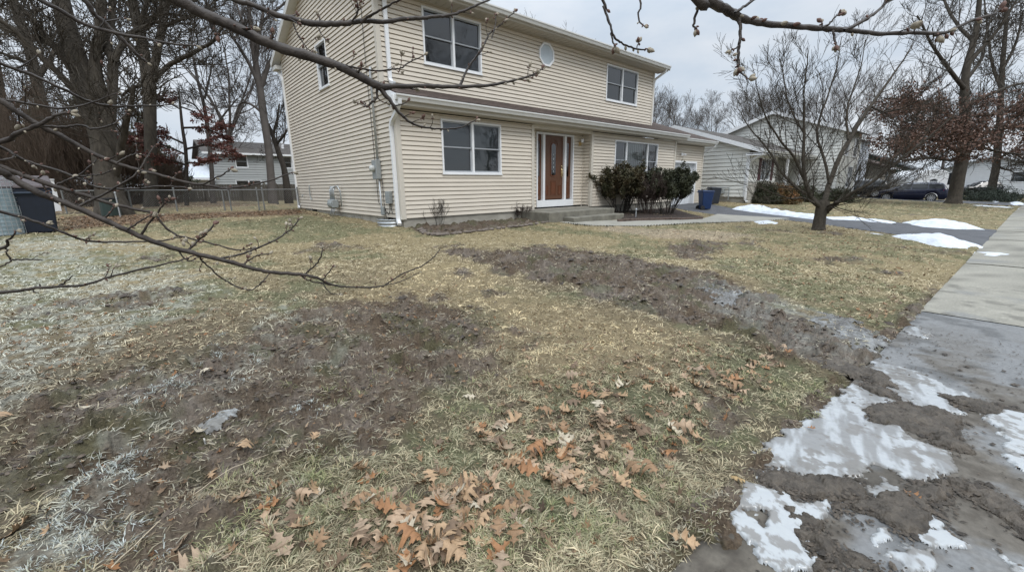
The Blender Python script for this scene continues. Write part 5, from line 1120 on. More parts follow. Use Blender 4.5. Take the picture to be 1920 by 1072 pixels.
# ------------------------------------------------------------------ grass
def blades(n, seed, rmin, rmax, amin, amax, lscale=1.0):
    rg = np.random.default_rng(seed)
    r = np.exp(rg.uniform(math.log(rmin), math.log(rmax), n)); a = rg.uniform(amin, amax, n); x = r*np.cos(a); y = r*np.sin(a)
    h = hard(x, y); fl = fields(x, y)
    clump = fbm(x, y, 5.5, 3, 301)+.5
    tuft = ss(.40, .56, fbm(x, y, 13, 3, 305)+.5)
    keep = (h < .035) & (rg.random(n) < .14+.86*tuft) & ~((x > 4.9) & (x < 18.8) & (y > 9.95)) & (rg.random(n) < (1-.62*fl['mud'])*(1-.5*fl['wet'])*(1-.75*fl['lit'])*(.45+.9*clump))
    x, y, r, clump = x[keep], y[keep], r[keep], clump[keep]; fl = {k: v[keep] for k, v in fl.items()}; n = len(x); z = gz(x, y, fl)-.004
    far = np.clip(r/3.2, 1, 9); L_ = rg.uniform(.03, .088, n)*(1+.06*(far-1))*lscale*(.7+.6*(fbm(x, y, 3, 2, 302)+.5)); L_ *= np.where(hard(x, y) > -.1, .75, 1)
    # blades in one clump lean about one way
    ca = 6.283*2*(fbm(x, y, 4.0, 2, 303)+.5)+rg.normal(0, 1.1, n); up = np.abs(rg.normal(.25, .28, n))*(.5+clump*.7); up = np.clip(up, .03, 1.3)
    dx, dy = np.cos(ca), np.sin(ca); w = (.0012+.0013*rg.random(n))*far**.85
    cu = rg.normal(0, .45, n); px_, py_ = -dy, dx
    s1, s2 = .5, 1.0
    p0 = np.stack([x, y, z], 1)
    p1 = p0+np.stack([dx*L_*s1*np.cos(up), dy*L_*s1*np.cos(up), L_*s1*np.sin(up)+.002], 1)
    d2x, d2y = np.cos(ca+cu), np.sin(ca+cu); dn = up-rg.uniform(.3, 1.0, n)
    p2 = p1+np.stack([d2x*L_*.5*np.cos(dn), d2y*L_*.5*np.cos(dn), L_*.5*np.sin(dn)], 1); p2[:, 2] = np.maximum(p2[:, 2], z+.004)
    wv = np.stack([px_*w, py_*w, rg.normal(0, .5, n)*w], 1)
    V = np.stack([p0-wv, p0+wv, p1-wv*.85, p1+wv*.85, p2], 1).reshape(-1, 3)
    k = np.arange(n)*5; T = np.concatenate([np.stack([k, k+1, k+3], 1), np.stack([k, k+3, k+2], 1), np.stack([k+2, k+3, k+4], 1)])
    u = rg.random(n); u2 = rg.random(n)
    un = u*(1-.5*ss(4, 9, r))+.25*ss(4, 9, r); c = np.array([.45, .385, .25])[None]*(.20+1.05*un)[:, None]; c = mixc(c, (.60, .47, .27), .6*fl['straw']*un); c = c*(1+.22*ss(3.5, 6, r)[:, None])*np.clip(1+(2.0*fbm(x, y, 7, 3, 306)+1.2*fbm(x, y, 2.2, 3, 307))*ss(12, 5, r), .45, 1.5)[:, None]
    c = mixc(c, (.52, .45, .31), (u2 > .80)*.6); c = mixc(c, (.22, .155, .09), (u2 < .16)*.7)
    gm = np.maximum(np.clip(fl['green']*1.05, 0, 1)*(rg.random(n) < .30+.55*fl['green']), (rg.random(n) < .25*ss(5, 2.5, r))*.8)
    c = mixc(c, (.165, .175, .10), gm*.78*(.6+.4*u)); c = mixc(c, (.35, .34, .22), (gm > .3)*(u > .72)*.7)
    c = mixc(c, (.13, .105, .078), fl['mud']*.8*(u2 < .62)); c = mixc(c, (.36, .34, .28), fl['mud']*.6*(u2 >= .62)); c = mixc(c, (.52, .53, .46), fl['frost']*(.25+.7*u)*(1-.3*fl['mud'])); c = mixc(c, (.56, .45, .33), fl['pale']*.5)
    c = mixc(c, (.40, .34, .24), .35*(1-fl['straw'])*(1-gm)*(1-fl['frost'])*u)
    c = np.repeat(c, 5, 0); return V, T, c, n
tot = 0
Vs, Ts, Cs, off = [], [], [], 0
for (n, sd, r0_, r1_, a0_, a1_, ls) in ((480000, 1, .9, 9, R(-20), R(112), 1.0), (170000, 2, 7, 45, R(-8), R(110), 1.0), (12000, 3, .7, 9, R(112), R(200), 1), (12000, 4, .7, 9, R(-70), R(-20), 1)):
    V, T_, c, n_ = blades(n, sd, r0_, r1_, a0_, a1_, ls); Vs.append(V); Ts.append(T_+off); Cs.append(c); off += len(V)
npmesh('lawn_grass', np.vstack(Vs), np.vstack(Ts), m_grass, cols=np.vstack(Cs), label='matted winter lawn grass, straw coloured with green and frosted patches', cat='grass', kind='stuff')
# stiff frosted tussocks at lower left and green tufts at the lower edge
def tufts(name, spots, per, seed, L0, col, col2, w0=.0016, **props):
    rg = np.random.default_rng(seed); S_ = np.array([[*on(px, py)[:2], s] for px, py, s in spots]); idx = np.repeat(np.arange(len(S_)), per); n = len(idx)
    sc = S_[idx, 2]; a = rg.uniform(0, 6.283, n); rr = np.abs(rg.normal(0, .035, n))*sc; x = S_[idx, 0]+rr*np.cos(a); y = S_[idx, 1]+rr*np.sin(a); z = gz(x, y)-.005
    L_ = L0*rg.uniform(.5, 1.15, n)*sc; up = np.clip(rg.normal(.75, .32, n), .1, 1.4); dx, dy = np.cos(a), np.sin(a); w = w0*rg.uniform(.7, 1.3, n)
    p0 = np.stack([x, y, z], 1); p1 = p0+np.stack([dx*L_*.5*np.cos(up), dy*L_*.5*np.cos(up), L_*.5*np.sin(up)], 1); dn = up-rg.uniform(.4, 1.3, n)
    p2 = p1+np.stack([dx*L_*.5*np.cos(dn), dy*L_*.5*np.cos(dn), L_*.5*np.sin(dn)], 1); p2[:, 2] = np.maximum(p2[:, 2], z+.004)
    wv = np.stack([-dy*w, dx*w, 0*w], 1); V = np.stack([p0-wv, p0+wv, p1-wv*.8, p1+wv*.8, p2], 1).reshape(-1, 3)
    k = np.arange(n)*5; T = np.concatenate([np.stack([k, k+1, k+3], 1), np.stack([k, k+3, k+2], 1), np.stack([k+2, k+3, k+4], 1)])
    c = np.array(col)[None]*(.7+.5*rg.random(n))[:, None]; c = mixc(c, col2, (rg.random(n) < .4)*.8)
    npmesh(name, V, T, m_grass, cols=np.repeat(c, 5, 0), kind='stuff', **props)
rr_ = random.Random(8)
fsp = [(rr_.gauss(205, 32), rr_.gauss(885, 26), rr_.uniform(.6, 1.1)) for _ in range(26)]+[(rr_.gauss(150, 38), rr_.gauss(985, 30), rr_.uniform(.6, 1.1)) for _ in range(26)]+[(rr_.gauss(150, 60), rr_.gauss(1045, 15), .9) for _ in range(10)]
fsp += [(rr_.gauss(270, 30), rr_.gauss(740, 15), .8) for _ in range(10)]+[(rr_.gauss(380, 60), rr_.gauss(690, 20), .8) for _ in range(16)]+[(rr_.gauss(560, 25), rr_.gauss(770, 10), .7) for _ in range(8)]+[(rr_.gauss(335, 25), rr_.gauss(720, 12), .8) for _ in range(8)]
tufts('frosted_grass', fsp, 34, 5, .052, (.47, .50, .475), (.33, .35, .29), label='stiff white frosted grass tussocks at the lower left of the lawn', cat='grass')
gsp = []
for cx_, cy_, sx_, sy_, n_ in ((540, 930, 60, 22, 14), (480, 1010, 60, 25, 16), (620, 880, 40, 18, 9), (720, 960, 60, 35, 14), (900, 1030, 60, 25, 14), (1010, 990, 60, 30, 12), (1180, 1000, 60, 25, 12), (1240, 910, 60, 28, 14), (1300, 820, 50, 22, 10), (1130, 850, 80, 25, 12), (900, 800, 60, 25, 10), (1500, 770, 40, 18, 8), (1330, 680, 60, 18, 10), (1420, 720, 60, 16, 10), (700, 720, 80, 20, 8), (1000, 720, 90, 22, 10)):
    gsp += [(rr_.gauss(cx_, sx_), rr_.gauss(cy_, sy_), rr_.uniform(.7, 1.25)) for _ in range(n_)]
tufts('grass_tufts', gsp, 40, 6, .060, (.36, .34, .19), (.13, .165, .075), w0=.0015, label='upright tufts of green and yellow grass in the near lawn', cat='grass')

# ------------------------------------------------------------------ fallen oak leaves
def oak_outline(rg, ln=1.0):
    """pointed-lobe oak leaf: half outline (u along midrib, v sideways)"""
    H = [(0, .012), (.10, .02), (.17, .09), (.21, .22), (.25, .17), (.29, .10), (.33, .085), (.38, .13), (.44, .28), (.51, .45), (.535, .33), (.60, .36), (.585, .22), (.61, .12), (.64, .105), (.69, .16), (.76, .33), (.79, .23), (.85, .24), (.845, .13), (.87, .08), (.91, .11), (.935, .045), (1.0, 0)]
    k = rg.uniform(.8, 1.25); j = rg.uniform(.85, 1.1, 3); half = [(u, v*k*(j[0] if u < .33 else (j[1] if u < .64 else j[2]))+(rg.normal(0, .008) if 0 < v else 0)) for u, v in H]
    return [(u*ln, v*ln) for u, v in half]
def leaf_mesh(rg, ln, curl, stem=True):
    h = oak_outline(rg); h2 = oak_outline(rg); n = 14
    us = np.array([p[0] for p in h]); V = []; F = []
    cx_ = rg.normal(0, .5)*curl; tw = rg.normal(0, .5)*curl; cu = rg.uniform(.3, 1.4)*curl
    def pos(u, v):
        z = cu*v*v*1.6+.35*curl*(u-.5)**2+tw*(u-.5)*v*1.2+.03*math.sin(9*u+cx_*5); y = v*(1-.25*min(cu, 1)*abs(v)); return [(u-.5)*ln, (y+cx_*.25*(u-.5)**2)*ln, z*ln+.002]
    for side, hh in ((1, h), (-1, h2)):
        b = len(V)
        for u, v in hh: V.append(pos(min(u, 1), 0)); V.append(pos(u, side*v*.5)); V.append(pos(u, side*v))
        for i in range(len(hh)-1):
            for q in (0, 1):
                a, c, d, e = b+i*3+q, b+(i+1)*3+q, b+(i+1)*3+q+1, b+i*3+q+1
                F.append((a, c, d, e) if side > 0 else (a, e, d, c))
    if stem:
        b = len(V); s0 = pos(0, 0); V += [[s0[0], s0[1]-.004*ln*3, s0[2]], [s0[0], s0[1]+.004*ln*3, s0[2]], [s0[0]-.16*ln, s0[1]+.02*ln, s0[2]+.03*ln]]; F.append((b, b+1, b+2))
    return np.array(V), F
LR = np.random.default_rng(99)
cl_ = [(775,1035,75,36,48),(760,965,60,28,16),(860,965,55,25,15),(930,990,32,32,15),(700,945,30,12,5),(690,895,12,10,3),(880,935,45,18,14),(1050,910,38,25,18),(1020,860,30,14,6),(1110,860,45,20,8),(1150,790,50,30,18),(1125,740,32,28,12),(1200,900,22,14,6),(1230,860,60,20,6),(985,850,25,16,8),(925,820,35,15,10),(1060,820,50,20,9),(1290,720,45,22,14),(1390,735,28,12,7),(1440,680,30,12,8),(1350,700,40,12,8),(1300,800,40,18,8),(560,965,55,25,11),(600,930,25,12,3),(640,1030,60,25,10),(960,1060,50,8,7),(540,1020,60,25,5),(1440,660,60,15,7),(1090,935,40,18,6),(1250,1000,40,25,4),(330,1030,30,20,3),(980,760,80,30,8)]
single = [(465,850,.125,'pale tan oak leaf lying alone on the dark mud, lower left of centre',0),(530,1028,.13,'large curled tan oak leaf near the bottom edge, left of the leaf pile',1),(395,887,.085,'small pinkish oak leaf on the mud below the pale tan one',0),(592,838,.08,'small folded pale leaf at the edge of the mud',0),(613,737,.10,'cream coloured curled leaf on bare mud left of centre',2),(880,747,.10,'pale papery leaf at the edge between mud and straw grass',2),(385,706,.12,'long cream leaf on the frosted mud at left',2),(165,774,.10,'cream leaf lying on the mossy mud at far left',2),(10,788,.14,'tan leaf cut by the left edge of the view, upper one',0),(32,996,.14,'tan oak leaf on frosted grass near the lower left corner',0),(330,1014,.12,'brown oak leaf at the bottom beside the long straw stem',1),(352,1066,.15,'brown oak leaf touching the bottom edge at left',1),(690,903,.10,'bright orange-brown oak leaf standing above the leaf pile',3),(1384,910,.085,'yellow-brown leaf at the tip of the grass beside the crusty ice',4),(1282,1015,.12,'tan oak leaf at the corner where grass meets the bare slab',0),(580,935,.075,'dark curled brown leaf in green grass left of the pile',3),(1200,935,.11,'big pinkish brown leaf alone in grass right of the pile',0),(375,815,.10,'whitish frosted leaf on the ice crust of the mud',2),(1710,935,.07,'small red-brown leaf on the muddy slab',3),(800,677,.09,'pale curled leaf in the short brown grass at centre',2),(1520,808,.05,'small orange leaf frozen onto the clouded ice',3)]
PAL = np.array([[.36,.24,.14],[.25,.155,.085],[.46,.40,.30],[.27,.135,.06],[.35,.24,.115],[.15,.10,.062],[.37,.26,.17],[.30,.22,.15]])
lm = [mat('dry_leaf_%s' % n_, tuple(PAL[i]*.95), .62, .28, 28, .5, 90, .35, bdist=.004) for i, n_ in enumerate(('tan', 'brown', 'cream', 'orange', 'yellow', 'dark', 'pink', 'dusty'))]
def put_leaf(px, py, ln, tone, label, group=None, curl=None, z=0):
    p = on(px, py); V, F_ = leaf_mesh(LR, ln, curl if curl is not None else LR.uniform(.35, 1.5)); up = 1 if LR.random() < .6 else -1
    V = V.copy(); V[:, 2] *= up
    rot = Matrix.Rotation(LR.uniform(0, 6.283), 3, 'Z')@Matrix.Rotation(LR.normal(0, .28), 3, 'X')@Matrix.Rotation(LR.normal(0, .28), 3, 'Y')
    V = V@np.array(rot).T; zz = float(gz(np.array([p[0]]), np.array([p[1]]))[0]) if hard(np.array([p[0]]), np.array([p[1]]))[0] < 0 else -1.485; V[:, 2] += -V[:, 2].min()+.002
    me = bpy.data.meshes.new('fallen_leaf'); me.from_pydata([tuple(q) for q in V], [], F_); bmx = bmesh.new(); bmx.from_mesh(me); bmesh.ops.remove_doubles(bmx, verts=bmx.verts, dist=1e-5); bmx.to_mesh(me); bmx.free(); me.materials.append(lm[tone]); me.polygons.foreach_set('use_smooth', [True]*len(me.polygons)); me.update()
    o = bpy.data.objects.new('fallen_leaf', me); COL.objects.link(o); o.location = (p[0], p[1], zz+z)
    return _props(o, label, 'leaf', group)
for px, py, ln, lab, tone in single: put_leaf(px, py, ln*1.05, {0: 0, 1: 7, 2: 2, 3: 3, 4: 4}[tone], lab, curl=.7)
cnt = 0
for cx_, cy_, sx_, sy_, n_ in cl_:
    for k in range(n_):
        if cnt > 275: break
        x, y = LR.normal(cx_, sx_*1.0), LR.normal(cy_, sy_*.95)
        if y > 1085 or y < 600: continue
        q = on(x, min(y, 1110)); 
        if hard(q[:1], q[1:2])[0] > -.03: continue
        pile = math.hypot((x-780)/95, (y-1020)/70) < 1
        put_leaf(x, min(y, 1110), LR.uniform(.07, .135), int(LR.choice([0, 1, 3, 5, 6, 7, 7, 6, 2], p=[.17, .20, .10, .13, .08, .10, .07, .10, .05])), 'fallen brown oak leaf among the loose leaves strewn over the near lawn', 'oak leaves on the near lawn', z=LR.uniform(.0, .03) if pile else LR.uniform(0, .008)); cnt += 1
print('leaves', cnt)
# leaf litter too small to count, one object
def litter():
    pts = []; rg = np.random.default_rng(12)
    def add(poly, n, s0, s1): 
        P = polyw(poly); a = P.min(0); b = P.max(0); q = rg.uniform(a, b, (n*4, 2)); q = q[pdist(P, q[:, 0], q[:, 1]) > 0][:n]; pts.append(np.column_stack([q, rg.uniform(s0, s1, len(q))]))
    add([(100,436),(330,414),(480,405),(565,402),(562,392),(470,398),(330,402),(110,410)], 2600, .05, .10)
    add([(1380,470),(1560,440),(1760,470),(1730,560),(1660,640),(1480,560)], 520, .04, .075)
    add([(1500,425),(1600,430),(1600,445),(1500,440)], 60, .05, .09); add([(1180,430),(1450,440),(1500,520),(1250,480)], 160, .03, .07)
    add([(0,640),(700,560),(1300,620),(1500,720),(1100,900),(600,900),(0,900)], 1100, .02, .055); add([(640,1066),(700,900),(1000,720),(1300,640),(1480,660),(1300,860),(1220,1066)], 330, .035, .085); add([(0,1066),(0,900),(400,820),(640,900),(600,1066)], 90, .03, .08); add([(640,415),(690,425),(560,398),(570,392)], 130, .05, .09)
    add([(1560,590),(1680,560),(1720,590),(1650,660)], 40, .04, .08); add([(600,500),(850,520),(900,620),(560,600)], 180, .03, .06); add([(0,560),(500,560),(300,700),(0,760)], 300, .03, .07)
    Q = np.vstack(pts); n = len(Q); fl = fields(Q[:, 0], Q[:, 1]); z = gz(Q[:, 0], Q[:, 1], fl)+.012
    C = np.column_stack([Q[:, 0], Q[:, 1], z]); a = rg.uniform(0, 6.283, n); s = Q[:, 2]; tl_ = rg.normal(0, .35, n)
    d = np.stack([np.cos(a), np.sin(a), tl_], 1); e = np.stack([-np.sin(a), np.cos(a), rg.normal(0, .35, n)], 1)
    ring_ = [(1, 0, .1), (.45, .22, 0), (.5, .55, .12), (.05, .25, 0), (-.25, .5, .1), (-.4, .15, 0), (-1, 0, .1), (-.4, -.15, 0), (-.3, -.5, .15), (.0, -.22, 0), (.45, -.55, .1), (.4, -.2, 0)]
    V = [C+d*(s*.5*u)[:, None]+e*(s*.5*v)[:, None]+np.array([0, 0, 1])*(s*w*rg.uniform(0, 3, n))[:, None] for u, v, w in ring_]+[C]
    V = np.stack(V, 1).reshape(-1, 3); k = np.arange(n)*13; T = np.concatenate([np.stack([k+j, k+(j+1) % 12, k+12], 1) for j in range(12)])
    V[:, 2] = np.maximum(V[:, 2], np.repeat(z-.01, 13))
    pal = PAL[rg.choice([0, 1, 5, 6, 7, 3], n, p=[.18, .22, .2, .14, .16, .1])]*rg.uniform(.35, .95, (n, 1)); npmesh('leaf_litter', V, T, m_attr, cols=np.repeat(pal, 13, 0), label='small scattered dead leaves along the yard edge and over the lawn', cat='leaves', kind='stuff')
litter()
def crumbs(name, C, size, cols, m, seed, flat=.6, **props):
    rg = np.random.default_rng(seed); n = len(C); base = np.array([[1, 0, 0], [.5, .87, .1], [-.5, .87, 0], [-1, 0, .1], [-.5, -.87, 0], [.5, -.87, .1], [.3, .1, .9], [-.35, -.1, .8]]); k = len(base)
    P = base[None]*rg.uniform(.6, 1.35, (n, k, 1)); a = rg.uniform(0, 6.283, n); ca, sa = np.cos(a)[:, None], np.sin(a)[:, None]; st_ = rg.uniform(.6, 1.4, (n, 1))
    X = P[:, :, 0]*st_; Y_ = P[:, :, 1]/st_; V = np.stack([X*ca-Y_*sa, X*sa+Y_*ca, P[:, :, 2]*flat], 2)*size[:, None, None]+C[:, None]
    T0 = np.array([[0, 1, 6], [1, 2, 6], [2, 7, 6], [2, 3, 7], [3, 4, 7], [4, 5, 7], [5, 6, 7], [5, 0, 6]]); T = (T0[None]+np.arange(n)[:, None, None]*k).reshape(-1, 3)
    npmesh(name, V.reshape(-1, 3), T, m, cols=np.repeat(cols, k, 0), smooth=False, kind='stuff', **props)
rg = np.random.default_rng(61); r = np.exp(rg.uniform(math.log(1.2), math.log(11), 60000)); a = rg.uniform(R(-10), R(108), 60000); x, y = r*np.cos(a), r*np.sin(a); fl = fields(x, y); k = (rg.random(60000) < fl['mud']**1.5*ss(.42, .6, fbm(x, y, 4, 4, 611)+.5)) & (hard(x, y) < -.0)
x, y, r = x[k], y[k], r[k]; fl = {q: v[k] for q, v in fl.items()}; sz = rg.uniform(.003, .012, len(x))*np.clip(r/3, .8, 2.6)*(1+1.2*(rg.random(len(x)) < .08)); cc = np.array([.075, .057, .042])[None]*rg.uniform(.5, 1.5, (len(x), 1))
crumbs('soil_clods', np.column_stack([x, y, gz(x, y, fl)+sz*.1]), sz, cc, m_mud, 62, label='crumbly soil clods on the bare muddy patches of the lawn', cat='soil')
C = []
for pts in mudp:
    P = polyw(pts); a = P.min(0)-.12; b = P.max(0)+.12; q = rg.uniform(a, b, (int(2600*np.prod(b-a)/.3)+60, 2)); d = pdist(P, q[:, 0], q[:, 1])+.16*fbm(q[:, 0], q[:, 1], 7, 4, 77); q = q[d > -.07*rg.random(len(q))**2]; C.append(q)
C = np.vstack(C)[:16000]; e = np.column_stack([rg.uniform(1.3, 6, 1500), rg.uniform(-.9, .6, 1500)]); C = np.vstack([C, e]); C = C[(C[:, 1] < swe(C[:, 0])+.02) & (C[:, 1] > swe(C[:, 0])-1.48)]
sz = rg.uniform(.002, .009, len(C))*(1+1.5*(rg.random(len(C)) < .05)); ins = np.zeros(len(C), bool)
for pts in mudp: ins |= pdist(polyw(pts), C[:, 0], C[:, 1]) > .02
crumbs('mud_crumbs', np.column_stack([C, np.where(ins, -1.482, -1.4965)+0*sz]), sz, np.array([.06, .048, .036])[None]*rg.uniform(.5, 1.6, (len(C), 1)), m_mud, 63, label='dark crumbs of soil and grit scattered over the sidewalk slabs', cat='soil')
# sticks and straw
def stick(pts, r, label, m=None, name='stick', lift=.02):
    P = [V3(on(*p))+Vector((0, 0, lift)) for p in pts]; P, rr = smooth_line(P, [r*(1-.5*i/len(P)) for i in range(len(P))], 4, .003, frng); V, Q = tubes([(P, rr)]); npmesh(name, V, None, m or m_twig, quads=Q, smooth=True, label=label, cat='stick')
m_straw = mat('pale_straw', (.50, .42, .30), .7, .2, 20)
stick([(212,1075),(300,990),(380,925),(440,885),(505,860)], .0022, 'long thin pale stem lying across the mud from the bottom edge', m_straw, lift=.03)
stick([(140,962),(185,978),(240,985)], .006, 'short thick brown stick on the frosted grass at lower left', lift=.02)
stick([(150,870),(168,905),(175,940)], .003, 'thin curved twig beside the frosted tussock'); stick([(60,948),(85,965),(95,995)], .003, 'thin forked twig near the left edge of the frosted grass')
stick([(200,935),(250,905),(300,880)], .0022, 'fine straw lying over the frosted grass', m_straw)
# ------------------------------------------------------------------ neighbouring houses
m_sidw = mat('pale_siding', (.68, .68, .64), .6, .04, 1.5, .1, 50); m_sidg = mat('grey_blue_siding', (.34, .355, .355), .6, .05, 1.5, .1, 50); m_sidb = mat('blue_white_siding', (.50, .53, .57), .6, .05, 1.5)
m_white2 = mat('white_trim', (.72, .73, .74), .5, .03, 4); m_maroon = mat('maroon_shutter', (.07, .025, .03), .6); m_greenw = mat('dark_green_siding', (.045, .095, .07), .7, .1, 2)
NB_ = thing('neighbour_house', 'low white house with a grey-brown roof and maroon shutters beyond the driveway', 'house', (24.07, 8.8, -1.0))
nX, nY, nG = 24.07, 8.8, -.72
nside = Fr((nX, 16.7, 0), (0, -1, 0), (-1, 0, 0)); nfront = Fr((nX, nY, 0), (1, 0, 0), (0, -1, 0)); nsl = .335; nZE = 1.62
def nr(z):
    if z < nZE: return (0, 7.9)
    h = (z-nZE)/nsl; return (max(0, h-.2), 7.9-max(0, h-.6))
m = MB(); siding(m, nside.O, nside.U, nside.N, 7.9, nG, 3.1, (), urange=nr, H=.2, lip=.03); m.build('side_wall', m_sidw, NB_)
nw = (1.75, 3.25, .12, 1.30)
m = MB(); siding(m, nfront.O, nfront.U, nfront.N, 4.2, nG, 1.55, [nw], H=.2); siding(m, (nX+4.2, nY+1.3, 0), (1, 0, 0), (0, -1, 0), 4.7, nG, 1.55, [(1.5, 2.5, -.7, 1.3)]); siding(m, (nX+4.2, nY, 0), (0, 1, 0), (1, 0, 0), 1.3, nG, 1.55); m.build('wall', m_sidw, NB_)
w_ = sash_window(nfront, NB_, *nw, [1], m_curt, grid=True)
for a, b in ((nw[0]-.36, nw[0]-.04), (nw[1]+.04, nw[1]+.36)): m = MB(); nfront.box(m, a, b, .018, .05, nw[2], nw[3]); m.build('shutter', m_maroon, NB_)
m = MB(); nfront.box(m, 5.7, 6.7, -1.5, -1.35, -.95, 1.25); m.build('entry_door', mat('dark_entry_door', (.04, .03, .028), .5), NB_)
m = MB(); nfront.box(m, 0, 4.1, .02, .16, -1.3, .02); m.build('stone_wainscot', mat('pale_stone_veneer', (.36, .34, .30), .9, .4, 6, .8, 12, bdist=.03), NB_, bevel=.01)
m = MB(); m.box(nX+.05, nX+8.85, nY+.03, 16.6, -1.5, nG); m.build('foundation', m_found, NB_)
m = MB(); rooftop(m, nX-.35, nX+8.9, 8.05, nZE+.02, 12.9, nsl, .08); m.hexa([(nX-.35, 12.9, 3.17), (nX+8.9, 12.9, 3.17), (nX+8.9, 17.6, 1.6), (nX-.35, 17.6, 1.6), (nX-.35, 12.9, 3.26), (nX+8.9, 12.9, 3.26), (nX+8.9, 17.6, 1.68), (nX-.35, 17.6, 1.68)]); m.build('roof', m_roof2, NB_)
m = MB()
for ya, yb in ((8.05, 12.9), (17.6, 12.9)):
    m = MB(); za = nZE-.12; zb = 3.08; m.hexa([(nX-.39, ya, za-.06), (nX-.352, ya, za-.06), (nX-.352, yb, zb-.0), (nX-.39, yb, zb-.0), (nX-.39, ya, za+.15), (nX-.352, ya, za+.15), (nX-.352, yb, zb+.2), (nX-.39, yb, zb+.2)]); m.build('rake_board', m_white2, NB_)
m = MB()
m.hexa([(nX-.35, 8.08, nZE-.16), (nX, 8.08, nZE-.16), (nX, 12.9, 3.06), (nX-.35, 12.9, 3.06), (nX-.35, 8.08, nZE-.14), (nX, 8.08, nZE-.14), (nX, 12.9, 3.08), (nX-.35, 12.9, 3.08)])
m.build('rake_soffit', m_white2, NB_)
m = MB(); m.box(nX-.36, nX+.0, 8.06, 8.85, 1.36, 1.48); m.box(nX-.36, nX+8.85, 8.07, nY, 1.42, 1.46); m.build('eave_soffit', m_white2, NB_)
gutter(NB_, nX-.38, nX+8.85, 8.06, nZE)
m = MB(); rect_tube(m, [(nX-.2, 7.95, 1.5), (nX-.18, 8.1, 1.4), (nX-.06, 8.7, 1.15), (nX-.05, 8.76, 1.0), (nX-.05, 8.76, -.85), (nX-.12, 8.6, -.98)], .05, .04); m.build('downspout', m_white2, NB_)
m = MB(); m.box(nX-.03, nX+.08, nY-.03, nY, nG, 1.5); m.box(nX-.03, nX, nY, nY+.1, nG, 1.5); m.build('corner_trim', m_white2, NB_)
m = MB(); m.tube([(nX-.1, 9.6, -.9), (nX-.1, 9.6, -.25), (nX-.1, 9.95, -.25), (nX-.1, 9.95, -.3)], .03, 6); m.box(nX-.25, nX-.05, 9.85, 10.15, -.55, -.32); m.build('gas_meter', m_meter, NB_)
for px_ in (28.3, 30.8): m = MB(); m.box(px_-.06, px_+.06, 8.2, 8.32, -1.1, 1.42); m.build('porch_post', m_white2, NB_)
# two-storey part behind
TX, TY0, TY1 = 33.0, 6.8, 14.8
u_ = onX = None
tfr = Fr((TX, TY1, 0), (0, -1, 0), (-1, 0, 0)); TE, TSL = 3.18, .36; TR = TE+TSL*(TY1-TY0)/2
def trr(z):
    if z < TE: return (0, TY1-TY0)
    h = (z-TE)/TSL; return (h, TY1-TY0-h)
T2 = thing('neighbour_house', 'taller pale two-storey house with a white-edged gable behind the low white house', 'house', (TX, TY0, -1.1))
m = MB(); siding(m, tfr.O, tfr.U, tfr.N, TY1-TY0, -1, TR, (), urange=trr, H=.2, lip=.03); tff = Fr((TX, TY0, 0), (1, 0, 0), (0, -1, 0)); siding(m, tff.O, tff.U, tff.N, 5.0, -1, TE, [(.7, 1.8, 1.6, 2.8), (3.0, 4.1, 1.6, 2.8), (2.4, 3.8, -.4, 1.0)]); m.build('wall', m_sidw, T2)
for q in ((.7, 1.8, 1.6, 2.8), (3.0, 4.1, 1.6, 2.8), (2.4, 3.8, -.4, 1.0)): sash_window(tff, T2, *q, [1], m_curt)
YM = (TY0+TY1)/2
m = MB(); rooftop(m, TX-.3, TX+5.2, TY0-.4, TE-.1, YM, TSL, .08); zz = TE-.1+TSL*(YM-TY0+.4); m.hexa([(TX-.3, YM, zz-.08), (TX+5.2, YM, zz-.08), (TX+5.2, TY1+.4, TE-.18), (TX-.3, TY1+.4, TE-.18), (TX-.3, YM, zz), (TX+5.2, YM, zz), (TX+5.2, TY1+.4, TE-.1), (TX-.3, TY1+.4, TE-.1)]); m.build('roof', m_roof2, T2)
m = MB()
for ya, yb in ((TY0-.4, YM), (TY1+.4, YM)): m = MB(); m.hexa([(TX-.34, ya, TE-.30), (TX-.302, ya, TE-.30), (TX-.302, yb, zz-.20), (TX-.34, yb, zz-.20), (TX-.34, ya, TE-.08), (TX-.302, ya, TE-.08), (TX-.302, yb, zz+.02), (TX-.34, yb, zz+.02)]); m.build('rake_board', m_white2, T2)
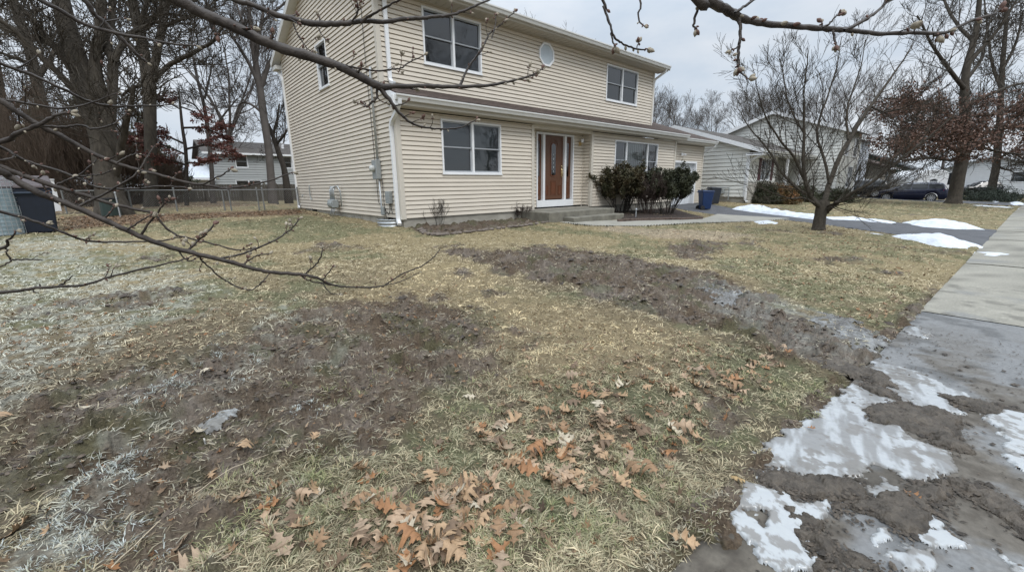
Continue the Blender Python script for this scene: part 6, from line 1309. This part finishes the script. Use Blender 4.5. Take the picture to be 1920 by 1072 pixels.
def simple_house(label, X0, X1, Y0, Y1, zg, ze, rs, msid, mroof, wins=(), sidew=(), ridge='x', name='neighbour_house', extra=None, over=.4):
    """gabled house: siding walls, roof, fascia, sash windows; ridge along X"""
    T = thing(name, label, 'house', (X0, Y0, zg)); ym = (Y0+Y1)/2; zr = ze+rs*(Y1-Y0)/2
    f = Fr((X0, Y0, 0), (1, 0, 0), (0, -1, 0)); s = Fr((X0, Y1, 0), (0, -1, 0), (-1, 0, 0))
    rr = lambda z: (0, Y1-Y0) if z < ze else ((z-ze)/rs, Y1-Y0-(z-ze)/rs)
    m = MB(); siding(m, f.O, f.U, f.N, X1-X0, zg+.2, ze, wins, H=.2, lip=.03); siding(m, s.O, s.U, s.N, Y1-Y0, zg+.2, zr, sidew, H=.2, lip=.03, urange=rr); m.box(X0+.6, X1, Y0+1.0, Y1, zg-.3, ze-.05); m.build('wall', msid, T)
    for q in wins: sash_window(f, T, *q, [.5, .5] if q[1]-q[0] > 1.3 else [1], None)
    for q in sidew: sash_window(s, T, *q, [1], None)
    m = MB(); rooftop(m, X0-over, X1+over, Y0-over, ze-rs*over+.05, ym, rs, .1); m.hexa([(X0-over, ym, zr-.05), (X1+over, ym, zr-.05), (X1+over, Y1+over, ze-.2), (X0-over, Y1+over, ze-.2), (X0-over, ym, zr+.05), (X1+over, ym, zr+.05), (X1+over, Y1+over, ze-.1), (X0-over, Y1+over, ze-.1)]); m.build('roof', mroof, T)
    m = MB(); m.box(X0-over, X1+over, Y0-over-.06, Y0-over-.002, ze-rs*over-.13, ze-rs*over+.02); m.build('fascia', m_white2, T); return T
GH = simple_house('grey two-storey house with a brown roof seen past the fence behind the back yard', 4.4, 20, 42, 50, -2.2, 3.0, .28, m_sidg, m_roof2, wins=((1.8, 2.7, 1.75, 2.75), (5.2, 6.1, 1.75, 2.75), (7.4, 8.3, 1.75, 2.75), (1.6, 3.5, -1.2, .75)))
m = MB(); m.cyl((10.4, 44, 3.4), (10.4, 44, 4.1), .12, 8); m.build('vent_pipe', m_white2, GH)
simple_house('small white outbuilding with a snowy roof left of the grey two-storey house', 2.0, 4.1, 41, 46, -2, 1.0, .35, m_sidw, m_snow, name='outbuilding')
simple_house('blue-white house half hidden by the small tree crown, beyond the two-storey house', 44, 52, 8.6, 17, -1.6, 3.7, .45, m_sidb, m_roof2, wins=((1.5, 2.7, -.2, 1.2), (5, 6.2, -.2, 1.2)), sidew=((3, 4.2, 1.2, 2.4), (3, 4.2, -1, .4)))
simple_house('dark green house with a dark roof behind the navy car', 62, 72, 6.5, 14, -1.7, 1.3, .45, m_greenw, mat('dark_roof', (.07, .075, .08), .9, .2, 6), wins=((2, 3.2, -.4, .9), (6, 7.2, -.4, .9)))
WH = simple_house('long low white ranch house with a grey roof at the far right', 70, 88, -3.2, 5, -1.7, 1.15, .32, mat('white_brick', (.58, .60, .62), .8, .05, 3), mat('light_grey_roof', (.19, .195, .20), .9, .2, 8), wins=((3, 4.6, -.2, .9), (7, 8.6, -.2, .9)), sidew=((1.0, 2.2, -.3, .8), (5.6, 6.7, -.3, .8)))
simple_house('tan house with a brown shingle roof behind the tree crowns, right of the blue-white house', 54, 61, 7.6, 14, -1.6, 1.4, .4, mat('tan_siding', (.26, .235, .19), .7, .1, 2), m_roof, wins=((1.5, 2.8, -.4, .9), (5, 6.2, -.4, .9)))
# white arched camper shell/shed with a small window
m = MB(); wc = at(1748, 350, 38); T = thing('white_camper', 'white rounded camper with one small dark window beside the green house', 'camper', (wc[0], wc[1], -1.7))
pr = [(-1.6, -1.5), (1.6, -1.5), (1.6, .0)]+[(1.6*math.cos(R(a)), .0+1.0*math.sin(R(a))) for a in range(10, 171, 16)]+[(-1.6, .0)]
ux, uy = math.cos(R(-50)), math.sin(R(-50)); m.prism(pr, lambda a, b, t: (wc[0]+ux*a-uy*t, wc[1]+uy*a+ux*t, b), 0, 3.5); m.build('shell', m_white2, T, bevel=.08)
m = MB(); m.prism([(-.3, -.45), (.3, -.45), (.3, .05), (0, .15), (-.3, .05)], lambda a, b, t: (wc[0]+ux*a-uy*t, wc[1]+uy*a+ux*t, b), -.03, .02); m.build('window', m_dark, T)

# ------------------------------------------------------------------ fences, bins, yard things at the left
WF = thing('wooden_fence', 'weathered grey board fence across the back of the yard', 'fence', (-8, 33, -.8)); rg = random.Random(2)
m = MB(); x = -9.0
while x < 10: m.box(x, x+.135, 33, 33.02, -1.0, .30+rg.uniform(-.02, .02)); x += .145
m.build('boards', m_wood, WF)
for z in (-.6, .05): m = MB(); m.box(-9, 10, 33.021, 33.07, z, z+.09); m.build('rail', m_wood, WF)
for x in range(-9, 11, 2): m = MB(); m.box(x, x+.1, 32.9, 32.998, -1, .36); m.build('post', m_wood, WF)
CF = thing('chain_link_fence', 'galvanised chain-link fence with a gate joining the rear corner of the house', 'fence', (-2, 20.5, -.8))
pts = [(-2.2, 22.2), (-.4, 21.4), (.9, 20.7), (2.35, 20.0), (2.55, 19.9), (3.42, 19.35), (3.6, 19.3), (4.9, 19.3)]
for (x, y) in pts: z = float(G0(x, y)); m = MB(); m.cyl((x, y, z-.05), (x, y, z+.85), .026, 8); m.ell((x, y, z+.87), .04, .04, .03, 8, 4); m.build('post', m_fence, CF)
m = MB()
for (x0, y0), (x1, y1) in zip(pts, pts[1:]):
    z0, z1 = float(G0(x0, y0)), float(G0(x1, y1)); m.tube([(x0, y0, z0+.80), (x1, y1, z1+.80)], .02, 6)
m.build('top_rail', m_fence, CF)
lines = []
for (x0, y0), (x1, y1) in zip(pts, pts[1:]):
    a = np.array([x0, y0, float(G0(x0, y0))]); b = np.array([x1, y1, float(G0(x1, y1))]); ln = np.linalg.norm(b-a); n = max(2, int(ln/.08)); hz = .76
    for k in range(-int(hz/.08), n):
        for sg in (1, -1):
            t0, t1 = k/n, (k+hz/.08)/n; c0, c1 = max(0, t0), min(1, t1)
            if c1 <= c0: continue
            h0, h1 = (c0-t0)/(t1-t0), (c1-t0)/(t1-t0)
            if sg < 0: h0, h1 = 1-h0, 1-h1
            p = a+(b-a)*c0+np.array([0, 0, .04+hz*h0]); q = a+(b-a)*c1+np.array([0, 0, .04+hz*h1]); lines.append(([p, q], [.0022, .0022]))
V, Q = tubes(lines); npmesh('wire_mesh', V, None, m_fence, CF, quads=Q)
def face_frame(c):   # axes facing the camera on the ground
    d = np.array([c[0], c[1]]); d = d/np.linalg.norm(d); return (d[1], -d[0]), (-d[0], -d[1])
bc = on(68, 437); (rx, ry), (fx, fy) = face_frame(bc); bw = 75/F*depth(bc)/2*.93
BN = thing('storage_bin', 'big dark navy bin with a brownish lid standing at the left lawn edge', 'bin', bc)
def bp(a, b, z): return (bc[0]+rx*a-fx*b, bc[1]+ry*a-fy*b, bc[2]+z)
hb = 1.0
m = MB(); m.hexa([bp(-bw*.82, 0, 0), bp(bw*.82, 0, 0), bp(bw*.82, .8, 0), bp(-bw*.82, .8, 0), bp(-bw, -.04, hb), bp(bw, -.04, hb), bp(bw, .85, hb), bp(-bw, .85, hb)]); m.build('body', mat('navy_plastic', (.008, .012, .022), .6, .2, 8), BN, bevel=.03)
m = MB(); m.hexa([bp(-bw-.03, -.07, hb+.002), bp(bw+.03, -.07, hb+.002), bp(bw+.03, .88, hb+.002), bp(-bw-.03, .88, hb+.002), bp(-bw-.02, -.05, hb+.06), bp(bw+.02, -.05, hb+.06), bp(bw+.02, .86, hb+.30), bp(-bw-.02, .86, hb+.30)]); m.build('lid', mat('faded_lid', (.07, .055, .055), .6, .15, 6), BN, bevel=.02)
m = MB(); m.tube([bp(-bw*.97, -.075, hb*.9), bp(bw*.97, -.075, hb*.9)], .02, 6); m.build('rim', mat('navy_rim', (.03, .045, .07), .5), BN)
wc2 = on(8, 440); WP = thing('wire_bin', 'grey-blue wire mesh leaf bin cut by the left frame edge', 'bin', wc2); lines = []
for k in range(26):
    a = 6.283*k/26; x, y = wc2[0]+.36*math.cos(a), wc2[1]+.36*math.sin(a); lines.append(([np.array([x, y, wc2[2]]), np.array([x, y, wc2[2]+1.25])], [.006, .006]))
for j in range(15):
    z = wc2[2]+.03+j*.085; lines.append(([np.array([wc2[0]+.36*math.cos(6.283*k/24), wc2[1]+.36*math.sin(6.283*k/24), z]) for k in range(25)], [.006]*25))
V, Q = tubes(lines); npmesh('wire_cage', V, None, m_steel, WP, quads=Q)
m = MB(); m.cyl((wc2[0], wc2[1], wc2[2]), (wc2[0], wc2[1], wc2[2]+1.0), .34, 18); m.build('liner', mat('pale_liner', (.25, .32, .35), .7, .15, 10), WP, smooth=False)
sp = [V3(on(34, 437)), V3(on(34, 437))+Vector((-.05, 0, .6)), V3(on(34, 437))+Vector((-.18, 0, 1.2))]; V, Q = tubes([smooth_line(sp, [.03, .026, .02])]); npmesh('stake', V, None, m_twig, quads=Q, label='crooked wooden stake leaning between the wire bin and the navy bin', cat='stake')
VF = thing('vinyl_fence', 'white vinyl fence panels behind the navy bin at far left', 'fence', (-4.5, 18.5, -.85))
for k, (px, wpx, y0, y1) in enumerate(((10, 50, 342, 400), (62, 46, 344, 400))):
    c = at(px, y1, 16.5); w = wpx/F*16.5/2; z1 = at(px, y0, 16.5)[2]; m = MB(); m.hexa([(c[0]-rx*w, c[1]-ry*w, -1), (c[0]+rx*w, c[1]+ry*w, -1), (c[0]+rx*w-fx*.04, c[1]+ry*w-fy*.04, -1), (c[0]-rx*w-fx*.04, c[1]-ry*w-fy*.04, -1)]+[(c[0]-rx*w, c[1]-ry*w, z1), (c[0]+rx*w, c[1]+ry*w, z1), (c[0]+rx*w-fx*.04, c[1]+ry*w-fy*.04, z1), (c[0]-rx*w-fx*.04, c[1]-ry*w-fy*.04, z1)]); m.build('panel', m_white2, VF, bevel=.01)
for px, w, y0 in ((105, .26, 338), (88, .08, 345)):
    c = at(px+3, 400, 16.2); z1 = at(px, y0, 16.2)[2]; m = MB(); m.obox((c[0], c[1], (z1-1)/2), w/2, .06, (z1+1)/2, math.atan2(ry, rx)); m.box(c[0]-w/2-.02, c[0]+w/2+.02, c[1]-.08, c[1]+.08, z1, z1+.04); m.build('post', m_white2, VF, bevel=.008)
gc_ = on(210, 405); T = thing('garden_barrel', 'small dark green barrel at the foot of the vine-covered tree', 'barrel', gc_)
m = MB(); m.cyl(V3(gc_), V3(gc_)+Vector((0, 0, .55)), .26, 14, .24); m.build('drum', mat('dark_green_plastic', (.02, .035, .03), .5), T, bevel=.02); m = MB(); m.cyl(V3(gc_)+Vector((0, 0, .5505)), V3(gc_)+Vector((0, 0, .60)), .27, 14); m.build('lid', m_black, T)
c = on(226, 407); m = MB(); m.cyl(V3(c), V3(c)+Vector((0, 0, .75)), .02, 6); m.ell((c[0], c[1], c[2]+.78), .03, .03, .03, 8, 4); m.build('metal_stake', m_steel, label='thin metal stake in the leaves right of the dark green barrel', cat='stake')

# ------------------------------------------------------------------ front bed, bushes, recycling carts
def bush(label, px, py, w, h, seed, leaf_n, mleaf, d=None, lean=0, top=.55, green=True):
    rng = random.Random(seed); p = on(px, py); b = V3(p); T = thing('evergreen_bush', label, 'bush', b, None); out = []; tips = []
    for k in range(26):
        a = rng.uniform(0, 6.283); q = b+Vector((math.cos(a)*.16*w, math.sin(a)*.12, -.03)); s = rng.uniform(.15, 1.0)
        nd = Vector((math.cos(a)*s*w*.62+lean, math.sin(a)*s*w*.45, h*.95)).normalized()
        grow(out, q, nd, h*rng.uniform(.75, .98), .014, 1, 4, rng, .45, .22, 5, .55, .10, .0035)
    V, Q = tubes([(o[0], o[1]) for o in out]); npmesh('stems', V, None, m_barkd, T, quads=Q)
    pts = np.array([list(q) for o in out if o[2] >= 2 for q in o[0][2:]]); zt = b.z+h*top; keep = pts[:, 2] > zt+.12*np.sin(pts[:, 0]*7); pts = pts[keep]
    V, Tt = leafmass(pts, int(leaf_n*1.9), .045, .042, nrng, .8); npmesh('foliage', V, Tt, mleaf, T); return T
m_lg = mat('dark_evergreen_leaves', (.024, .028, .014), .65, .4, 3.5, col2=(.055, .058, .028)); m_lb = mat('bronzed_evergreen_leaves', (.035, .04, .016), .6, .5, 3.0, col2=(.075, .050, .022)); m_br = mat('bare_red_brown_twigs', (.055, .038, .03), .8, .3, 5)
bush('rounded evergreen bush left of the triple window, bronzed on its right side', 1165, 400, 2.1, 1.5, 5, 16000, m_lb, top=.46)
bush('dark green evergreen bush in front of the garage door', 1250, 402, 1.9, 1.5, 6, 17000, m_lg, top=.50, lean=.05)
thicket('bare reddish twiggy shrub between the two evergreen bushes', 1212, 402, 10, 1.2, 1.15, 71, 26, m=m_br, base=on(1212, 402), rmin=.004, lev=4, up=.3)
thicket('small leafless twig shrub in the bed under the front window', 818, 424, 10, .6, .62, 72, 9, m=m_twig, base=on(818, 424), rmin=.003, lev=2)
thicket('low heap of dead brown stems beside the front steps', 965, 410, 10, .9, .42, 73, 46, m=m_br, base=on(968, 408), rmin=.003, lev=3, up=-.1)
thicket('few thin twigs growing against the wall left of the steps', 985, 398, 10, .4, .55, 74, 6, m=m_twig, base=on(985, 400), rmin=.003, lev=2)
# bed edging: rough stones and a brick kerb
st = mat('rough_edging_stone', (.15, .125, .105), .9, .3, 12, .9, 22, bdist=.02); rg = random.Random(9)
EP = [(790,432),(800,439),(822,442),(850,439),(880,436),(905,433),(930,430),(955,427),(980,424),(1005,421),(1030,417)]
for k in range(24):
    t = k/23*(len(EP)-1); i = min(int(t), len(EP)-2); f_ = t-i; c = on(EP[i][0]*(1-f_)+EP[i+1][0]*f_+rg.uniform(-3, 3), EP[i][1]*(1-f_)+EP[i+1][1]*f_); m = MB(); m.ell((0, 0, 0), 1, 1, 1, 9, 6)
    sx_, sy_, sz_ = rg.uniform(.07, .15), rg.uniform(.05, .08), rg.uniform(.025, .05); a = rg.uniform(-.4, .4); mv = []
    for v in m.v:
        q = 1+.22*math.sin(5*v[0]+k)+.15*math.cos(7*v[1]+3*v[2]+k); mv.append((c[0]+(v[0]*sx_*math.cos(a)-v[1]*sy_*math.sin(a))*q, c[1]+(v[0]*sx_*math.sin(a)+v[1]*sy_*math.cos(a))*q, c[2]+.02+v[2]*sz_*q))
    m.v = mv; m.build('edging_stone', st, smooth=True, label='rough grey-brown stone in the row edging the bed under the front window', cat='stone', group='stones edging the front bed')
BK = [(1166,416),(1200,414.5),(1240,413.5),(1280,413),(1320,411)]; m_brick = mat('mossy_edging_brick', (.11, .08, .065), .9, .3, 20, .6, 40)
P = [on(*q) for q in BK]
for k in range(16):
    t = k/16*(len(P)-1); i = min(int(t), len(P)-2); c = P[i]*(1-(t-i))+P[i+1]*(t-i); d_ = P[i+1]-P[i]; a = math.atan2(d_[1], d_[0]); m = MB(); m.obox((c[0], c[1], c[2]+.04), .17, .05, .05, a); m.build('edging_brick', m_brick, bevel=.012, label='mossy brown edging brick along the walk in front of the bushes', cat='brick', group='bricks edging the bush bed')
pb = np.array([on(1168,411)[:2], on(1318,408)[:2], (18.4, 10.0), (13.0, 10.0), (12.6, 8.9)]); sheet('mulch_bed', pb, mat('dark_mulch', (.04, .028, .022), .95, .4, 30, .9, 40, bdist=.03), .03, .08, amp=.05)
c = on(1192, 409); m = MB(); m.cyl(V3(c), V3(c)+Vector((0, 0, .28)), .02, 6); m.ell((c[0], c[1], c[2]+.3), .04, .04, .05, 8, 5); m.build('garden_stake_light', m_steel, label='small path light stake at the left end of the bush bed', cat='path light')
def cart(label, px, py, col, sc=1.0, rz=.3):
    p = on(px, py); T = thing('recycling_cart', label, 'trash cart', p, None); mm = mat('cart_plastic', col, .45, .12, 6)
    def q(a, b, z): return (p[0]+(a*math.cos(rz)-b*math.sin(rz))*sc, p[1]+(a*math.sin(rz)+b*math.cos(rz))*sc, p[2]+z*sc)
    m = MB(); m.hexa([q(-.22, -.24, .03), q(.22, -.24, .03), q(.22, .24, .03), q(-.22, .24, .03), q(-.30, -.32, .98), q(.30, -.32, .98), q(.30, .32, .98), q(-.30, .32, .98)]); m.build('body', mm, T, bevel=.03)
    m = MB(); m.hexa([q(-.33, -.36, .982), q(.33, -.36, .982), q(.33, .36, .982), q(-.33, .36, .982), q(-.30, -.33, 1.03), q(.30, -.33, 1.03), q(.30, .33, 1.08), q(-.30, .33, 1.08)]); m.build('lid', mm, T, bevel=.015)
    for s_ in (-1, 1): m = MB(); m.cyl(q(s_*.24, .26, .12), q(s_*.30, .26, .12), .12*sc, 14); m.build('wheel', m_black, T)
    m = MB(); m.tube([q(-.2, .37, .95), q(-.2, .42, .96), q(.2, .42, .96), q(.2, .37, .95)], .015, 6); m.build('handle', mm, T); return T
cart('bright blue recycling cart standing by the garage corner', 1321, 393, (.010, .030, .095), .80, .9)
cart('dark grey trash cart just behind the blue recycling cart', 1337, 383, (.018, .022, .03), .80, .9)
# evergreens in front of the low white house
def mound(label, px, py, d, w, h, ml, n=9000, seed=1, name='evergreen_shrub'):
    rg = np.random.default_rng(seed); p = at(px, py, d); b = np.array([p[0], p[1], float(G0(p[0], p[1]))]); T = thing(name, label, 'bush', b)
    u = rg.normal(0, 1, (1500, 3)); u /= np.linalg.norm(u, axis=1, keepdims=True); u[:, 2] = np.abs(u[:, 2]); rr = rg.uniform(.55, 1.05, (1500, 1))*(1+.18*np.sin(u[:, :1]*6+seed)); C = b+u*rr*np.array([w, w*.8, h])
    out = []
    for k in range(40): e = C[k*30]; out.append(([b+np.array([0, 0, 0]), b+(e-b)*.5+np.array([0, 0, .1]), e], [.02, .012, .006], 2))
    V, Q = tubes([(o[0], o[1]) for o in out]); npmesh('stems', V, None, m_barkd, T, quads=Q); V, Tt = leafmass(C, n, .07, .05, rg, .9); npmesh('foliage', V, Tt, ml, T); return T
dn = depth(np.array([25.5, 8.2, -1])); m_or = mat('orange_brown_shrub', (.05, .055, .018), .7, .4, 2, col2=(.20, .085, .03)); 
mound('rounded dark green shrub at the corner of the low white house', 1432, 378, dn, .95, 1.0, m_lg, seed=3)
mound('orange-tinged shrub under the shuttered window of the low white house', 1462, 376, dn, 1.0, .95, m_or, seed=4)
mound('dark shrub in front of the white porch, behind the small tree trunk', 1500, 372, dn+2, 1.0, .85, m_lg, seed=5); mound('low dark shrub right of the small tree trunk, at the white house', 1565, 370, dn+3.5, 1.2, .75, m_lg, seed=6)
mound('low rounded dark hedge between the two street oaks', 1852, 384, 36, 2.6, 1.05, mat('dark_hedge', (.03, .04, .028), .8, .4, 3), 14000, 7, 'hedge')

# ------------------------------------------------------------------ cars
def lerp(tab, x):
    for (a, b), (c, d) in zip(tab, tab[1:]):
        if x <= c: return b+(d-b)*(x-a)/(c-a) if x > a else b
    return tab[-1][1]
m_tyre = mat('tyre', (.018, .018, .019), .8, .1, 20); m_rim = mat('alloy', (.55, .56, .58), .3, metal=.8); m_red = mat('red_lens', (.42, .01, .012), .15, spec=.7); m_lens = mat('headlamp_lens', (.6, .63, .66), .1, spec=.8); m_chrome = mat('chrome', (.75, .76, .78), .15, metal=1)
m_cglass = mat('car_glass', (.012, .014, .016), .12, spec=.45)
def car(label, pos, heading, col, zs=1.0, roof=1.64, kind='suv', name='parked_car', sc=1.0):
    T = thing(name, label, 'car', pos); ch, sh = math.cos(heading), math.sin(heading)
    def W(x, y, z): return (pos[0]+(x*ch-y*sh)*sc, pos[1]+(x*sh+y*ch)*sc, pos[2]+z*sc)
    if kind == 'suv':
        top = [(-2.36, .62), (-2.33, .98), (-2.22, 1.12), (-1.95, 1.50), (-1.75, roof-.05), (-1.0, roof), (-.1, roof), (.35, roof-.06), (.75, 1.38), (1.25, 1.06), (1.9, .97), (2.25, .84), (2.38, .58)]; belt = [(-2.36, .60), (-2.3, .95), (-2.1, 1.06), (-1, 1.02), (1.1, .97), (1.9, .93), (2.25, .80), (2.38, .56)]
    else:
        top = [(-2.36, .60), (-2.33, .90), (-1.9, .98), (-1.5, 1.05), (-.95, 1.36), (-.3, roof), (.2, roof), (.5, roof-.05), (1.2, .97), (1.9, .88), (2.25, .76), (2.38, .52)]; belt = [(-2.36, .58), (-2.3, .86), (-1, .93), (1.1, .90), (1.9, .85), (2.25, .72), (2.38, .50)]
    wd = [(-2.36, .74), (-2.2, .86), (-1.6, .92), (1.4, .92), (2.0, .88), (2.25, .78), (2.38, .60)]; wx = (-1.38, 1.40); rw = .345
    xs = sorted(set([round(-2.36+.06*i, 3) for i in range(80)]+[2.38])); rings = []
    def sec(x):
        w, b, t = lerp(wd, x), lerp(belt, x), max(lerp(top, x), lerp(belt, x)+.015); g = min(1, (t-b)/.5); zs_ = .20+(.12 if abs(x) > 2.2 else 0)
        for c in wx:
            if abs(x-c) < .40: zs_ = max(zs_, rw+math.sqrt(.16-(x-c)**2)*.98)
        zs_ = min(zs_, b-.08); wt = w*(.93-.27*g)
        return [(0, zs_), (w*.86, zs_), (w*.985, zs_+.03), (w, (zs_+b)/2+.04), (w*.985, b-.04), (w*.955, b), (w*.955*(1-.5)+wt*.5+.01, b+(t-b)*.5), (wt, t-.05*g), (wt*.86, t-.012), (0, t)]
    for x in xs:
        s = sec(x); rings.append([(x, y, z) for y, z in s]+[(x, -y, z) for y, z in s[-2:0:-1]])
    m = MB(); v = [W(*p) for r in rings for p in r]; n = len(rings[0]); f = [(i*n+k, (i+1)*n+k, (i+1)*n+(k+1) % n, i*n+(k+1) % n) for i in range(len(rings)-1) for k in range(n)]+[tuple(range(n)), tuple(range((len(rings)-1)*n, len(rings)*n))[::-1]]
    m.add(v, f); m.build('body', mat(name+'_paint', col, .25, .05, 2, coat=.35, spec=.4), T, smooth=True)
    # side glass following the greenhouse
    gx = [(-1.98, -1.12), (-1.05, -.12), (-.05, .92)] if kind == 'suv' else [(-1.1, -.35), (-.28, .9)]
    for sd in (1, -1):
        for a, b in gx:
            m = MB(); N_ = 8; row = []
            for i in range(N_+1):
                x = a+(b-a)*i/N_; s = sec(x); p5, p7 = s[5], s[7]; lo, hi = .07, .88; pts_ = []
                for t in (lo, .5, hi):
                    if t <= .5: y = p5[0]+(s[6][0]-p5[0])*t*2; z = p5[1]+(s[6][1]-p5[1])*t*2
                    else: y = s[6][0]+(p7[0]-s[6][0])*(t-.5)*2; z = s[6][1]+(p7[1]-s[6][1])*(t-.5)*2
                    pts_.append(W(x, sd*(y+.008), z))
                row.append(pts_)
            m.add([p for r in row for p in r], [(i*3+k, (i+1)*3+k, (i+1)*3+k+1, i*3+k+1) for i in range(N_) for k in (0, 1)]); m.build('side_window', m_cglass, T, smooth=True)
        m = MB(); m.tube([W(x, sd*(sec(x)[7][0]+.012), sec(x)[7][1]-.035) for x in [gx[0][0]+.02+(gx[-1][1]-gx[0][0]-.02)*i/12 for i in range(13)]], .012, 5); m.build('chrome_strip', m_chrome, T)
        m = MB(); m.ell(W(.82, sd*1.0, 1.08), .09, .10, .075, 8, 6); m.build('wing_mirror', mat(name+'_mirror', col, .3), T)
        m = MB(); yb = sec(-2.15)[4][0]; m.hexa([W(-2.37, sd*.50, .86), W(-2.02, sd*(yb+.035), .90), W(-2.02, sd*(yb-.03), .90), W(-2.30, sd*.50, .86), W(-2.33, sd*.50, 1.03), W(-2.0, sd*(yb+.02), 1.05), W(-2.0, sd*(yb-.04), 1.05), W(-2.26, sd*.50, 1.03)]); m.build('tail_light', m_red, T, bevel=.01)
        m = MB(); yb = sec(2.1)[4][0]; m.hexa([W(2.36, sd*.40, .66), W(2.02, sd*(yb+.02), .70), W(2.02, sd*(yb-.05), .70), W(2.28, sd*.40, .66), W(2.33, sd*.40, .78), W(1.98, sd*(yb+.012), .84), W(1.98, sd*(yb-.06), .84), W(2.25, sd*.40, .78)]); m.build('headlight', m_lens, T, bevel=.01)
        for c in wx:
            m = MB(); m.cyl(W(c, sd*.70, rw), W(c, sd*.915, rw), rw*sc, 26); wh = m.build('wheel', m_tyre, T, bevel=.03)
            m = MB(); m.cyl(W(c, sd*.912, rw), W(c, sd*.925, rw), .05*sc, 10)
            for k in range(10):
                a = 6.283*k/10; m.hexa([W(c+.04*math.cos(a)-.022*math.sin(a), sd*.912, rw+.04*math.sin(a)+.022*math.cos(a)), W(c+.235*math.cos(a)-.03*math.sin(a), sd*.912, rw+.235*math.sin(a)+.03*math.cos(a)), W(c+.235*math.cos(a)+.03*math.sin(a), sd*.912, rw+.235*math.sin(a)-.03*math.cos(a)), W(c+.04*math.cos(a)+.022*math.sin(a), sd*.912, rw+.04*math.sin(a)-.022*math.cos(a))]+[W(c+.04*math.cos(a)-.022*math.sin(a), sd*.924, rw+.04*math.sin(a)+.022*math.cos(a)), W(c+.235*math.cos(a)-.03*math.sin(a), sd*.93, rw+.235*math.sin(a)+.03*math.cos(a)), W(c+.235*math.cos(a)+.03*math.sin(a), sd*.93, rw+.235*math.sin(a)-.03*math.cos(a)), W(c+.04*math.cos(a)+.022*math.sin(a), sd*.924, rw+.04*math.sin(a)-.022*math.cos(a))])
            for k in range(20):
                a, b = 6.283*k/20, 6.283*(k+1)/20; m.hexa([W(c+r_*math.cos(q_), sd*y_, rw+r_*math.sin(q_)) for y_ in (.912, .932) for r_, q_ in ((.225, a), (.245, a), (.245, b), (.225, b))])
            m.build('rim', m_rim, wh)
    xa, xb = (1.16, .42) if kind == 'suv' else (1.12, .5); m = MB()
    za, zb = lerp(top, xa), lerp(top, xb); m.face([W(xa, -.66, za+.012), W(xa, .66, za+.012), W(xb, .55, zb+.006), W(xb, -.55, zb+.006)]); m.build('windscreen', m_cglass, T)
    xa, xb = (-2.2, -1.82) if kind == 'suv' else (-1.5, -.75); m = MB(); za, zb = lerp(top, xa), lerp(top, xb); m.face([W(xa-.012, -.62, za+.02), W(xa-.012, .62, za+.02), W(xb-.012, .54, zb+.012), W(xb-.012, -.54, zb+.012)]); m.build('rear_window', m_cglass, T)
    if kind == 'suv':
        for sd in (1, -1): m = MB(); m.tube([W(-1.7, sd*.55, roof-.0), W(-1.6, sd*.56, roof+.045), W(.15, sd*.56, roof+.045), W(.25, sd*.55, roof-.02)], .015, 6); m.build('roof_rail', m_chrome, T)
    return T
rp = on(1744, 378.5); rp = ray(1744, 378.5)*(49.0/ray(1744, 378.5)[0]); best = min((abs((lambda v: 960+F*v[0]/-v[2])(M.T@np.array([rp[0]+2.78*math.cos(h_), rp[1]+2.78*math.sin(h_), rp[2]]))-1664), h_) for h_ in [R(95)]); hd = float(best[1])
print('heading', math.degrees(hd), best[0])
side_in = np.array([math.sin(hd), -math.cos(hd)])   # the wheel seen is the one nearer the camera (+y side of the car)
cpos = (rp[0]+1.38*math.cos(hd)+.9*math.sin(hd), rp[1]+1.38*math.sin(hd)-.9*math.cos(hd), float(rp[2])-.02)
car('dark navy crossover parked on the second driveway, its red tail light towards the oak', cpos, hd, (.006, .009, .028), roof=1.60)
c_ = at(1838, 372, 46); car('black car partly hidden by the large oak and the hedge', (c_[0], c_[1], -1.72), 2.1, (.008, .008, .010), roof=1.62)
c_ = at(1872, 374, 48); car('blue sedan right of the black car, behind the second oak', (c_[0], c_[1], -1.75), 2.2, (.02, .035, .08), roof=1.42, kind='sedan')
c_ = at(1895, 366, 60); car('small distant dark blue car in front of the white ranch house', (c_[0], c_[1], -1.9), 2.2, (.015, .02, .05), roof=1.4, kind='sedan')
c_ = at(1598, 372, 38); car('black car partly hidden behind the small tree and its shrubs', (c_[0], c_[1], float(G0(c_[0], c_[1]))-.05), 1.9, (.008, .008, .009), roof=1.5)
# hanging feeder pole by the second driveway
c_ = at(1776, 380, 33); T = thing('hanging_feeder_pole', 'pale pole with a dark hanging bird feeder left of the oak trunk', 'bird feeder', (c_[0], c_[1], float(G0(c_[0], c_[1]))))
m = MB(); m.cyl((c_[0]+.25, c_[1], -1.6), (c_[0]+.25, c_[1], .55), .035, 8); m.tube([(c_[0]+.25, c_[1], .5), (c_[0]+.1, c_[1], .72), (c_[0]-.15, c_[1]+.1, .65), (c_[0]-.2, c_[1]+.1, .5)], .02, 6); m.build('pole', m_steel, T)
m = MB(); m.cyl((c_[0]-.2, c_[1]+.1, -.35), (c_[0]-.2, c_[1]+.1, .48), .14, 12); m.ell((c_[0]-.2, c_[1]+.1, .5), .17, .17, .08, 12, 6); m.build('feeder', m_dark, T);
